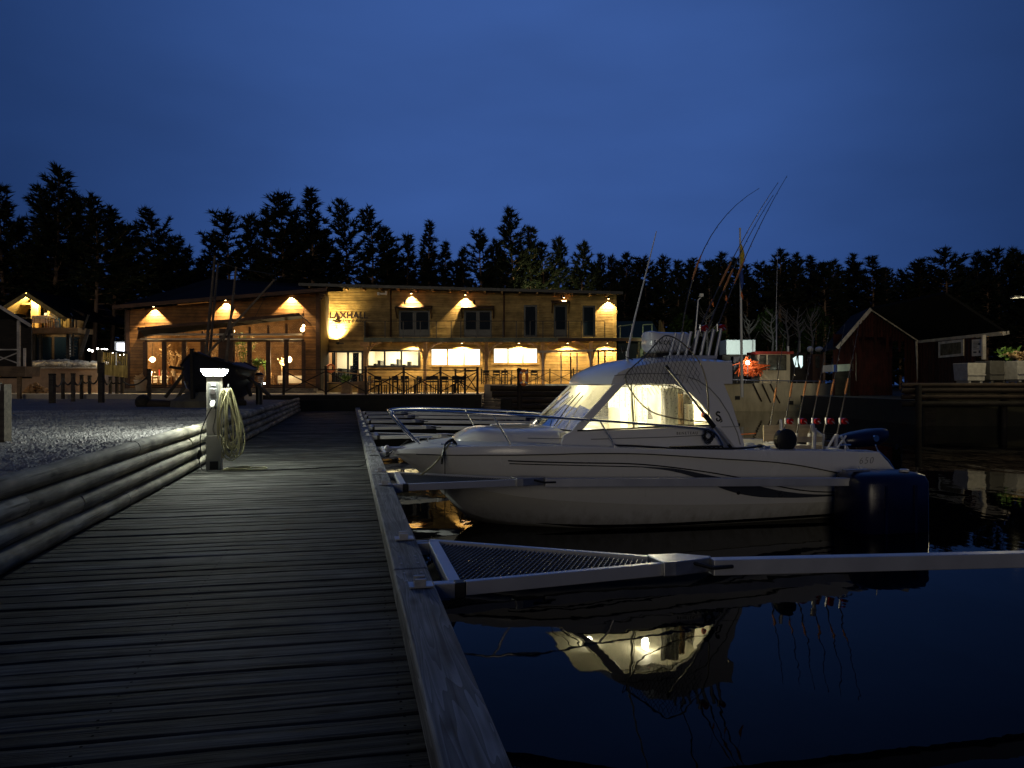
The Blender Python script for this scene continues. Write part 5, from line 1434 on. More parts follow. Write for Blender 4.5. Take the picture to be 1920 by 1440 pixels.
for xx, full in ((685, 1), (797, 1), (912, 1), (1018, 1), (1108, 1)):
    x = PX(xx, YB + .2); y = YB + .2
    mb = MB(); mb.bx(x - .10, x + .10, y - .10, y + .10, (T_Z if xx < 900 else W_Z), bz - .251); post = mb.build('balcony_post', pine_wood, rs)
    mb = MB()
    for sgn in ((1,) if xx == 685 else (-1, 1)):
        for k in range(6):
            a0, a1 = R(15 * k), R(15 * (k + 1))
            q0 = (x + sgn * (.85 - .85 * math.cos(a0)) + sgn * .08, y, bz - .26 - .95 + .95 * math.sin(a0)); q1 = (x + sgn * (.85 - .85 * math.cos(a1)) + sgn * .08, y, bz - .26 - .95 + .95 * math.sin(a1))
            mb.bar(q0, q1, .12, .13, (0, 1, 0))
    mb.build('curved_brace', pine_wood, post)
    if xx == 685:
        mb = MB(); mb.bx(x - .26, x + .26, y - .20, y + .2, bz - .50, bz - .252); mb.build('capital', pine_wood, post)
# ------- wall lights
def downlight(x, y, z, pw, parent=rs, cone=96):
    mb = MB(); mb.tube([(x, y, z + .16), (x, y, z + .02)], [.055, .07], 10); f = mb.build('spotlight', black_metal, parent)
    mb = MB(); mb.lathe([(.05, 0), (.05, .004)], (x, y, z + .012), 10); mb.build('bulb', warm_bulb, f)
    lamp('SPOT', 'spotlight_light', (x, y, z), pw, WARM, parent, .035, (x, y + .06, z - 1), cone, .25)
for xx, yy in ((291, 574), (425, 562), (547, 551)): 
    x = PX(xx, YP); downlight(x, YP - .20, PZ(yy, YP - .2) - .05, 1900)
for xx, yy in ((772, 543), (873, 545), (1057, 550), (1140, 552)): downlight(PX(xx, YM), YM - .22, wz(PX(xx, YM)) - .36, 1300)
for xx in (775, 867, 973, 1063, 1136): downlight(PX(xx, YM), YM - .50, bz - .29, 620, cone=140)
# uplighter under the sign
x, y, z = PX(633, YM), YM - .26, PZ(634, YM)
mb = MB(); mb.prism([(x - .11, y - .03, z + .52), (x + .11, y - .03, z + .52), (x, y - .03, z + .76)], (0, .04, 0)); mb.tube([(x, y, z + .12), (x, y, z + .34)], .03, 6); f = mb.build('sign_lamp', brown_frame, rs)
mb = MB(); mb.tube([(x, y, z + .2), (x, YM - .04, z + .2)], .02, 6); mb.build('arm', black_metal, f)
lamp('SPOT', 'sign_lamp_light', (x - .05, YM - .52, z + .10), 2600, (1.0, .76, .32), rs, .08, (x - .12, YM, z + .62), 128, .9)
mb = MB(); mb.ball((PX(634, YM), YM - .1, PZ(643, YM)), .10, 8); mb.bx(PX(630, YM), PX(645, YM), YM - .08, YM - .036, PZ(644.5, YM), PZ(643, YM)); mb.build('camera_dome', black_metal, rs)
mb = MB(); mb.bx(PX(709, YM), PX(713, YM), YM - .35, YM - .1, PZ(554, YM), PZ(549, YM)); mb.bx(PX(724, YM), PX(727, YM), YM - .35, YM - .1, PZ(554, YM), PZ(547, YM)); mb.bx(PX(713, YM), PX(724, YM), YM - .2, YM - .1, PZ(553, YM), PZ(550, YM)); mb.build('floodlight', white_plastic, rs)
mb = MB(); p = Vector((PX(1010, 57.2), 57.2, 7.6)); mb.bx(p.x - .15, p.x + .15, p.y - .1, p.y + .1, p.z - .1, p.z + .1); mb.bar(p + Vector((0, 0, -.1)), p + Vector((0, -.5, -.7)), .05, .05); mb.build('rear_floodlight', black_metal, rs)
lamp('SPOT', 'rear_floodlight_light', p + Vector((0, .15, 0)), 900, (1.0, .92, .50), rs, .1, p + Vector((0, 6, 4.5)), 120, .6)
# ------- lettering and emblem
def wallM(x, y_px): return Matrix.Translation((PX(x, YM), YM - .046, PZ(y_px, YM))) @ Matrix.Rotation(R(90), 4, 'X')
text('sign_lettering', 'LAXHALL', .50, .006, sign_dark, rs, wallM(618, 597), spacing=1.10, offset=.012)
text('sign_script', 'Hamnkrog & Rökeri', .25, .004, sign_dark, rs, wallM(622, 604.5), shear=.45, spacing=1.0, offset=.003)
# leaping salmon emblem, cut from board
fish = [(597, 612), (598.5, 606), (600, 596), (601, 588), (603, 584), (604, 579), (606, 583), (607, 588), (609, 585), (610.5, 580), (612, 576), (613, 572), (611.5, 569), (614, 568), (616.5, 572), (616, 577), (614.5, 583), (613, 590), (611, 595), (607, 598), (603, 599), (600, 604)]
mb = MB(); mb.prism([(PX(a, YM) + .02, YM - .10, PZ(b, YM)) for a, b in fish], (0, .03, 0)); mb.build('salmon_emblem', brown_frame, rs)
# ------- lamps and light inside the pavilion
def globe(xx, yy, y, r, pw):
    p = P(xx, yy, y); mb = MB(); mb.ball(p, r, 8); g = mb.build('globe_lamp', warm_globe, rs)
    mb = MB(); mb.tube([p + Vector((0, 0, r)), p + Vector((0, 0, r + .8))], .012, 5); mb.build('cord', black_metal, g)
    lamp('POINT', 'globe_light', p + Vector((0, -r - .12, -.05)), pw, WARM, rs, .1)
globe(286, 674, 44.2, .16, 170); globe(541, 674, 44.4, .20, 230); globe(437, 621, 43.9, .10, 22); globe(567, 618, 42.6, .13, 7); globe(569, 611, 42.7, .09, 2)
for xx in (330, 400, 480): lamp('POINT', 'room_light', (PX(xx, 46), 46.2, 4.6), 110, WARM, rs, .3)
# ================================================================== THINGS IN AND BEFORE THE PAVILION
def table(label, x, y, w=.9, cloth=True, z=T_Z + .25, group=None):
    t = thing('table', label, 'table', (x, y, z), random.uniform(-.1, .1), group)
    mb = MB(); mb.bx(-w / 2, w / 2, -.4, .4, .70, .74); mb.build('table_top', cloth_white if cloth else chair_wood, t, local=True)
    if cloth:
        mb = MB(); mb.bx(-w / 2 - .012, w / 2 + .012, -.412, -.402, .30, .735); mb.build('cloth_drop', cloth_white, t, local=True)
    for sx in (-1, 1):
        for sy in (-1, 1): mb = MB(); mb.bx(sx * (w / 2 - .06) - .025, sx * (w / 2 - .06) + .025, sy * .34 - .025, sy * .34 + .025, 0, .70); mb.build('leg', chair_wood, t, local=True)
    return t
def chair0(m, label):
    t = thing('chair', label, 'chair')
    mb = MB(); mb.bx(-.21, .21, -.21, .21, .43, .46); mb.build('seat', m, t, local=True)
    mb = MB(); mb.bx(-.20, .20, .19, .215, .74, .90); mb.bx(-.20, .20, .19, .215, .58, .66); mb.build('backrest', m, t, local=True)
    for sx, sy, h in ((-1, -1, .43), (1, -1, .43), (-1, 1, .90), (1, 1, .90)):
        mb = MB(); mb.bar((sx * .19, sy * .20, 0), (sx * .185, sy * .20, h), .035, .035); mb.build('leg', m, t, local=True)
    return t
def spray(mb, c, h, n, spread, leafs, rnd, wleaf=.05):
    for k in range(n):
        a = rnd.random() * 6.28; b = rnd.uniform(.1, 1) * spread
        p = Vector(c); q = p + Vector((math.cos(a) * b * .5, math.sin(a) * b * .5, h * rnd.uniform(.35, .6))); e = p + Vector((math.cos(a) * b, math.sin(a) * b, h * rnd.uniform(.6, 1)))
        mb.tube([p, q, e], [.012, .010, .006], 4)
        for j in range(leafs):
            s = q.lerp(e, rnd.random()); d = Vector((rnd.uniform(-1, 1), rnd.uniform(-1, 1), rnd.uniform(-.3, 1))).normalized() * rnd.uniform(.12, .3)
            n2 = d.cross(Vector((rnd.uniform(-1, 1), rnd.uniform(-1, 1), .3))).normalized() * wleaf
            mb.add([s, s + d * .5 + n2, s + d, s + d * .5 - n2], [(0, 1, 2, 3)])
def pot_plant(label, x, y, z, h, m, rnd, r=.16, spread=.4, n=12, leafs=6):
    t = thing('potted_plant', label, 'plant', (x, y, z), 0)
    mb = MB(); mb.lathe([(r * .7, 0), (r, .30), (r * 1.05, .31), (r * .9, .31)], (0, 0, 0), 14); mb.build('pot', terracotta, t, smooth=50, local=True)
    mb = MB(); spray(mb, (0, 0, .28), h, n, spread, leafs, rnd); mb.build('foliage', m, t, local=True)
    return t
rnd = random.Random(21)
TZ = T_Z + .25
for k, (xx, y, w, l_) in enumerate(((300, 45.2, 1.3, 'set table behind the leftmost pavilion window'), (330, 46.0, 1.3, 'set table under the dried flowers in the pavilion'), (455, 44.6, 1.0, 'white clothed table at the dried flowers right of the centre post'),
                              (491, 44.5, 1.2, 'table with the green houseplants in the pavilion window'), (550, 44.8, 1.6, 'white clothed table beneath the big glowing globe lamp'))):
    table(l_, PX(xx, y), y, w, k != 3)
ch = chair0(chair_wood, 'pale wooden chair at the leftmost pavilion table')
CL = [(286, 44.3, 'pale wooden chair at the leftmost pavilion table'), (296, 44.4, 'second pale chair at the leftmost pavilion table'), (318, 44.6, 'pale chair between the first and second pavilion windows'),
      (334, 44.8, 'pale chair under the dried flowers behind the second pavilion window'), (500, 43.9, 'pale chair left of the green plants table in the pavilion'), (513, 43.8, 'pale chair beside the big globe lamp table'), (524, 43.9, 'pale chair closest to the big glowing globe lamp')]
for k, (xx, y, l_) in enumerate(CL):
    c = ch if k == 0 else copy_tree(ch)
    c.location = (PX(xx, y), y, TZ); c.rotation_euler = (0, 0, rnd.uniform(-3, 3)); c['label'] = l_; c['group'] = 'pale chairs in the pavilion'
pot_plant('tall dried flower arrangement behind the second pavilion window', PX(325, 45.4), 45.4, TZ + .74, 1.6, leaf_dry, rnd, .14, .9, 16, 5)
pot_plant('dried flower arrangement right beside the centre post', PX(403, 45.2), 45.2, TZ + .5, 2.2, leaf_dry, rnd, .14, .7, 16, 5)
pot_plant('tall leafy plant with pale flowers right of the centre post', PX(452, 44.6), 44.6, TZ + .74, 2.1, leaf_dry, rnd, .16, .9, 22, 6)
pot_plant('dark leafy climber behind the pale flowers right of the centre post', PX(456, 45.4), 45.4, TZ + .3, 2.9, leaf_green, rnd, .16, 1.0, 26, 8)
pot_plant('bushy green houseplant on the pavilion table', PX(483, 44.4), 44.4, TZ + .74, .75, leaf_green, rnd, .15, .5, 20, 7)
pot_plant('second green houseplant, right of the bushy one', PX(498, 44.4), 44.4, TZ + .74, .65, leaf_green, rnd, .13, .45, 16, 7)
pot_plant('withered sprigs in a vase beside the big globe lamp', PX(529, 44.5), 44.5, TZ + .7, .9, leaf_dry, rnd, .08, .4, 10, 4)
t = thing('candle_group', 'glowing candles and bottles on the leftmost pavilion table', 'candles', (PX(300, 45.0), 45.0, TZ + .745))
for k in range(6):
    mb = MB(); h_ = rnd.uniform(.12, .34); mb.lathe([(.04, 0), (.04, h_), (.015, h_ + .06)], (-.55 + k * .22, rnd.uniform(-.2, .2), 0), 8); mb.build('candle', (warm_globe, cloth_white, red_paint)[k % 3], t, local=True)
# pot at the pavilion corner
t = thing('flower_pot', 'pale flower pot with withered plant at the left pavilion corner', 'flower pot', (PX(264, 41.6), 41.6, T_Z + .13))
mb = MB(); mb.lathe([(.24, 0), (.33, .52), (.36, .54), (.34, .60), (.30, .60)], (0, 0, 0), 18); mb.build('pot', terracotta, t, smooth=45, local=True)
mb = MB(); spray(mb, (0, 0, .55), .25, 16, .32, 4, rnd); mb.build('foliage', leaf_dry, t, local=True)
# ------- terrace fence with crossed rails
def fence_x(name, label, pts, zb, h, m, cat='fence', pw=.10, brace=.05, top=True, cap=True):
    t = thing(name, label, cat, (pts[0][0], pts[0][1], zb))
    for i, (x, y) in enumerate(pts):
        mb = MB(); mb.bx(x - pw / 2, x + pw / 2, y - pw / 2, y + pw / 2, zb, zb + h)
        if cap: mb.prism([(x - pw * .62, y - pw * .62, zb + h), (x + pw * .62, y - pw * .62, zb + h), (x + pw * .62, y + pw * .62, zb + h), (x - pw * .62, y + pw * .62, zb + h)], (0, 0, .04))
        mb.build('post', m, t)
        if i:
            a, b = Vector((*pts[i - 1], 0)), Vector((x, y, 0)); d = (b - a).normalized() * pw / 2
            a, b = a + d, b - d
            if top: mb = MB(); mb.bar(a + Vector((0, 0, zb + h * .90)), b + Vector((0, 0, zb + h * .90)), brace, brace); mb.build('rail', m, t)
            for z0, z1, o_ in ((.12, .82, .0), (.82, .12, .026)):
                q = Vector((d.y, -d.x, 0)).normalized() * o_
                mb = MB(); mb.bar(a + q + Vector((0, 0, zb + h * z0)), b + q + Vector((0, 0, zb + h * z1)), .024, brace); mb.build('brace', m, t)
    return t
def fl(xx): q = (xx - 532) / (895 - 532); Y = 35.0 + 2.0 * q; return (PX(xx, Y), Y)
fence_x('terrace_fence', 'dark fence with crossed braces along the near edge of the terrace', [fl(x) for x in (532, 611, 686, 757, 826, 895)], T_Z, 1.30, dark_wood)
fence_x('terrace_side_fence', 'short dark fence with crossed braces at the terrace end corner', [(PX(895, 37) + .0, 37.35), (PX(872, 39.3), 39.3), (PX(854, 41.5), 41.5)], T_Z, 1.28, dark_wood)
fence_x('walk_fence', 'thin fence with crossed braces along the raised quay walk', [(PX(x, 42.2), 42.2) for x in (903, 947, 989, 1031, 1075, 1118, 1160, 1200)], W_Z, .84, post_wood, pw=.07, brace=.035)
# dark stacked garden chairs and tables on the terrace
cd = chair0(chair_dark, 'dark garden chair')
spots = []
for k in range(15):
    xx = 700 + k * 11.5; Y = 37.6 + (k * 7 % 5) * .55
    c = cd if k == 0 else copy_tree(cd)
    c.location = (PX(xx, Y), Y, T_Z); c.rotation_euler = (0, 0, rnd.uniform(-3, 3))
    c['label'] = ('dark garden chair at the left end of the terrace row', 'dark garden chair in the crowded row behind the terrace fence', 'dark garden chair at the right end of the terrace row')[0 if k == 0 else 2 if k == 14 else 1]
    c['group'] = 'dark garden chairs on the terrace'
for k, (xx, Y, l_) in enumerate(((735, 38.6, 'dark garden table behind the third fence panel'), (800, 39.0, 'dark garden table behind the fourth fence panel'), (850, 38.4, 'dark garden table near the terrace corner'))):
    t = table(l_, PX(xx, Y), Y, 1.3, False, T_Z, 'dark garden tables on the terrace')
    for o in t.children: o.data.materials.clear(); o.data.materials.append(chair_dark)
# planters with reindeer-like wicker and greenery by the shop window
pot_plant('green shrub in a pot before the shop window', PX(648, 40.2), 40.2, T_Z, .75, leaf_green, rnd, .22, .4, 18, 7)
t = thing('display_rack', 'bright display rack with orange lifebuoy before the shop window', 'rack', (PX(640, 41), 41, T_Z))
mb = MB()
for x in (-.9, .9): mb.bar((x, 0, 0), (x, 0, 1.3), .06, .06)
mb.bar((-.9, 0, 1.25), (1.3, 0, 1.0), .05, .05); mb.bar((-.9, 0, .6), (.9, 0, .5), .05, .05); mb.build('frame', pine_wood, t, local=True)
mb = MB(); mb.tube([(-.55 + .20 * math.cos(a), -.08, 1.35 + .20 * math.sin(a)) for a in np.linspace(0, 6.283, 16)[:-1]], .055, 7, closed=True); mb.build('ring', orange_plastic, t, smooth=60, local=True)
t = thing('barrel_bench', 'pale rounded wooden bench right of the display rack', 'bench', (PX(668, 39.5), 39.5, T_Z))
mb = MB(); mb.prism([(-.8, -.3, .45), (.55, -.3, .45), (.95, -.3, .62), (.9, -.3, .70), (-.8, -.3, .55)], (0, .6, 0)); mb.build('seat', pine_wood, t, local=True)
for x in (-.5, .4): mb = MB(); mb.bx(x - .25, x + .25, -.25, .25, 0, .45); mb.build('leg', pine_wood, t, local=True)
# chairs on the raised walk
for k in range(10):
    xx = 915 + k * 17 + (k > 5) * 60; Y = 43.3
    c = copy_tree(cd); c.location = (PX(xx, Y), Y, W_Z); c.rotation_euler = (0, 0, rnd.uniform(-3, 3)); c.scale = (1, 1, .9)
    c['label'] = 'dark garden chair against the lit wall of the raised walk'; c['group'] = 'dark garden chairs on the raised walk'
# pergola frames
t = thing('pergola', 'pale pergola frame of thin posts on the raised quay walk', 'pergola', (PX(1018, 42.6), 42.6, W_Z))
for xx in (1018, 1052, 1070, 1082, 1107):
    mb = MB(); mb.bx(PX(xx, 42.6) - .035, PX(xx, 42.6) + .035, 42.57, 42.63, W_Z, PZ(661, 42.6)); mb.build('post', white_wood if xx != 1070 else dark_wood, t)
mb = MB(); mb.bar(P(1008, 660, 42.6), P(1118, 657.5, 42.6), .08, .09); mb.bar(P(1008, 659, 43.3), P(1118, 656.5, 43.3), .08, .08); mb.build('beam', white_wood, t)
t = thing('dark_pergola', 'dark lower pergola frame right of the pale one', 'pergola', (PX(1125, 42.6), 42.6, W_Z))
for xx in (1122, 1134, 1158, 1176): mb = MB(); mb.bx(PX(xx, 42.6) - .04, PX(xx, 42.6) + .04, 42.56, 42.64, W_Z, PZ(659, 42.6)); mb.build('post', dark_wood, t)
mb = MB(); mb.bar(P(1112, 658, 42.6), P(1180, 657.5, 42.6), .09, .10); mb.build('beam', dark_wood, t)
# the quay below the raised walk: tarred logs in steps, pale landing and mooring post
t = thing('log_quay', 'stepped dark log quay below the raised walk', 'quay', (3, 41, 0))
for k in range(5):
    mb = MB(); mb.tube([(-1.2 + .1 * k, 41.8 - .28 * k, 1.62 - .33 * k), (9.0, 41.8 - .28 * k, 1.62 - .33 * k)], .16, 10); mb.build('log', dark_wood, t, smooth=50)
t = thing('landing_steps', 'pale plank landing beside the terrace corner', 'landing', (PX(922, 39), 39, .5))
for k in range(4): mb = MB(); mb.bx(PX(902, 39), PX(945, 39), 38.4 + .35 * k, 38.7 + .35 * k, .62 + .12 * k, .70 + .12 * k); mb.build('plank', terrace_wood, t)
mb = MB(); mb.bx(PX(902, 39) + .05, PX(945, 39) - .05, 38.45, 39.8, .0, .61); mb.build('base', terrace_wood, t)
t = thing('mooring_pile', 'dark wooden pile standing in the water with the lifebuoy', 'pile', (PX(974, 36), 36, 0))
mb = MB(); mb.tube([(0, 0, -.5), (0, 0, 2.52)], .12, 10); mb.lathe([(.13, 2.52), (.13, 2.56), (.05, 2.62)], n=10); mb.build('pile', dark_wood, t, smooth=50, local=True)
mb = MB(); mb.bx(-.9, -.35, -.2, .2, .1, 1.15); mb.build('fender_board', tar_wood, t, local=True)
t = thing('lifebuoy', 'red and white lifebuoy hanging on the wooden pile', 'lifebuoy', (PX(982, 35.85), 35.8, 2.15))
mb = MB(); mb.tube([(.16 * math.cos(a), 0, .34 * math.sin(a)) for a in np.linspace(0, 6.283, 20)[:-1]], .07, 8, closed=True); mb.build('ring', orange_plastic, t, smooth=60, local=True)
mb = MB()
for a in (.8, 2.4, 3.9, 5.5): mb.tube([(.16 * math.cos(b), 0, .34 * math.sin(b)) for b in (a - .15, a, a + .15)], .073, 8)
mb.build('white_band', white_plastic, t, smooth=60, local=True)
# stair and landing to the right of the building
t = thing('outdoor_stair', 'greenish outdoor stair with landing right of the restaurant', 'stair', (PX(1190, 44), 44, W_Z))
for k in range(9): 
    mb = MB(); x0 = PX(1172 + k * 4.2, 44); mb.bx(x0, x0 + 1.1, 44.0 + k * .02, 44.3 + k * .02, W_Z + .28 * k, W_Z + .28 * k + .07); mb.build('tread', balcony_wood, t)
mb = MB(); mb.bar((PX(1172, 44), 43.97, W_Z - .05), (PX(1214, 44), 43.97, bz - .05), .05, .2); mb.bar((PX(1197, 44), 44.36, W_Z - .05), (PX(1238, 44), 44.36, bz - .05), .05, .2); mb.build('stringer', balcony_wood, t)
mb = MB(); mb.bx(PX(1205, 44), PX(1262, 44), 43.9, 45.4, bz - .12, bz); mb.build('landing', balcony_wood, t)
for xx in (1198, 1209, 1258): mb = MB(); mb.bx(PX(xx, 44) - .06, PX(xx, 44) + .06, 43.9, 44.02, W_Z, bz - .121); mb.build('post', post_wood, t)
mb = MB()
for xx in (1163, 1185, 1205, 1222): mb.bar((PX(xx, 44), 43.95, bz), (PX(xx, 44), 43.95, PZ(610, 44)), .05, .05)
mb.bar(P(1160, 612, 43.95), P(1186, 608, 43.95), .05, .05); mb.bar(P(1205, 609, 43.95), P(1224, 608, 43.95), .05, .05); mb.build('handrail', balcony_wood, t)
lamp('POINT', 'stair_light', (PX(1215, 43), 42.9, 4.3), 26, (.85, 1.0, .55), t, .1)
t = thing('green_house', 'dark green building with yellow gable end behind the stair', 'house', (PX(1210, 56), 56, G_Z))
x0, x1, xg = PX(1160, 56), PX(1232, 56), PX(1262, 56); zt, ze = PZ(598, 56), PZ(640, 56)
mb = MB(); mb.add([(x0, 56, ze), (x1 + .5, 56, ze), (x1, 58, zt), (x0, 58, zt)], [(0, 1, 2, 3)]); mb.add([(x0, 56, ze - .1), (x1 + .5, 56, ze - .1), (x1, 58.1, zt - .1), (x0, 58.1, zt - .1)], [(0, 1, 2, 3)]); mb.build('roof', green_roof, t)
mb = MB(); mb.prism([(x1 + .6, 56.1, G_Z), (xg - .2, 56.4, G_Z), (xg - .2, 56.4, ze), (x1 + .45, 56.9, zt), (x1 + .2, 56.1, ze)], (-.1, .2, 0)); mb.build('gable', yellow_wood, t)
mb = MB(); mb.bx(x0, x1 + .4, 56.3, 56.5, G_Z, ze - .12); mb.build('wall', green_roof, t)
# terrace bollard, rope fence
t = thing('bollard_lamp', 'black louvred bollard lamp standing on the gravel before the pavilion', 'bollard', (PX(486, 26.6), 26.6, G_Z))
mb = MB(); mb.tube([(0, 0, 0), (0, 0, .76)], .115, 14); mb.build('post', black_metal, t, smooth=40, local=True)
for k in range(4): mb = MB(); mb.lathe([(.10, .79 + k * .06), (.155, .775 + k * .06), (.155, .79 + k * .06), (.10, .82 + k * .06)], n=14); mb.build('louvre', galv, t, smooth=40, local=True)
mb = MB(); mb.lathe([(.15, 1.02), (.15, 1.05), (.10, 1.11), (.02, 1.13)], n=14); mb.build('cap', black_metal, t, smooth=40, local=True)
mb = MB(); mb.ball((.19, -.02, .74), .028, 6); mb.build('marker_light', white_led, t, local=True)
ropes = [(98, 756, 703), (118, 748, 702), (137, 753, 702), (153, 748, 705), (168, 747, 706), (190, 755, 682), (207, 746, 708), (219, 746, 708), (229, 744, 709), (280, 752, 694)]
rl = ['thick rope post at the far left of the gravel yard', 'second rope post from the left', 'third rope post, with a pale foot', 'fourth rope post from the left', 'fifth rope post from the left', 'tallest rope post, beside the yellow fence', 'rope post just right of the tallest one', 'second rope post right of the tallest one', 'rope post nearest the pavilion corner', 'rope post standing before the flower pot']
rp = []
for (xx, yb, yt), l_ in zip(ropes, rl):
    Y = (CAM_Z - G_Z) * FPX / (yb - 720); Y = min(Y, 39)
    zb_ = PZ(yb, Y); t = thing('rope_post', l_, 'post', (PX(xx, Y), Y, zb_), 0, 'rope fence posts before the pavilion')
    h_ = PZ(yt, Y) - zb_; w_ = .085 if xx in (98, 190) else .06
    mb = MB(); mb.bx(-w_, w_, -w_, w_, -.1, h_); mb.build('post', post_wood, t, local=True)
    mb = MB(); mb.prism([(-w_ * 1.15, -w_ * 1.15, h_), (w_ * 1.15, -w_ * 1.15, h_), (w_ * 1.15, w_ * 1.15, h_), (-w_ * 1.15, w_ * 1.15, h_)], (0, 0, .05)); mb.build('post_cap', tar_wood, t, local=True)
    rp.append(Vector((PX(xx, Y), Y, zb_ + h_ * .86)))
t = thing('rope', 'dark rope sagging between the posts before the pavilion', 'rope', tuple(rp[0]))
for a, b in zip(rp, rp[1:]):
    mb = MB(); mb.tube([a.lerp(b, q) - Vector((0, 0, (.16 + .02 * (b - a).length) * 4 * q * (1 - q))) for q in np.linspace(0, 1, 9)], .035, 6); mb.build('rope_span', tar_wood, t, smooth=60)
# ================================================================== LEFT SIDE
# raised bank with stones, gable house, hut, yellow fence
bank_y = 42.6
bk = thing('stone_bank', 'brown retaining wall topped with pale stones below the gable house', 'retaining wall', (-27, bank_y, G_Z))
zt = PZ(691, bank_y)
mb = MB(); mb.prism([(-42, bank_y, 0), (PX(184, bank_y), bank_y, 0), (PX(184, bank_y), bank_y, zt), (-42, bank_y, zt)], (0, 17, 0)); mb.build('bank_wall', concrete, bk)
mb = MB(); mb.bx(-42, PX(186, bank_y), bank_y - .12, bank_y + .5, zt + .002, zt + .09); mb.build('coping', stone, bk)
rnd = random.Random(31)
sm = []
for k in range(6):
    mb = MB(); n = 7
    prof = [(.02, -.10), (.16, -.06), (.20, .02), (.14, .10), (.02, .13)]
    mb.lathe([(r * rnd.uniform(.8, 1.2), z) for r, z in prof], n=n); mb.v = [(x * rnd.uniform(.8, 1.3), y * rnd.uniform(.8, 1.2), z * rnd.uniform(.8, 1.3)) for x, y, z in mb.v]
    sm.append(mb.mesh('stone', stone, smooth=30))
for k in range(150):
    xx = 46 + 138 * rnd.random(); dep = rnd.random()
    link('stone', sm[k % 6], bk, tuple(WM[bk.name].inverted() @ Vector((PX(xx, bank_y + .1), bank_y + .05 + dep * .9, zt + .16 + .28 * dep * (1 - abs(xx - 100) / 140)))), (rnd.uniform(-.4, .4), rnd.uniform(-.4, .4), rnd.uniform(0, 6)))
hy = 45.0
hs = thing('gable_house', 'small yellow-lit gable house with balcony and posts on the bank', 'house', (PX(80, hy), hy, zt))
hb = PZ(674, hy); fl_z = PZ(617, hy)
apex = P(68, 546, hy); eL, eR = P(16, 580, hy), P(141, 594, hy)
mb = MB()
for a, b in ((apex, eL), (apex, eR)):
    d = Vector((0, 7, 0)); n_ = Vector((0, -.9, 0))
    mb.prism([a + n_, b + n_, b + n_ - Vector((0, 0, .16)), a + n_ - Vector((0, 0, .16))], d + Vector((0, .9, 0)))
mb.build('roof', roof_dark, hs)
mb = MB()
for a, b in ((apex, eL), (apex, eR)): mb.bar(a + Vector((0, -.93, -.30)), b + Vector((0, -.93, -.26)), .06, .24)
mb.build('barge_board', yellow_wood, hs)
mb = MB()
for a, b in ((apex, eL), (apex, eR)): mb.add([a + Vector((0, -.9, -.18)), b + Vector((0, -.9, -.18)), b + Vector((0, 2, -.18)), a + Vector((0, 2, -.18))], [(0, 1, 2, 3)])
mb.build('soffit', yellow_wood, hs)
for xx, w in ((67, .22), (94, .08), (118, .07), (125, .22), (22, .12)):
    x = PX(xx, hy); top_ = apex.z - .35 - abs(x - apex.x) * (apex.z - (eR.z if x > apex.x else eL.z)) / abs((eR.x if x > apex.x else eL.x) - apex.x)
    mb = MB(); mb.bx(x - w, x + w, hy - .1, hy + .1, fl_z, top_); mb.build('post', yellow_wood, hs)
mb = MB(); mb.bx(PX(40, hy), PX(61, hy), hy - .04, hy + .04, PZ(571, hy), PZ(568, hy)); mb.build('cross_beam', yellow_wood, hs)
mb = MB(); mb.bx(PX(38, hy), PX(168, hy), hy - 1.2, hy + .4, fl_z - .30, fl_z); mb.build('balcony', pine_wood, hs)
mb = MB(); mb.bx(PX(24, hy), PX(136, hy), hy + 1.2, hy + 1.3, hb, eR.z + .3); mb.prism([(PX(24, hy), hy + 1.2, eR.z + .3), (PX(136, hy), hy + 1.2, eR.z + .3), (apex.x, hy + 1.2, apex.z - .3)], (0, .1, 0)); mb.build('wall', dark_wood, hs)
mb = MB()
for a, b in ((30, 58), (76, 92), (97, 116)): mb.bx(PX(a, hy), PX(b, hy), hy + 1.15, hy + 1.19, fl_z, PZ(575, hy))
for a, b in ((45, 74), (80, 125)): mb.bx(PX(a, hy), PX(b, hy), hy + 1.15, hy + 1.19, hb, fl_z - .4)
mb.build('window_glass', pane_dark, hs)
for xx in (66, 77, 128): mb = MB(); mb.bx(PX(xx, hy) - .07, PX(xx, hy) + .07, hy - .1, hy + .04, hb - .2, fl_z - .301); mb.build('lower_post', post_wood, hs)
mb = MB(); mb.tube([P(38, 596, hy - 1.1), P(135, 596, hy - 1.1)], .02, 5)
for xx in range(45, 136, 10): mb.tube([P(xx, 596, hy - 1.1), P(xx, 616, hy - 1.1)], .014, 4)
mb.build('balcony_rail', black_metal, hs)
mb = MB(); mb.tube([P(133, 588, hy), P(136, 592, hy - .3), P(131, 599, hy), P(132, 668, hy)], .04, 6); mb.build('downpipe', galv, hs)
mb = MB()
for k in range(9): mb.bx(PX(138 + k * 2.4, hy), PX(152 + k * 1.6, hy), hy - .9, hy - .65, PZ(668 - k * 5.6, hy), PZ(666.5 - k * 5.6, hy))
mb.build('stair_tread', post_wood, hs)
mb = MB(); mb.bar(P(150, 668, hy - .8), P(166, 617, hy - .8), .06, .2); mb.bar(P(137, 668, hy - .8), P(137, 602, hy - .8), .08, .08); mb.bar(P(143, 600, hy - .8), P(143, 616, hy - .8), .06, .06); mb.bar(P(156, 618, hy - .8), P(166, 590, hy - .8), .05, .1); mb.build('stair_rail', post_wood, hs)
mb = MB(); mb.tube([P(67, 553, hy - .22), P(67, 556.5, hy - .22)], .10, 10); mb.build('porch_lamp', warm_bulb, hs)
lamp('POINT', 'porch_lamp_light', P(67, 561, hy - .42), 620, (1.0, .74, .36), hs, .1)
t = table('small lit table on the balcony of the gable house', PX(89, hy), hy - .35, .9, True, fl_z)
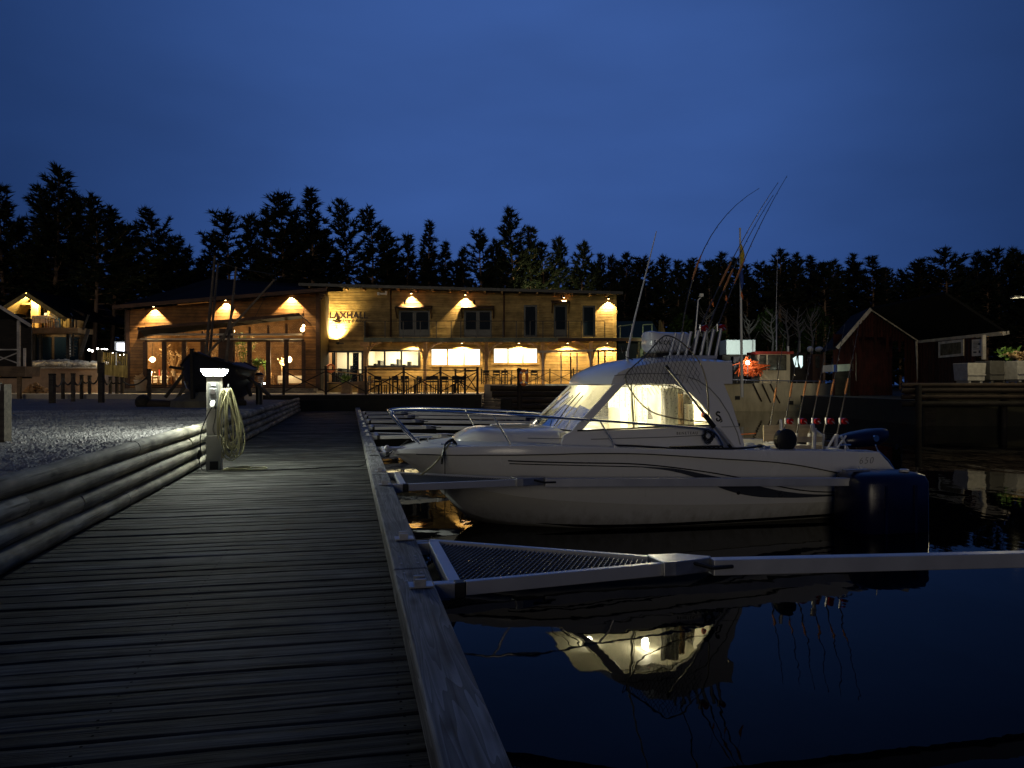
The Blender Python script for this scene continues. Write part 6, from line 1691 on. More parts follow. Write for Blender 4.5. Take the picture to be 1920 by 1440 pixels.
for k, (xx, l_) in enumerate(((103, 'white chair with rounded back on the gable house balcony'), (111, 'white chair at the right end of the gable house balcony'))):
    c = chair0(white_plastic, l_); c.location = (PX(xx, hy), hy - .5, fl_z); c.rotation_euler = (0, 0, 2.5 + k); c['group'] = 'white chairs on the gable house balcony'
# dark hut at the far left with porch
hy2 = 37.0
ht = thing('hut', 'dark hut corner with white roof edge and crossed porch railing, far left', 'hut', (PX(10, hy2), hy2, G_Z))
mb = MB(); mb.prism([P(-60, 535, hy2), P(58, 607, hy2), P(58, 612, hy2), P(-60, 541, hy2)], (-4.6, 5.2, 0)); mb.build('roof', roof_dark, ht)
mb = MB(); mb.bar(P(-60, 538, hy2 - .05), P(58, 611, hy2 - .05), .05, .14); mb.build('roof_edge', white_wood, ht)
mb = MB(); mb.bx(PX(-60, hy2), PX(34, hy2), hy2 + 1.0, hy2 + 1.1, G_Z + 1, PZ(595, hy2)); mb.build('wall', tar_wood, ht)
mb = MB(); mb.bx(PX(-60, hy2), PX(52, hy2), hy2 - .2, hy2 + 1, PZ(706, hy2), PZ(687, hy2)); mb.build('deck', pine_dim, ht)
mb = MB(); mb.bx(PX(34, hy2), PX(39, hy2), hy2 - .1, hy2, PZ(687, hy2), PZ(601, hy2)); mb.bx(PX(46, hy2), PX(49, hy2), hy2 - .1, hy2, PZ(687, hy2), PZ(653, hy2)); mb.build('porch_post', white_wood, ht)
mb = MB(); mb.bar(P(-30, 655.5, hy2 - .1), P(36, 655.5, hy2 - .1), .05, .06); mb.bar(P(-25, 685, hy2 - .1), P(36, 660, hy2 - .1), .04, .05); mb.bar(P(-25, 660, hy2 - .06), P(36, 682, hy2 - .06), .04, .05); mb.build('porch_rail', white_wood, ht)
mb = MB(); mb.bx(PX(34, hy2), PX(40, hy2), hy2 - .1, hy2 + .06, G_Z, PZ(706, hy2)); mb.build('deck_post', pine_dim, ht)
t = thing('firewood_pile', 'dark pile of split firewood under the bank wall', 'firewood', (PX(66, 40.5), 40.5, G_Z))
rnd = random.Random(12)
lg = []
for k in range(4):
    mb = MB(); r = rnd.uniform(.07, .12); mb.tube([(0, -.2, 0), (0, .2, 0)], r, 6); lg.append(mb.mesh('firewood_log', chair_wood, smooth=40))
for k in range(60):
    q = k / 60; hgt = .12 + rnd.random() * (.75 - abs(rnd.random() - .5) * .6)
    x = rnd.uniform(-.62, .62); link('firewood_log', lg[k % 4], t, (x, rnd.uniform(-.2, .2), max(.08, hgt * (1 - abs(x) * .9))), (rnd.uniform(-.3, .3), rnd.uniform(-.4, .4), rnd.uniform(-.5, .5)))
# yellow board fence with open pickets, lit by a sign behind it
fy = 41.0
t = thing('yellow_fence', 'yellow-green board fence with open pickets on top, left of the pavilion', 'fence', (PX(212, fy), fy, PZ(709, fy)))
n = 13
for k in range(n):
    q = k / (n - 1); xx = 194 + 43 * q; yt_ = 660 + 4 * q; yb_ = 702 + 6.5 * q
    mb = MB(); x = PX(xx, fy); mb.bx(x - .062, x + .062, fy - .015, fy + .015, PZ(yb_, fy), PZ(684 + q * 1.5, fy)); mb.build('board', yellow_wood, t)
    mb = MB(); mb.bx(x - .026, x + .026, fy + .017, fy + .04, PZ(690, fy), PZ(yt_, fy)); mb.build('picket', yellow_wood, t)
mb = MB(); mb.bar(P(186, 656, fy), P(239, 661, fy), .06, .10); mb.build('rail', tar_wood, t)
mb = MB(); mb.bx(PX(184, fy), PX(191, fy), fy - .1, fy + .1, PZ(700, fy), PZ(655, fy)); mb.build('corner_post', post_wood, t)
t = thing('light_sign', 'blank glowing white sign panel behind the yellow fence', 'sign', P(229, 650, 45))
mb = MB(); mb.bx(-.30, .34, -.02, .02, -.28, .22); mb.build('panel', sign_white, t, local=True)
mb = MB(); mb.bx(-.42, -.301, -.05, .05, -.30, .30); mb.bx(-.301, .36, -.05, .05, .221, .30); mb.bx(-.36, -.30, -.03, .03, -1.5, -.30); mb.bx(.28, .34, -.03, .03, -1.5, -.281); mb.build('frame', white_plastic, t, local=True)
lamp('POINT', 'sign_light', P(215, 662, 43.5), 40, (.80, .88, 1.0), t, .2)
lamp('POINT', 'fence_light', P(212, 672, 39.8), 7, (1.0, .95, .55), t, .1)
t = thing('string_lights', 'string of white bulbs hanging left of the yellow fence', 'string lights', P(182, 656, 42))
mb = MB(); sp = smooth_path([P(160, 657, 42), P(172, 659, 42), P(180, 655, 42), P(190, 655.5, 41.5), P(205, 659, 41.2), P(220, 664, 41.0), P(238, 668, 40.9)], 4); mb.tube(sp, .012, 4); mb.build('wire', cable_black, t)
for a, b in ((167, 656), (173, 658), (183, 654), (191, 655.5), (196, 655.5), (200, 656), (212, 662), (224, 666), (231, 665)): mb = MB(); mb.ball(P(a, b, 41.4), .055 if a < 201 else .035, 6); mb.build('bulb', string_bulb, t)
lamp('POINT', 'string_light', P(176, 658, 41.6), 14, (1, .95, .85), t, .2)
# old dark boat on props
ob = thing('old_boat', 'black old wooden boat propped bow-on in the yard with poles rising above it', 'boat', (-9.8, 25, G_Z))
ax = [(-9.67, 23.0), (-9.72, 23.5), (-9.80, 24.3), (-9.92, 25.4), (-10.05, 26.6), (-10.2, 28.0), (-10.3, 29.0)]
hw = [.03, .42, .82, 1.06, 1.05, .78, .05]; sh = [2.80, 2.62, 2.46, 2.34, 2.32, 2.42, 2.66]; kz = [1.72, 1.42, 1.33, 1.30, 1.30, 1.34, 1.6]
vs = []; fs = []; m_ = 13
for (x, y), w, s_, k_ in zip(ax, hw, sh, kz):
    for j in range(m_):
        q = -1 + 2 * j / (m_ - 1); a = abs(q)
        vs.append((x + math.copysign(w * (a ** .55), q) if a > 1e-6 else x, y, k_ + (s_ - k_) * (a ** 1.9)))
for i in range(len(ax) - 1):
    for j in range(m_ - 1): fs.append((i * m_ + j, i * m_ + j + 1, (i + 1) * m_ + j + 1, (i + 1) * m_ + j))
mb = MB(); mb.add(vs, fs); mb.build('hull', dark_red_boat, ob, smooth=40)
mb = MB(); mb.bar((-9.67, 22.95, 1.40), (-9.66, 22.86, 2.92), .09, .14); mb.bar((-9.67, 23.0, 1.36), (-10.3, 29, 1.3), .1, .16); mb.build('stem', tar_wood, ob)
mb = MB()
for sgn in (-1, 1): mb.tube([(x + sgn * w, y, s_) for (x, y), w, s_ in zip(ax, hw, sh)], .045, 6)
mb.tube([(-9.72, 23.5, 2.60), (-9.92, 25.4, 2.72), (-10.2, 28.0, 2.55)], .05, 6); mb.build('gunwale', tar_wood, ob)
vs = []; fs = []
for i, ((x, y), w, s_) in enumerate(zip(ax, hw, sh)):
    for j in range(5): q = -1 + 2 * j / 4; vs.append((x + q * w * .96, y, s_ + .24 * (1 - abs(q)) ** .8 * (0 if i in (0, 6) else 1)))
for i in range(6):
    for j in range(4): fs.append((i * 5 + j, i * 5 + j + 1, i * 5 + 6 + j, i * 5 + 5 + j))
mb = MB(); mb.add(vs, fs); mb.build('cover', navy_cover, ob)
for a, b in (((310, 745, 24.2), (345, 700, 24.6)), ((330, 750, 23.6), (355, 712, 23.8)), ((508, 744, 25.4), (466, 708, 25.8)), ((470, 742, 25.9), (458, 706, 26.2))):
    mb = MB(); mb.bar(P(*a), P(*b), .09, .09); mb.build('prop', post_wood, ob)
mb = MB(); mb.tube([P(318, 688, 24), P(352, 693, 24)], .05, 6); mb.build('oar', tar_wood, ob)
for a, b, r in (((384, 690, 24.6), (403, 480, 24.6), .055), ((391, 690, 24.9), (409, 492, 24.9), .045), ((423, 690, 24.7), (443, 500, 24.7), .05)):
    mb = MB(); mb.tube([P(*a), P(*b)], [r, r * .75], 7); mb.build('mast', mast_wood, ob, smooth=60)
for a, b, r in (((378, 676, 24.5), (515, 524, 24.5), .040), ((418, 640, 24.8), (440, 575, 24.8), .03), ((444, 600, 24.6), (518, 524, 24.6), .022)):
    mb = MB(); mb.tube([P(*a), P(*b)], [r, r * .8], 6); mb.build('spar', mast_wood, ob, smooth=60)
mb = MB(); mb.tube(smooth_path([P(403, 488, 24.6), P(411, 494, 24.7), P(426, 496, 24.7), P(442, 502, 24.7), P(480, 509, 24.7), P(516, 515, 24.6)], 4), .012, 5); mb.tube([P(516, 505, 24.6), P(517, 540, 24.6)], .012, 5); mb.tube([P(515, 522, 24.6), P(470, 610, 24.6)], .008, 4)
mb.build('rigging', cable_black, ob)
mb = MB(); mb.tube([P(262, 757, 24), P(330, 758, 24), P(460, 756, 25.6)], [.14, .12, .10], 8); mb.build('cradle_log', dark_wood, ob, smooth=60)
mb = MB(); mb.ball(P(268, 754, 24), .24, 7); mb.build('roller', tar_wood, ob, smooth=60)
t = thing('boulder', 'dark boulder lying under the bow of the propped old boat', 'rock', P(372, 758, 23.6))
mb = MB(); mb.lathe([(.05, -.2), (.75, -.15), (.72, .12), (.45, .34), (.10, .42)], n=11); rnd = random.Random(2); mb.v = [(x * rnd.uniform(.85, 1.15), y * rnd.uniform(.85, 1.1), z * rnd.uniform(.85, 1.15)) for x, y, z in mb.v]; mb.build('rock', soil_rock, t, smooth=30, local=True)
t = thing('chain_anchor', 'small pale iron mooring hook on the dark boat bow', 'hook', P(349, 725, 22.9))
mb = MB(); mb.tube([(-.06, 0, .16), (-.02, 0, .05), (.03, -.02, -.06), (.06, -.02, -.05)], .02, 6); mb.build('hook', galv, t, local=True)

# ================================================================== RIGHT SIDE
fb = thing('fishing_boat', 'grey steel fishing boat with red-roofed wheelhouse beyond the motorboat', 'fishing boat', (PX(1430, 52), 52, 0))
FY = 51.0
X0, X1 = PX(1343, FY), PX(1640, FY)
dz = PZ(718, FY)
vs = []; fs = []
stn = [(0, .0, .35, .25), (.05, .06, .9, .75), (.15, .12, 1.35, 1.2), (.3, .2, 1.6, 1.5), (.6, .25, 1.7, 1.55), (.85, .25, 1.6, 1.4), (1, .2, 1.4, 1.2)]
cyb = FY + 1.7
for q, k_, w1, w0 in stn:
    xt = X0 + (X1 - X0) * q; rake = .55 * (1 - min(q / .3, 1))
    zz = dz + .25 * max(0, (.3 - q)) - .25 * max(0, q - .5)
    for sgn in (-1, 1):
        vs += [(xt + rake * 1.4, cyb + sgn * w0 * .8, -.4), (xt + rake * 1.0, cyb + sgn * w0, .15), (xt + rake * .35, cyb + sgn * (w0 + w1) / 2, dz * .55), (xt, cyb + sgn * w1, zz), (xt, cyb + sgn * (w1 - .08), zz)]
for i in range(len(stn) - 1):
    for s_ in (0, 5):
        for j in range(4): a = i * 10 + s_ + j; fs.append((a, a + 1, a + 11, a + 10))
    a = i * 10; fs.append((a + 4, a + 9, a + 19, a + 14))
fs += [tuple(range(0, 5)) + tuple(range(9, 4, -1)), tuple(60 + j for j in range(5)) + tuple(60 + j for j in range(9, 4, -1))]
mb = MB(); mb.add(vs, fs); mb.build('hull', steel_hull, fb, smooth=30)
def hull_y(xx): return cyb - float(np.interp((PX(xx, FY) - X0) / (X1 - X0), [s[0] for s in stn], [s[2] for s in stn])) - .02
for a, b in (((1412, 720), (1428, 753)), ((1429, 720), (1445, 755)), ((1444, 720), (1462, 756))):
    y_ = hull_y(1440) - .03; mb = MB(); mb.bar(P(*a, y_), P(*b, y_ + .12), .05, .10, (1, 0, 0)); mb.build('fender_bar', dark_wood, fb)
mb = MB()
for xx, yy in ((1383, 746), (1483, 755)): y_ = hull_y(xx) + .06; mb.bx(PX(xx - 4, y_), PX(xx + 4, y_), y_ - .08, y_ + .1, PZ(yy + 3.5, y_), PZ(yy - 3.5, y_))
mb.build('scupper', boat_black, fb)
ry = hull_y(1430)
mb = MB(); mb.tube([P(1348, 711, ry), P(1420, 713.5, ry), P(1640, 716, ry)], .035, 6)
for xx in range(1350, 1640, 16): mb.tube([P(xx, 711 + (xx - 1348) * .017, ry), P(xx, 719, ry)], .025, 5)
mb.build('deck_rail', galv, fb)
wy = ry + .9
mb = MB(); mb.bx(PX(1424, wy), PX(1482, wy), wy, wy + 1.9, dz - .1, PZ(664, wy)); wh = bevel(mb.build('wheelhouse', steel_hull, fb), .05)
mb = MB(); mb.bx(PX(1417, wy), PX(1487, wy), wy - .12, wy + 2.0, PZ(664, wy) + .003, PZ(659, wy)); mb.build('wheelhouse_roof', red_paint, fb)
for a, b in ((1425, 1435), (1441, 1456), (1459, 1473)):
    fr = MB(); x0, x1, z0, z1 = PX(a, wy), PX(b, wy), PZ(693, wy), PZ(667, wy)
    fr.bx(x0 - .05, x1 + .05, wy - .03, wy - .002, z0 - .05, z1 + .05); w = bevel(fr.build('wheelhouse_window', boat_black, fb), .08, 3)
    pn = MB(); pn.bx(x0, x1, wy - .045, wy - .031, z0, z1); bevel(pn.build('pane', pane_dim, w), .06, 3)
mb = MB(); mb.bx(PX(1483, wy), PX(1512, wy), wy + .1, wy + 1.8, dz - .1, PZ(661, wy)); mb.build('aft_cabin', tar_wood, fb)
mb = MB()
mb.prism([P(1487, 672, wy + .05), P(1494, 667, wy + .05), P(1496, 688, wy + .05), P(1491, 688, wy + .05)], (0, .03, 0)); mb.prism([P(1498, 667, wy + .05), P(1505, 667, wy + .05), P(1505, 686, wy + .05), P(1502, 690, wy + .05), P(1498, 680, wy + .05)], (0, .03, 0)); mb.build('aft_window', window_cyan, fb)
mb = MB(); mb.bx(PX(1528, wy), PX(1548, wy), wy + .4, wy + 1.4, dz - .1, PZ(664, wy)); mb.build('winch_housing', rust, fb)
mb = MB(); mb.bx(PX(1533, wy), PX(1541, wy), wy + .38, wy + .399, PZ(690, wy), PZ(667, wy)); mb.build('housing_panel', pane_dim, fb)
mb = MB(); mb.ball(P(1519, 655, wy + .8), .22, 8); mb.ball(P(1536, 655, wy + .8), .28, 8, .7); mb.build('radar_dome', white_plastic, fb, smooth=60)
mb = MB(); mb.tube([P(1455, 592, wy), P(1458, 470, wy)], [.03, .012], 5); mb.tube([P(1456, 662, wy), P(1456, 590, wy)], .05, 6); mb.tube([P(1500, 660, wy), P(1500, 640, wy)], .03, 5); mb.tube([P(1478, 661, wy), P(1478, 649, wy)], .10, 8); mb.build('mast', galv, fb)
mb = MB(); mb.bx(PX(1347, ry), PX(1424, ry), ry + .1, ry + 2.2, dz - .05, dz + .12); mb.bx(PX(1377, wy), PX(1398, wy), wy + .2, wy + .9, dz + .1, PZ(668, wy)); mb.build('deck_gear', boat_black, fb)
# orange crab pots / rope heap on the foredeck with a work lamp
t = thing('orange_net_pile', 'orange tangle of rope and net frames on the fishing boat deck', 'net pile', P(1405, 705, wy))
rnd = random.Random(17); mb = MB()
for k in range(95):
    xx = rnd.uniform(1386, 1426); top_ = 666 + abs(xx - 1402) * .75 + rnd.uniform(0, 14)
    a = P(xx, top_, wy + rnd.uniform(-.3, .5)); b = P(xx + rnd.uniform(-13, 13), rnd.uniform(694, 708), wy + rnd.uniform(-.4, .4)); mb.tube([a, b], rnd.uniform(.025, .05), 5)
for k in range(30):
    a = P(rnd.uniform(1387, 1424), rnd.uniform(680, 704), wy - .3 + rnd.uniform(-.2, .3)); mb.tube([a, a + Vector((rnd.uniform(-.9, .9), 0, rnd.uniform(-.25, .25)))], .04, 5)
g = mb.build('net', orange_net, t); g['kind'] = 'stuff'
t = thing('work_lamp', 'small bright work lamp shining inside the orange net pile', 'lamp', P(1402, 680, wy - .5))
mb = MB(); mb.ball((0, 0, 0), .13, 8); mb.build('bulb', deck_lamp, t, local=True)
mb = MB(); mb.tube([(0, .02, -.10), (0, .05, -1.0)], .03, 5); mb.build('stand', galv, t, local=True)
lamp('POINT', 'work_lamp_light', P(1402, 682, wy - 1.0), 34, (1, .95, .90), t, .1)
# white box trailer and lamp mast
cy = 58
t = thing('box_trailer', 'white lit box trailer standing on the shore behind the fishing boat', 'trailer', (PX(1395, cy), cy, G_Z))
mb = MB(); mb.bx(PX(1362, cy), PX(1417, cy), cy, cy + 2, PZ(665, cy), PZ(637, cy)); bevel(mb.build('box', white_box, t), .06)
mb = MB(); mb.bx(PX(1410, cy), PX(1412, cy), cy - .03, cy - .005, PZ(665, cy), PZ(638, cy)); mb.build('edge_strip', galv, t)
mb = MB(); mb.bx(PX(1355, cy), PX(1420, cy), cy + .1, cy + 1.9, G_Z, PZ(665.5, cy)); mb.build('chassis', tar_wood, t)
lamp('SPOT', 'trailer_light', P(1395, 648, cy - 5), 900, (.86, 1.0, .92), None, .1, P(1392, 650, cy), 42, .5)
t = thing('lamp_mast', 'slim grey lamp mast with small floodlight head on the quay', 'lamp post', (PX(1303, 48), 48, W_Z))
mb = MB(); mb.tube([P(1301, 655, 48), P(1309, 562, 48)], [.09, .06], 7); mb.build('pole', galv, t, smooth=60)
mb = MB(); p = P(1315, 553.5, 48); mb.bx(p.x - .12, p.x + .12, p.y - .1, p.y + .1, p.z - .10, p.z + .10); mb.build('head', white_plastic, t)
mb = MB(); mb.bar(P(1309, 562, 48), P(1314, 558, 48), .05, .05); mb.build('arm', galv, t)
t = thing('flagpole', 'tall white flagpole with a limp yellow and blue flag', 'flagpole', (PX(1391, 49), 49, .8))
mb = MB(); mb.tube([P(1391.5, 745, 49), P(1387.5, 430, 49)], [.10, .055], 8); mb.ball(P(1387.5, 429, 49), .08, 6); mb.build('pole', white_plastic, t, smooth=60)
def limp(mb, pts, w0):
    vs = []; fs = []
    for i, (xx, yy, ww) in enumerate(pts):
        c = P(xx, yy, 48.9)
        for j in range(7): a = math.pi * 2 * j / 7; vs.append(c + Vector((ww * math.cos(a) * (.7 + .3 * math.sin(i + j * 2)), ww * .5 * math.sin(a), 0)))
    for i in range(len(pts) - 1):
        for j in range(7): fs.append((i * 7 + j, i * 7 + (j + 1) % 7, (i + 1) * 7 + (j + 1) % 7, (i + 1) * 7 + j))
    mb.add(vs, fs)
mb = MB(); limp(mb, [(1390, 458, .04), (1391, 468, .12), (1392, 478, .16), (1391.5, 488, .15), (1390, 497, .12), (1389, 503, .10)], 0); mb.build('flag_yellow_part', flag_yellow, t, smooth=70)
mb = MB(); limp(mb, [(1389, 503, .11), (1390, 515, .13), (1391, 528, .12), (1391, 540, .08), (1389.5, 546, .03)], 0); mb.build('flag_blue_part', flag_blue, t, smooth=70)
# small boat lit blue and green at the boathouse
t = thing('small_cabin_boat', 'small pale boat partly lit beside the boathouse, behind the rods', 'boat', (PX(1590, 47.5), 47.5, .3))
mb = MB(); y_ = 47.5
mb.prism([P(1562, 697, y_), P(1600, 695, y_), P(1603, 682, y_), P(1562, 684, y_)], (0, 1.6, 0)); mb.build('hull', boat_pale, t)
mb = MB(); mb.prism([P(1563, 697.5, y_ - .03), P(1570, 697, y_ - .03), P(1570, 684, y_ - .03), P(1563, 684, y_ - .03)], (0, .02, 0)); mb.build('blue_panel', flag_blue, t)
mb = MB(); mb.prism([P(1568, 683, y_ + .3), P(1600, 681, y_ + .3), P(1598, 652, y_ + .3), P(1574, 656, y_ + .3)], (0, .8, 0)); mb.build('cabin', pane_dark, t)
mb = MB()
for a, b in (((1574, 656), (1568, 684)), ((1598, 652), (1600, 682)), ((1573, 655), (1600, 651)), ((1584, 654), (1583, 683))): mb.bar(P(*a, y_ + .26), P(*b, y_ + .26), .05, .06)
mb.build('cabin_frame', white_plastic, t)
mb = MB(); mb.prism([P(1566, 900, y_), P(1600, 900, y_), P(1600, 697, y_), P(1566, 697, y_)], (0, .1, 0)); mb.v = [(a, b, max(c, .0)) for a, b, c in mb.v]; mb.build('lower_hull', tar_wood, t)
lamp('POINT', 'small_boat_light', P(1583, 690, y_ - 1.6), 16, (.85, 1.0, .8), t, .1)
# boathouse
hsx, hyb = 24.2, 45.0
bh = thing('boathouse', 'dark red boathouse with white barge boards and a small window', 'boathouse', (22, 43, G_Z))
gL, gP, gR = P(1568, 650, 46.5), P(1632, 576, 45.6), P(1724, 637, 45)
base_z = G_Z
far = Vector((-.25, -8.6, -.10))        # the side wall runs towards the camera
def roofv(p, q, d): return p.lerp(q, d)
aL, aP, aR = gL, gP, gR
bR = Vector((PX(1888, 36.4), 36.4, PZ(621, 36.4))); bP = gP + (bR - gR); bL = gL + (bR - gR)
o1 = Vector((0, .9, 0)) 
# the gable faces the harbour; the body runs back to the right
mb = MB()
for a, b, c, d in ((gP, gR, bR, bP), (gP, gL, gL + Vector((1.5, 6, 0)), gP + Vector((1.5, 6, 0)))):
    k = [a, b, c, d]; mb.add(k + [p - Vector((0, 0, .14)) for p in k], [(0, 1, 2, 3), (7, 6, 5, 4), (0, 4, 5, 1), (1, 5, 6, 2), (2, 6, 7, 3), (3, 7, 4, 0)])
mb.build('roof', roof_dark, bh)
mb = MB()
for a, b in ((gP, gL), (gP, gR)): mb.bar(a + Vector((0, -.12, -.10)), b + Vector((0, -.12, -.10)), .05, .20)
mb.build('barge_board', white_wood, bh)
mb = MB(); mb.bar(gR + Vector((-.10, -.1, -.10)), bR + Vector((-.16, 0, -.10)), .05, .20); mb.bar(bR + Vector((-.2, .05, -.12)), bR + Vector((.12, .05, -.06)), .08, .16); mb.build('eave_board', white_wood, bh)
# upper gable boards (open below)
n = 22
xl_, xr_ = gL.x + .55, gR.x - .1
for k in range(n):
    a = xl_ + (xr_ - xl_) * k / n; b = a + (xr_ - xl_) / n - .015; xm = (a + b) / 2
    top_ = gP.z - .25 - (abs(xm - gP.x)) * ((gP.z - gL.z) / (gP.x - gL.x) if xm < gP.x else (gP.z - gR.z) / (gR.x - gP.x))
    yy = 45.6 + (gP.x - xm) * .18; zlow = PZ(632 if k < 14 else 640, 45.5) if k % 4 else PZ(660, 45.5)
    if k > 17: zlow = base_z
    if k < 3: zlow = base_z
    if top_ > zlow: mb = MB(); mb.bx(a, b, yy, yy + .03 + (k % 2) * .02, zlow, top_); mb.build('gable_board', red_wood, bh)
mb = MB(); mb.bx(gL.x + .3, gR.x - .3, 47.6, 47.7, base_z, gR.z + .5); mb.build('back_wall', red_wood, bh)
for a, b, w in (((1725, 640), (1728, 716), .10), ((1718, 640), (1722, 716), .06)): mb = MB(); mb.bar(P(*a, 44.9), P(*b, 44.9), w * 1.6, w * 1.6); mb.build('corner_post', white_wood, bh)
mb = MB(); mb.bar(P(1600, 630, 46.2), P(1607, 714, 46.2), .10, .10); mb.build('corner_post', white_wood, bh)
# long side wall: vertical boards from the gable corner towards the camera
sA, sB = Vector((gR.x - .12, 44.9, 0)), Vector((bR.x - .75, 37.6, 0))
n = 34
dd = (sB - sA) / n; nrm = Vector((dd.y, -dd.x, 0)).normalized()
for k in range(n):
    a = sA + dd * k; b = a + dd * .94; zz = gR.z + (bR.z - gR.z) * (k / n) - .22
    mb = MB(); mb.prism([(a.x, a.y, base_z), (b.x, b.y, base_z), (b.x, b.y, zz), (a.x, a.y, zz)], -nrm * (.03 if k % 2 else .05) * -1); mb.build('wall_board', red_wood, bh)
def on_wall(xx):
    # point of the wall plane seen at column xx
    k = (xx - 960) / FPX; t_ = (k * sA.y - sA.x) / (dd.x - k * dd.y); return sA + dd * t_
def wallquad(mb, x0, x1, y0a, y1a, y0b, y1b, off, th):
    a, b = on_wall(x0), on_wall(x1); o_ = nrm * off
    poly = [Vector((a.x, a.y, PZ(y1a, a.y))) + o_, Vector((b.x, b.y, PZ(y1b, b.y))) + o_, Vector((b.x, b.y, PZ(y0b, b.y))) + o_, Vector((a.x, a.y, PZ(y0a, a.y))) + o_]
    mb.prism(poly, nrm * th)
sg = -1 if nrm.x > 0 else 1
nrm = nrm * (1 if nrm.x < 0 else -1)
mb = MB(); wallquad(mb, 1763, 1810, 641, 671, 636, 667, .052, .05); w = mb.build('window', white_wood, bh)
mb = MB(); wallquad(mb, 1767, 1806, 645.5, 667, 641, 662.5, .103, .01); mb.build('pane', pane_dim, w)
mb = MB(); wallquad(mb, 1825, 1844, 637, 668, 635, 667, .052, .02); nt_ = mb.build('notice_board', paper, bh)
mb = MB(); rnd = random.Random(6)
for k in range(6): wallquad(mb, 1828, 1828 + rnd.uniform(6, 13), 641 + k * 2.6, 642 + k * 2.6, 640.5 + k * 2.6, 641.5 + k * 2.6, .073, .004)
wallquad(mb, 1837, 1841, 643, 647, 643, 647, .073, .004); wallquad(mb, 1828, 1834, 659, 662, 659, 662, .073, .004); wallquad(mb, 1838, 1841, 657, 662, 657, 662, .073, .004); mb.build('print', ink, nt_)
mb = MB(); a = on_wall(1848); mb.bar(Vector((a.x, a.y, PZ(628, a.y))) + nrm * .08, Vector((a.x, a.y, PZ(674, a.y))) + nrm * .08, .16, .10); mb.build('end_trim', white_wood, bh)
lamp('POINT', 'boathouse_yard_light', (PX(1905, 31.0), 31.0, 5.2), 260, (1.0, .86, .50), None, .1)
t = thing('yard_lamp', 'small yard lamp on a pole at the right edge of the quay', 'lamp post', (PX(1960, 31.2), 31.2, 1.3))
mb = MB(); mb.tube([(0, 0, 0), (0, 0, 4.0)], .05, 7); mb.bar((0, 0, 4.0), (-1.25, -.1, 4.15), .05, .05); mb.build('pole', galv, t, local=True)
mb = MB(); mb.bx(-1.40, -1.15, -.2, .1, 4.08, 4.16); mb.build('lamp_head', black_metal, t, local=True)
# tubs, crates and plants by the boathouse
def crate(label, xx0, xx1, yt_, yb_, Y, m, name='crate', tilt=0):
    t = thing(name, label, name, (PX((xx0 + xx1) / 2, Y), Y, PZ(yb_, Y)), tilt)
    w = (PX(xx1, Y) - PX(xx0, Y)) / 2; h = PZ(yt_, Y) - PZ(yb_, Y)
    mb = MB(); vs = [(-w * .9, -.45, 0), (w * .9, -.45, 0), (w * .9, .45, 0), (-w * .9, .45, 0), (-w, -.5, h), (w, -.5, h), (w, .5, h), (-w, .5, h), (-w + .05, -.45, h), (w - .05, -.45, h), (w - .05, .45, h), (-w + .05, .45, h), (-w + .06, -.4, .1), (w - .06, -.4, .1), (w - .06, .4, .1), (-w + .06, .4, .1)]
    fs = [(0, 3, 2, 1)]
    for r_ in (0, 4, 8):
        for j in range(4): fs.append((r_ + j, r_ + (j + 1) % 4, r_ + 4 + (j + 1) % 4, r_ + 4 + j))
    fs.append((12, 13, 14, 15)); mb.add(vs, fs); bevel(mb.build('tub', m, t, local=True), .02)
    mb = MB()
    for sx in (-1, 1): mb.bx(sx * w * .62 - .06, sx * w * .62 + .06, -.4, .4, -.10, 0)
    mb.bx(-w * .95, w * .95, -.515, -.47, h * .30, h * .36); mb.build('foot', m, t, local=True)
    return t
crate('dirty white fish crate standing by the boathouse wall', 1799, 1836, 681, 714, 34.5, crate_white, 'crate', .1)
crate('dark grey fish tub between the white crate and the planted tub', 1840, 1880, 677, 713, 34.6, crate_dark, 'tub', .1)
t0 = crate('grey planted tub at the right edge of the quay', 1892, 1935, 677, 712, 33.8, crate_white, 'tub', .05)
rnd = random.Random(44)
t = thing('quay_plant', 'green leafy plant growing by the tubs on the quay', 'plant', P(1893, 690, 34.2))
mb = MB(); spray(mb, (0, 0, .1), .8, 18, .5, 7, rnd, .06); mb.build('foliage', leaf_green, t, local=True)
t = thing('tub_flowers', 'withered plants filling the rightmost tub', 'plant', P(1912, 678, 33.8))
mb = MB(); spray(mb, (0, 0, 0), .4, 26, .6, 5, rnd, .06); mb.build('foliage', leaf_dry, t, local=True)
# timber quay front
t = thing('timber_quay', 'dark timber quay front under the boathouse and tubs', 'quay', (22, 33, 0))
for k, (yy, r) in enumerate(((722, .10), (732, .12), (744, .11), (757, .12))):
    mb = MB(); mb.tube([P(1690, yy, 33.3), P(1990, yy, 32.2)], r, 8); mb.build('rail_log', dark_wood if k < 3 else tar_wood, t, smooth=60)
for xx in (1722, 1882): mb = MB(); mb.tube([(PX(xx, 32.9), 32.9, -.5), (PX(xx, 32.9), 32.9, PZ(722, 32.9))], .13, 9); mb.build('pile', tar_wood, t, smooth=60)
mb = MB(); mb.bx(18.25, 30, 33.45, 33.9, .0, PZ(721, 33.4)); mb.build('backing', tar_wood, t)

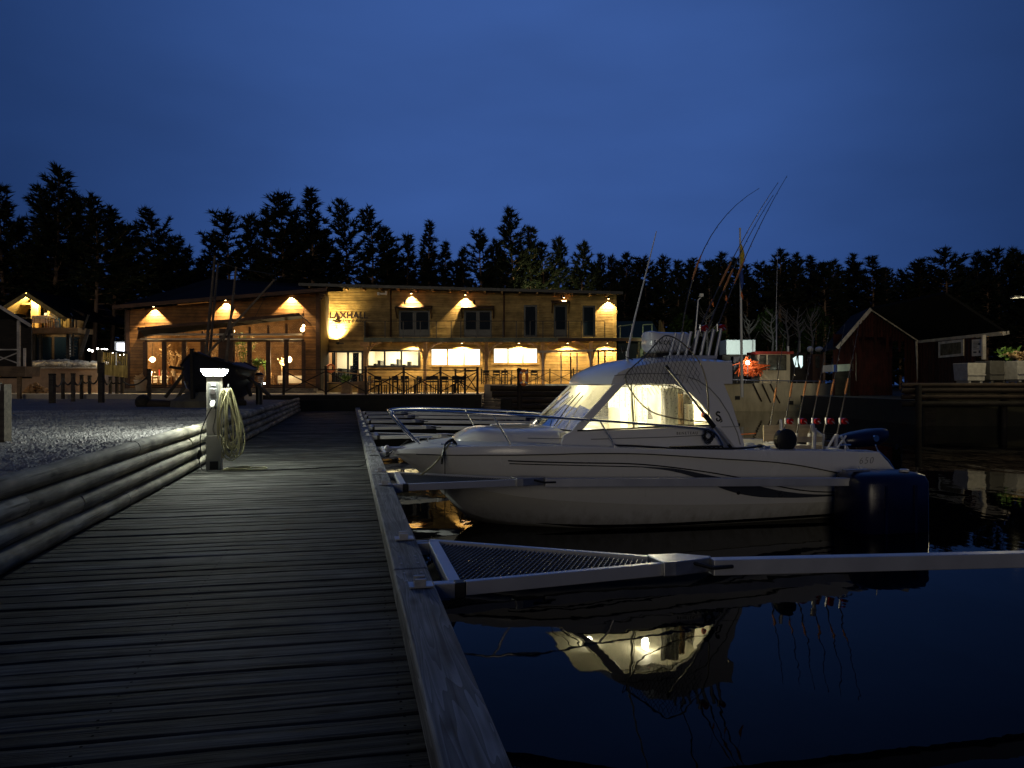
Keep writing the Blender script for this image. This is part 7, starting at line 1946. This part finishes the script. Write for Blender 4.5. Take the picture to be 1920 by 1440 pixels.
# ================================================================== TREES
def tree_meshes(seed, kind):
    rnd = random.Random(seed); H = 16.0
    tr = MB(); lf_v = []; lf_f = []
    lean = rnd.uniform(-.25, .1) if kind != 'spruce' else rnd.uniform(-.1, .05)
    def axis(q): return Vector((lean * q * q * 1.6 + .12 * math.sin(q * 5 + seed) - (.75 * max(0, q - .80) ** 1.2 * 4 if kind == 'flag' else 0), .10 * math.cos(q * 4 + seed), H * q))
    tr.tube([axis(q) for q in np.linspace(0, 1, 12)], [max(.02, .20 * (1 - q) ** .8 + .012) for q in np.linspace(0, 1, 12)], 7)
    c0 = {'pine': .50, 'flag': .46, 'spruce': .12, 'full': .26}[kind]
    def leaf(p, d, L, w):
        side = d.cross(Vector((rnd.uniform(-1, 1), rnd.uniform(-1, 1), rnd.uniform(-1, 1))))
        if side.length < 1e-4: return
        side = side.normalized() * w
        n = len(lf_v); lf_v.extend([tuple(p - side), tuple(p + side), tuple(p + d * L)]); lf_f.append((n, n + 1, n + 2))
    nb = {'pine': 54, 'flag': 58, 'spruce': 130, 'full': 92}[kind]
    irr = [rnd.uniform(.55, 1.15) for _ in range(9)]          # gaps and bulges up the crown
    for k in range(nb):
        u = ((k + rnd.random()) / nb) ** (.95)
        q = c0 + (1 - c0) * u
        az = k * 2.4 + rnd.uniform(-.7, .7)
        gap = irr[int(u * 8.99)]
        if kind == 'spruce': L = 3.1 * (1 - u) ** .85 * (.7 + .45 * rnd.random()) + .14; el = -.22 + .75 * u
        elif kind == 'full': L = (4.0 * (1 - u) ** .72 * min(1, .6 + 1.6 * u)) * gap * rnd.uniform(.6, 1.12) + .14; el = -.02 + .75 * u
        else: L = (3.7 * (1 - u) ** .60 * min(1, .5 + 1.7 * u)) * gap * rnd.uniform(.5, 1.15) + .16; el = .05 + .62 * u
        dirv = Vector((math.cos(az) * math.cos(el), math.sin(az) * math.cos(el), math.sin(el)))
        if kind in ('pine', 'flag'): L *= 1 + (.35 if kind == 'flag' else .15) * dirv.x * (1 if u < .75 else -.8)
        a = axis(q); b = a + dirv * L; b.z += .10 * L
        mid = a.lerp(b, .55) - Vector((0, 0, .07 * L))
        tr.tube([a, mid, b], [.040 * (1 - u) + .014, .026 * (1 - u) + .010, .006], 3, cap=False)
        ncl = max(2, int(L * 5.0))
        flat = .30 if kind in ('pine', 'flag') else .42
        for c in range(ncl):
            f = .22 + .80 * (c + rnd.random()) / ncl
            p = (a.lerp(mid, f / .55) if f < .55 else mid.lerp(b, (f - .55) / .45)) + Vector((rnd.gauss(0, .10), rnd.gauss(0, .10), rnd.gauss(.03, .05)))
            for j in range(13):
                d = Vector((rnd.gauss(0, .8), rnd.gauss(0, .8), rnd.gauss(.10, flat))) + dirv * 1.0
                d.normalize(); leaf(p + d * rnd.uniform(-.15, .10), d, rnd.uniform(.32, .70), rnd.uniform(.04, .085))
    for j in range(46):
        q = rnd.uniform(.92, 1.0); p = axis(q); d = Vector((rnd.gauss(-.15, .45), rnd.gauss(0, .45), .9)).normalized(); leaf(p, d, rnd.uniform(.2, .30 + 2.5 * (1 - q)), .04)
    for j in range(8): leaf(axis(1.0) - Vector((0, 0, .1)), Vector((rnd.gauss(-.05, .12), rnd.gauss(0, .12), 1)).normalized(), rnd.uniform(.3, .6), .03)
    if kind in ('pine', 'flag'):
        for k in range(10):       # dead lower branches
            q = rnd.uniform(.2, c0); az = rnd.random() * 6.28; a = axis(q); b = a + Vector((math.cos(az), math.sin(az), rnd.uniform(-.2, .2))) * rnd.uniform(.5, 1.5); tr.tube([a, b], [.022, .006], 3, cap=False)
    me = bpy.data.meshes.new('crown'); me.from_pydata(lf_v, [], lf_f); me.materials.append(needle2 if kind == 'spruce' else needle)
    return tr.mesh('trunk', bark, smooth=60), me
TM = {k: [tree_meshes(11 + 7 * i + 100 * j, k) for i in range(n)] for j, (k, n) in enumerate((('pine', 5), ('flag', 5), ('spruce', 4), ('full', 5)))}
def tree(xx, ytop, Y, kind, label, base_z=G_Z, wide=1.0, group='conifers of the wood behind the harbour', mirror=False):
    h = PZ(ytop, Y) - base_z; s = h / 16.0
    t = thing(kind_name[kind], label, 'tree', (PX(xx, Y), Y, base_z - .1), 0, group)
    t.scale = (s * wide * (-1 if mirror else 1), s * wide, s); t.rotation_euler = (0, 0, random.uniform(-.35, .35) + (0 if kind in ('flag', 'pine') else random.uniform(0, 6)))
    tm, cm = TM[kind][random.randrange(len(TM[kind]))]
    for nm, me in (('trunk', tm), ('crown', cm)):
        o = bpy.data.objects.new(nm, me); COL.objects.link(o); o.parent = t
    return t
kind_name = {'pine': 'pine_tree', 'flag': 'pine_tree', 'spruce': 'spruce_tree', 'full': 'pine_tree'}
look = {'pine': 'bare trunk and open crown', 'flag': 'wind-bent top', 'spruce': 'narrow pointed crown', 'full': 'broad full crown'}
front = [  # x, top y, distance, kind, width
 (4, 352, 50, 'full', 1.1), (42, 412, 52, 'pine', 1.1), (84, 352, 53, 'flag', .9), (104, 315, 50, 'full', 1.2), (138, 362, 54, 'full', 1.0), (178, 369, 49, 'flag', 1.1), (212, 392, 51, 'flag', 1.1), (246, 425, 52, 'pine', 1.1), (288, 394, 55, 'flag', .95), (330, 446, 56, 'pine', 1.0), (352, 466, 57, 'spruce', .9),
 (376, 492, 60, 'spruce', .9), (408, 438, 62, 'pine', 1.0), (436, 400, 60, 'pine', 1.1), (470, 404, 61, 'full', .95), (508, 398, 60, 'flag', 1.0), (530, 368, 59, 'pine', 1.05), (556, 396, 61, 'pine', .9), (584, 357, 58, 'spruce', 1.15), (612, 432, 61, 'pine', .9),
 (656, 379, 60, 'flag', .8), (696, 393, 60, 'flag', 1.0), (728, 428, 62, 'full', .9), (764, 440, 62, 'spruce', 1.0), (806, 416, 62, 'spruce', .8), (832, 455, 63, 'spruce', .9), (868, 468, 64, 'spruce', .9), (904, 434, 62, 'pine', .95), (930, 452, 63, 'full', .8), (962, 393, 60, 'full', 1.0), (994, 428, 61, 'full', .9), (1022, 456, 62, 'pine', 1.0), (1048, 447, 62, 'full', .85), (1092, 456, 62, 'full', .9), (1126, 477, 64, 'full', .8), (1146, 482, 66, 'spruce', .9)]
front += [(x, y, 88 + (i * 37 % 11), ('full', 'spruce', 'pine', 'full')[i % 4], 1.0 + .12 * (i % 3)) for i, (x, y) in enumerate(
 [(1171, 476), (1194, 494), (1216, 485), (1244, 483), (1272, 490), (1301, 487), (1330, 492), (1361, 476), (1378, 486), (1400, 498), (1432, 494), (1464, 471), (1487, 478), (1520, 482), (1546, 495), (1562, 490), (1605, 478), (1635, 482), (1664, 504), (1690, 508), (1722, 488), (1748, 500), (1776, 468), (1798, 498), (1834, 475), (1850, 482), (1872, 470), (1898, 469), (1925, 478)])]
areas = [(0, 240, 'left of the pavilion'), (240, 600, 'above the pavilion roof'), (600, 1160, 'above the long main roof'), (1160, 1390, 'between the restaurant and the flagpole'), (1390, 1600, 'behind the fishing boat'), (1600, 2000, 'above the boathouse')]
ordn = 'first second third fourth fifth sixth seventh eighth ninth tenth eleventh twelfth thirteenth fourteenth fifteenth sixteenth seventeenth'.split()
cnt = {}
for x, y, Y, k, w in front:
    ar = next(a for a in areas if a[0] <= x < a[1]); i = cnt.get(ar[2], 0); cnt[ar[2]] = i + 1
    tree(x, y, Y, k, f'{ordn[i]} treetop from the left {ar[2]}, {look[k]}', wide=w)
# a darker second row fills the gaps lower down
rnd = random.Random(77)
for k in range(46):
    x = -10 + k * 43 + rnd.uniform(-14, 14); Y = rnd.uniform(70, 84) if x < 1150 else rnd.uniform(104, 120)
    y = (rnd.uniform(478, 512) if x > 380 else rnd.uniform(455, 500)) + (12 if x > 1150 else 0)
    tree(x, y, Y, ('full', 'spruce')[k % 2], 'dark conifer filling the second row of the wood', wide=1.35, group='second row of the wood')
# the wood beyond, one dark mass
v_ = []; f_ = []
for k in range(24000):
    x = rnd.uniform(-130, 150); Y = rnd.uniform(92, 100) if x < 12 else rnd.uniform(122, 132)
    hmax = (11.2 if x < 12 else 14.5) + 1.6 * math.sin(x * .31) + 1.0 * math.sin(x * .83 + 1)
    z = G_Z + hmax * rnd.random() ** 1.0; c = Vector((x, Y, z)); d = Vector((rnd.gauss(0, 1), rnd.gauss(0, 1), rnd.gauss(0, .8))).normalized(); s_ = d.cross(Vector((0, 0, 1)))
    if s_.length < .05: continue
    s_ = s_.normalized() * rnd.uniform(.4, .9); n = len(v_); L_ = rnd.uniform(.9, 1.9)
    v_ += [tuple(c - s_), tuple(c + s_), tuple(c + d * L_)]; f_.append((n, n + 1, n + 2))
me = bpy.data.meshes.new('far_wood'); me.from_pydata(v_, [], f_); me.materials.append(needle2)
props(link('far_wood', me), kind='stuff')
# bare birches behind the fishing boat and bushes
def birch_tree(xx, yb_, yt_, Y, label, seed):
    rnd = random.Random(seed); t = thing('birch_tree', label, 'tree', (PX(xx, Y), Y, PZ(yb_, Y)), 0, 'bare birches on the far shore'); h = PZ(yt_, Y) - PZ(yb_, Y)
    mb = MB(); mb.tube([(0, 0, 0), (.10, 0, h * .35), (-.12, 0, h * .7), (.05, 0, h)], [.11, .09, .06, .02], 6)
    for k in range(16):
        q = rnd.uniform(.3, .95); a = Vector((rnd.uniform(-.08, .08), 0, h * q)); sgn = rnd.choice((-1, 1))
        b = a + Vector((sgn * rnd.uniform(.4, 1.0), rnd.uniform(-.5, .5), rnd.uniform(.5, 1.3))); mb.tube([a, a.lerp(b, .5) + Vector((sgn * .1, 0, 0)), b], [.04, .025, .008], 4)
    mb.build('trunk', birch, t, smooth=60, local=True)
for k, (x, yb_, yt_, Y) in enumerate(((1476, 664, 578, 62), (1497, 664, 576, 62), (1325, 665, 590, 64), (1405, 664, 600, 64), (1448, 664, 588, 64), (1522, 664, 585, 65))):
    birch_tree(x, yb_, yt_, Y, f'{ordn[[2,3,0,1,4,5][k] if False else sorted([1476,1497,1325,1405,1448,1522]).index(x)]} bare pale birch from the left behind the fishing boat', 60 + k)
def bush(xx, yb_, yt_, Y, w, label, seed):
    rnd = random.Random(seed); t = thing('bush', label, 'bush', (PX(xx, Y), Y, PZ(yb_, Y)), 0, 'bushes on the far shore'); h = PZ(yt_, Y) - PZ(yb_, Y)
    v_ = []; f_ = []
    for k in range(1500):
        a = rnd.random() * 6.28; r = w * rnd.random() ** .5; z = h * rnd.random(); r *= math.sqrt(max(.05, 1 - (z / h) ** 2)); c = Vector((r * math.cos(a), r * math.sin(a) * .6, z))
        d = Vector((rnd.gauss(0, 1), rnd.gauss(0, 1), rnd.gauss(.3, .7))).normalized(); s_ = d.cross(Vector((rnd.random(), .3, 1))).normalized() * .07; n = len(v_); v_ += [tuple(c - s_), tuple(c + s_), tuple(c + d * .30)]; f_.append((n, n + 1, n + 2))
    me = bpy.data.meshes.new('foliage'); me.from_pydata(v_, [], f_); me.materials.append(shrub_leaf); link('foliage', me, t)
    mb = MB(); mb.tube([(0, 0, -.2), (0, 0, h * .7)], .05, 5); mb.build('stem', bark, t, local=True)
bush(1278, 650, 592, 59, 1.3, 'green lit bush right of the green house gable', 1)
bush(1345, 665, 615, 66, 1.4, 'dim bush on the far shore left of the white trailer', 2)
bush(1440, 662, 582, 68, 1.7, 'tall dim bush behind the fishing boat wheelhouse', 3)
bush(1530, 664, 578, 68, 2.0, 'widest dim bush on the far shore before the boathouse', 4)
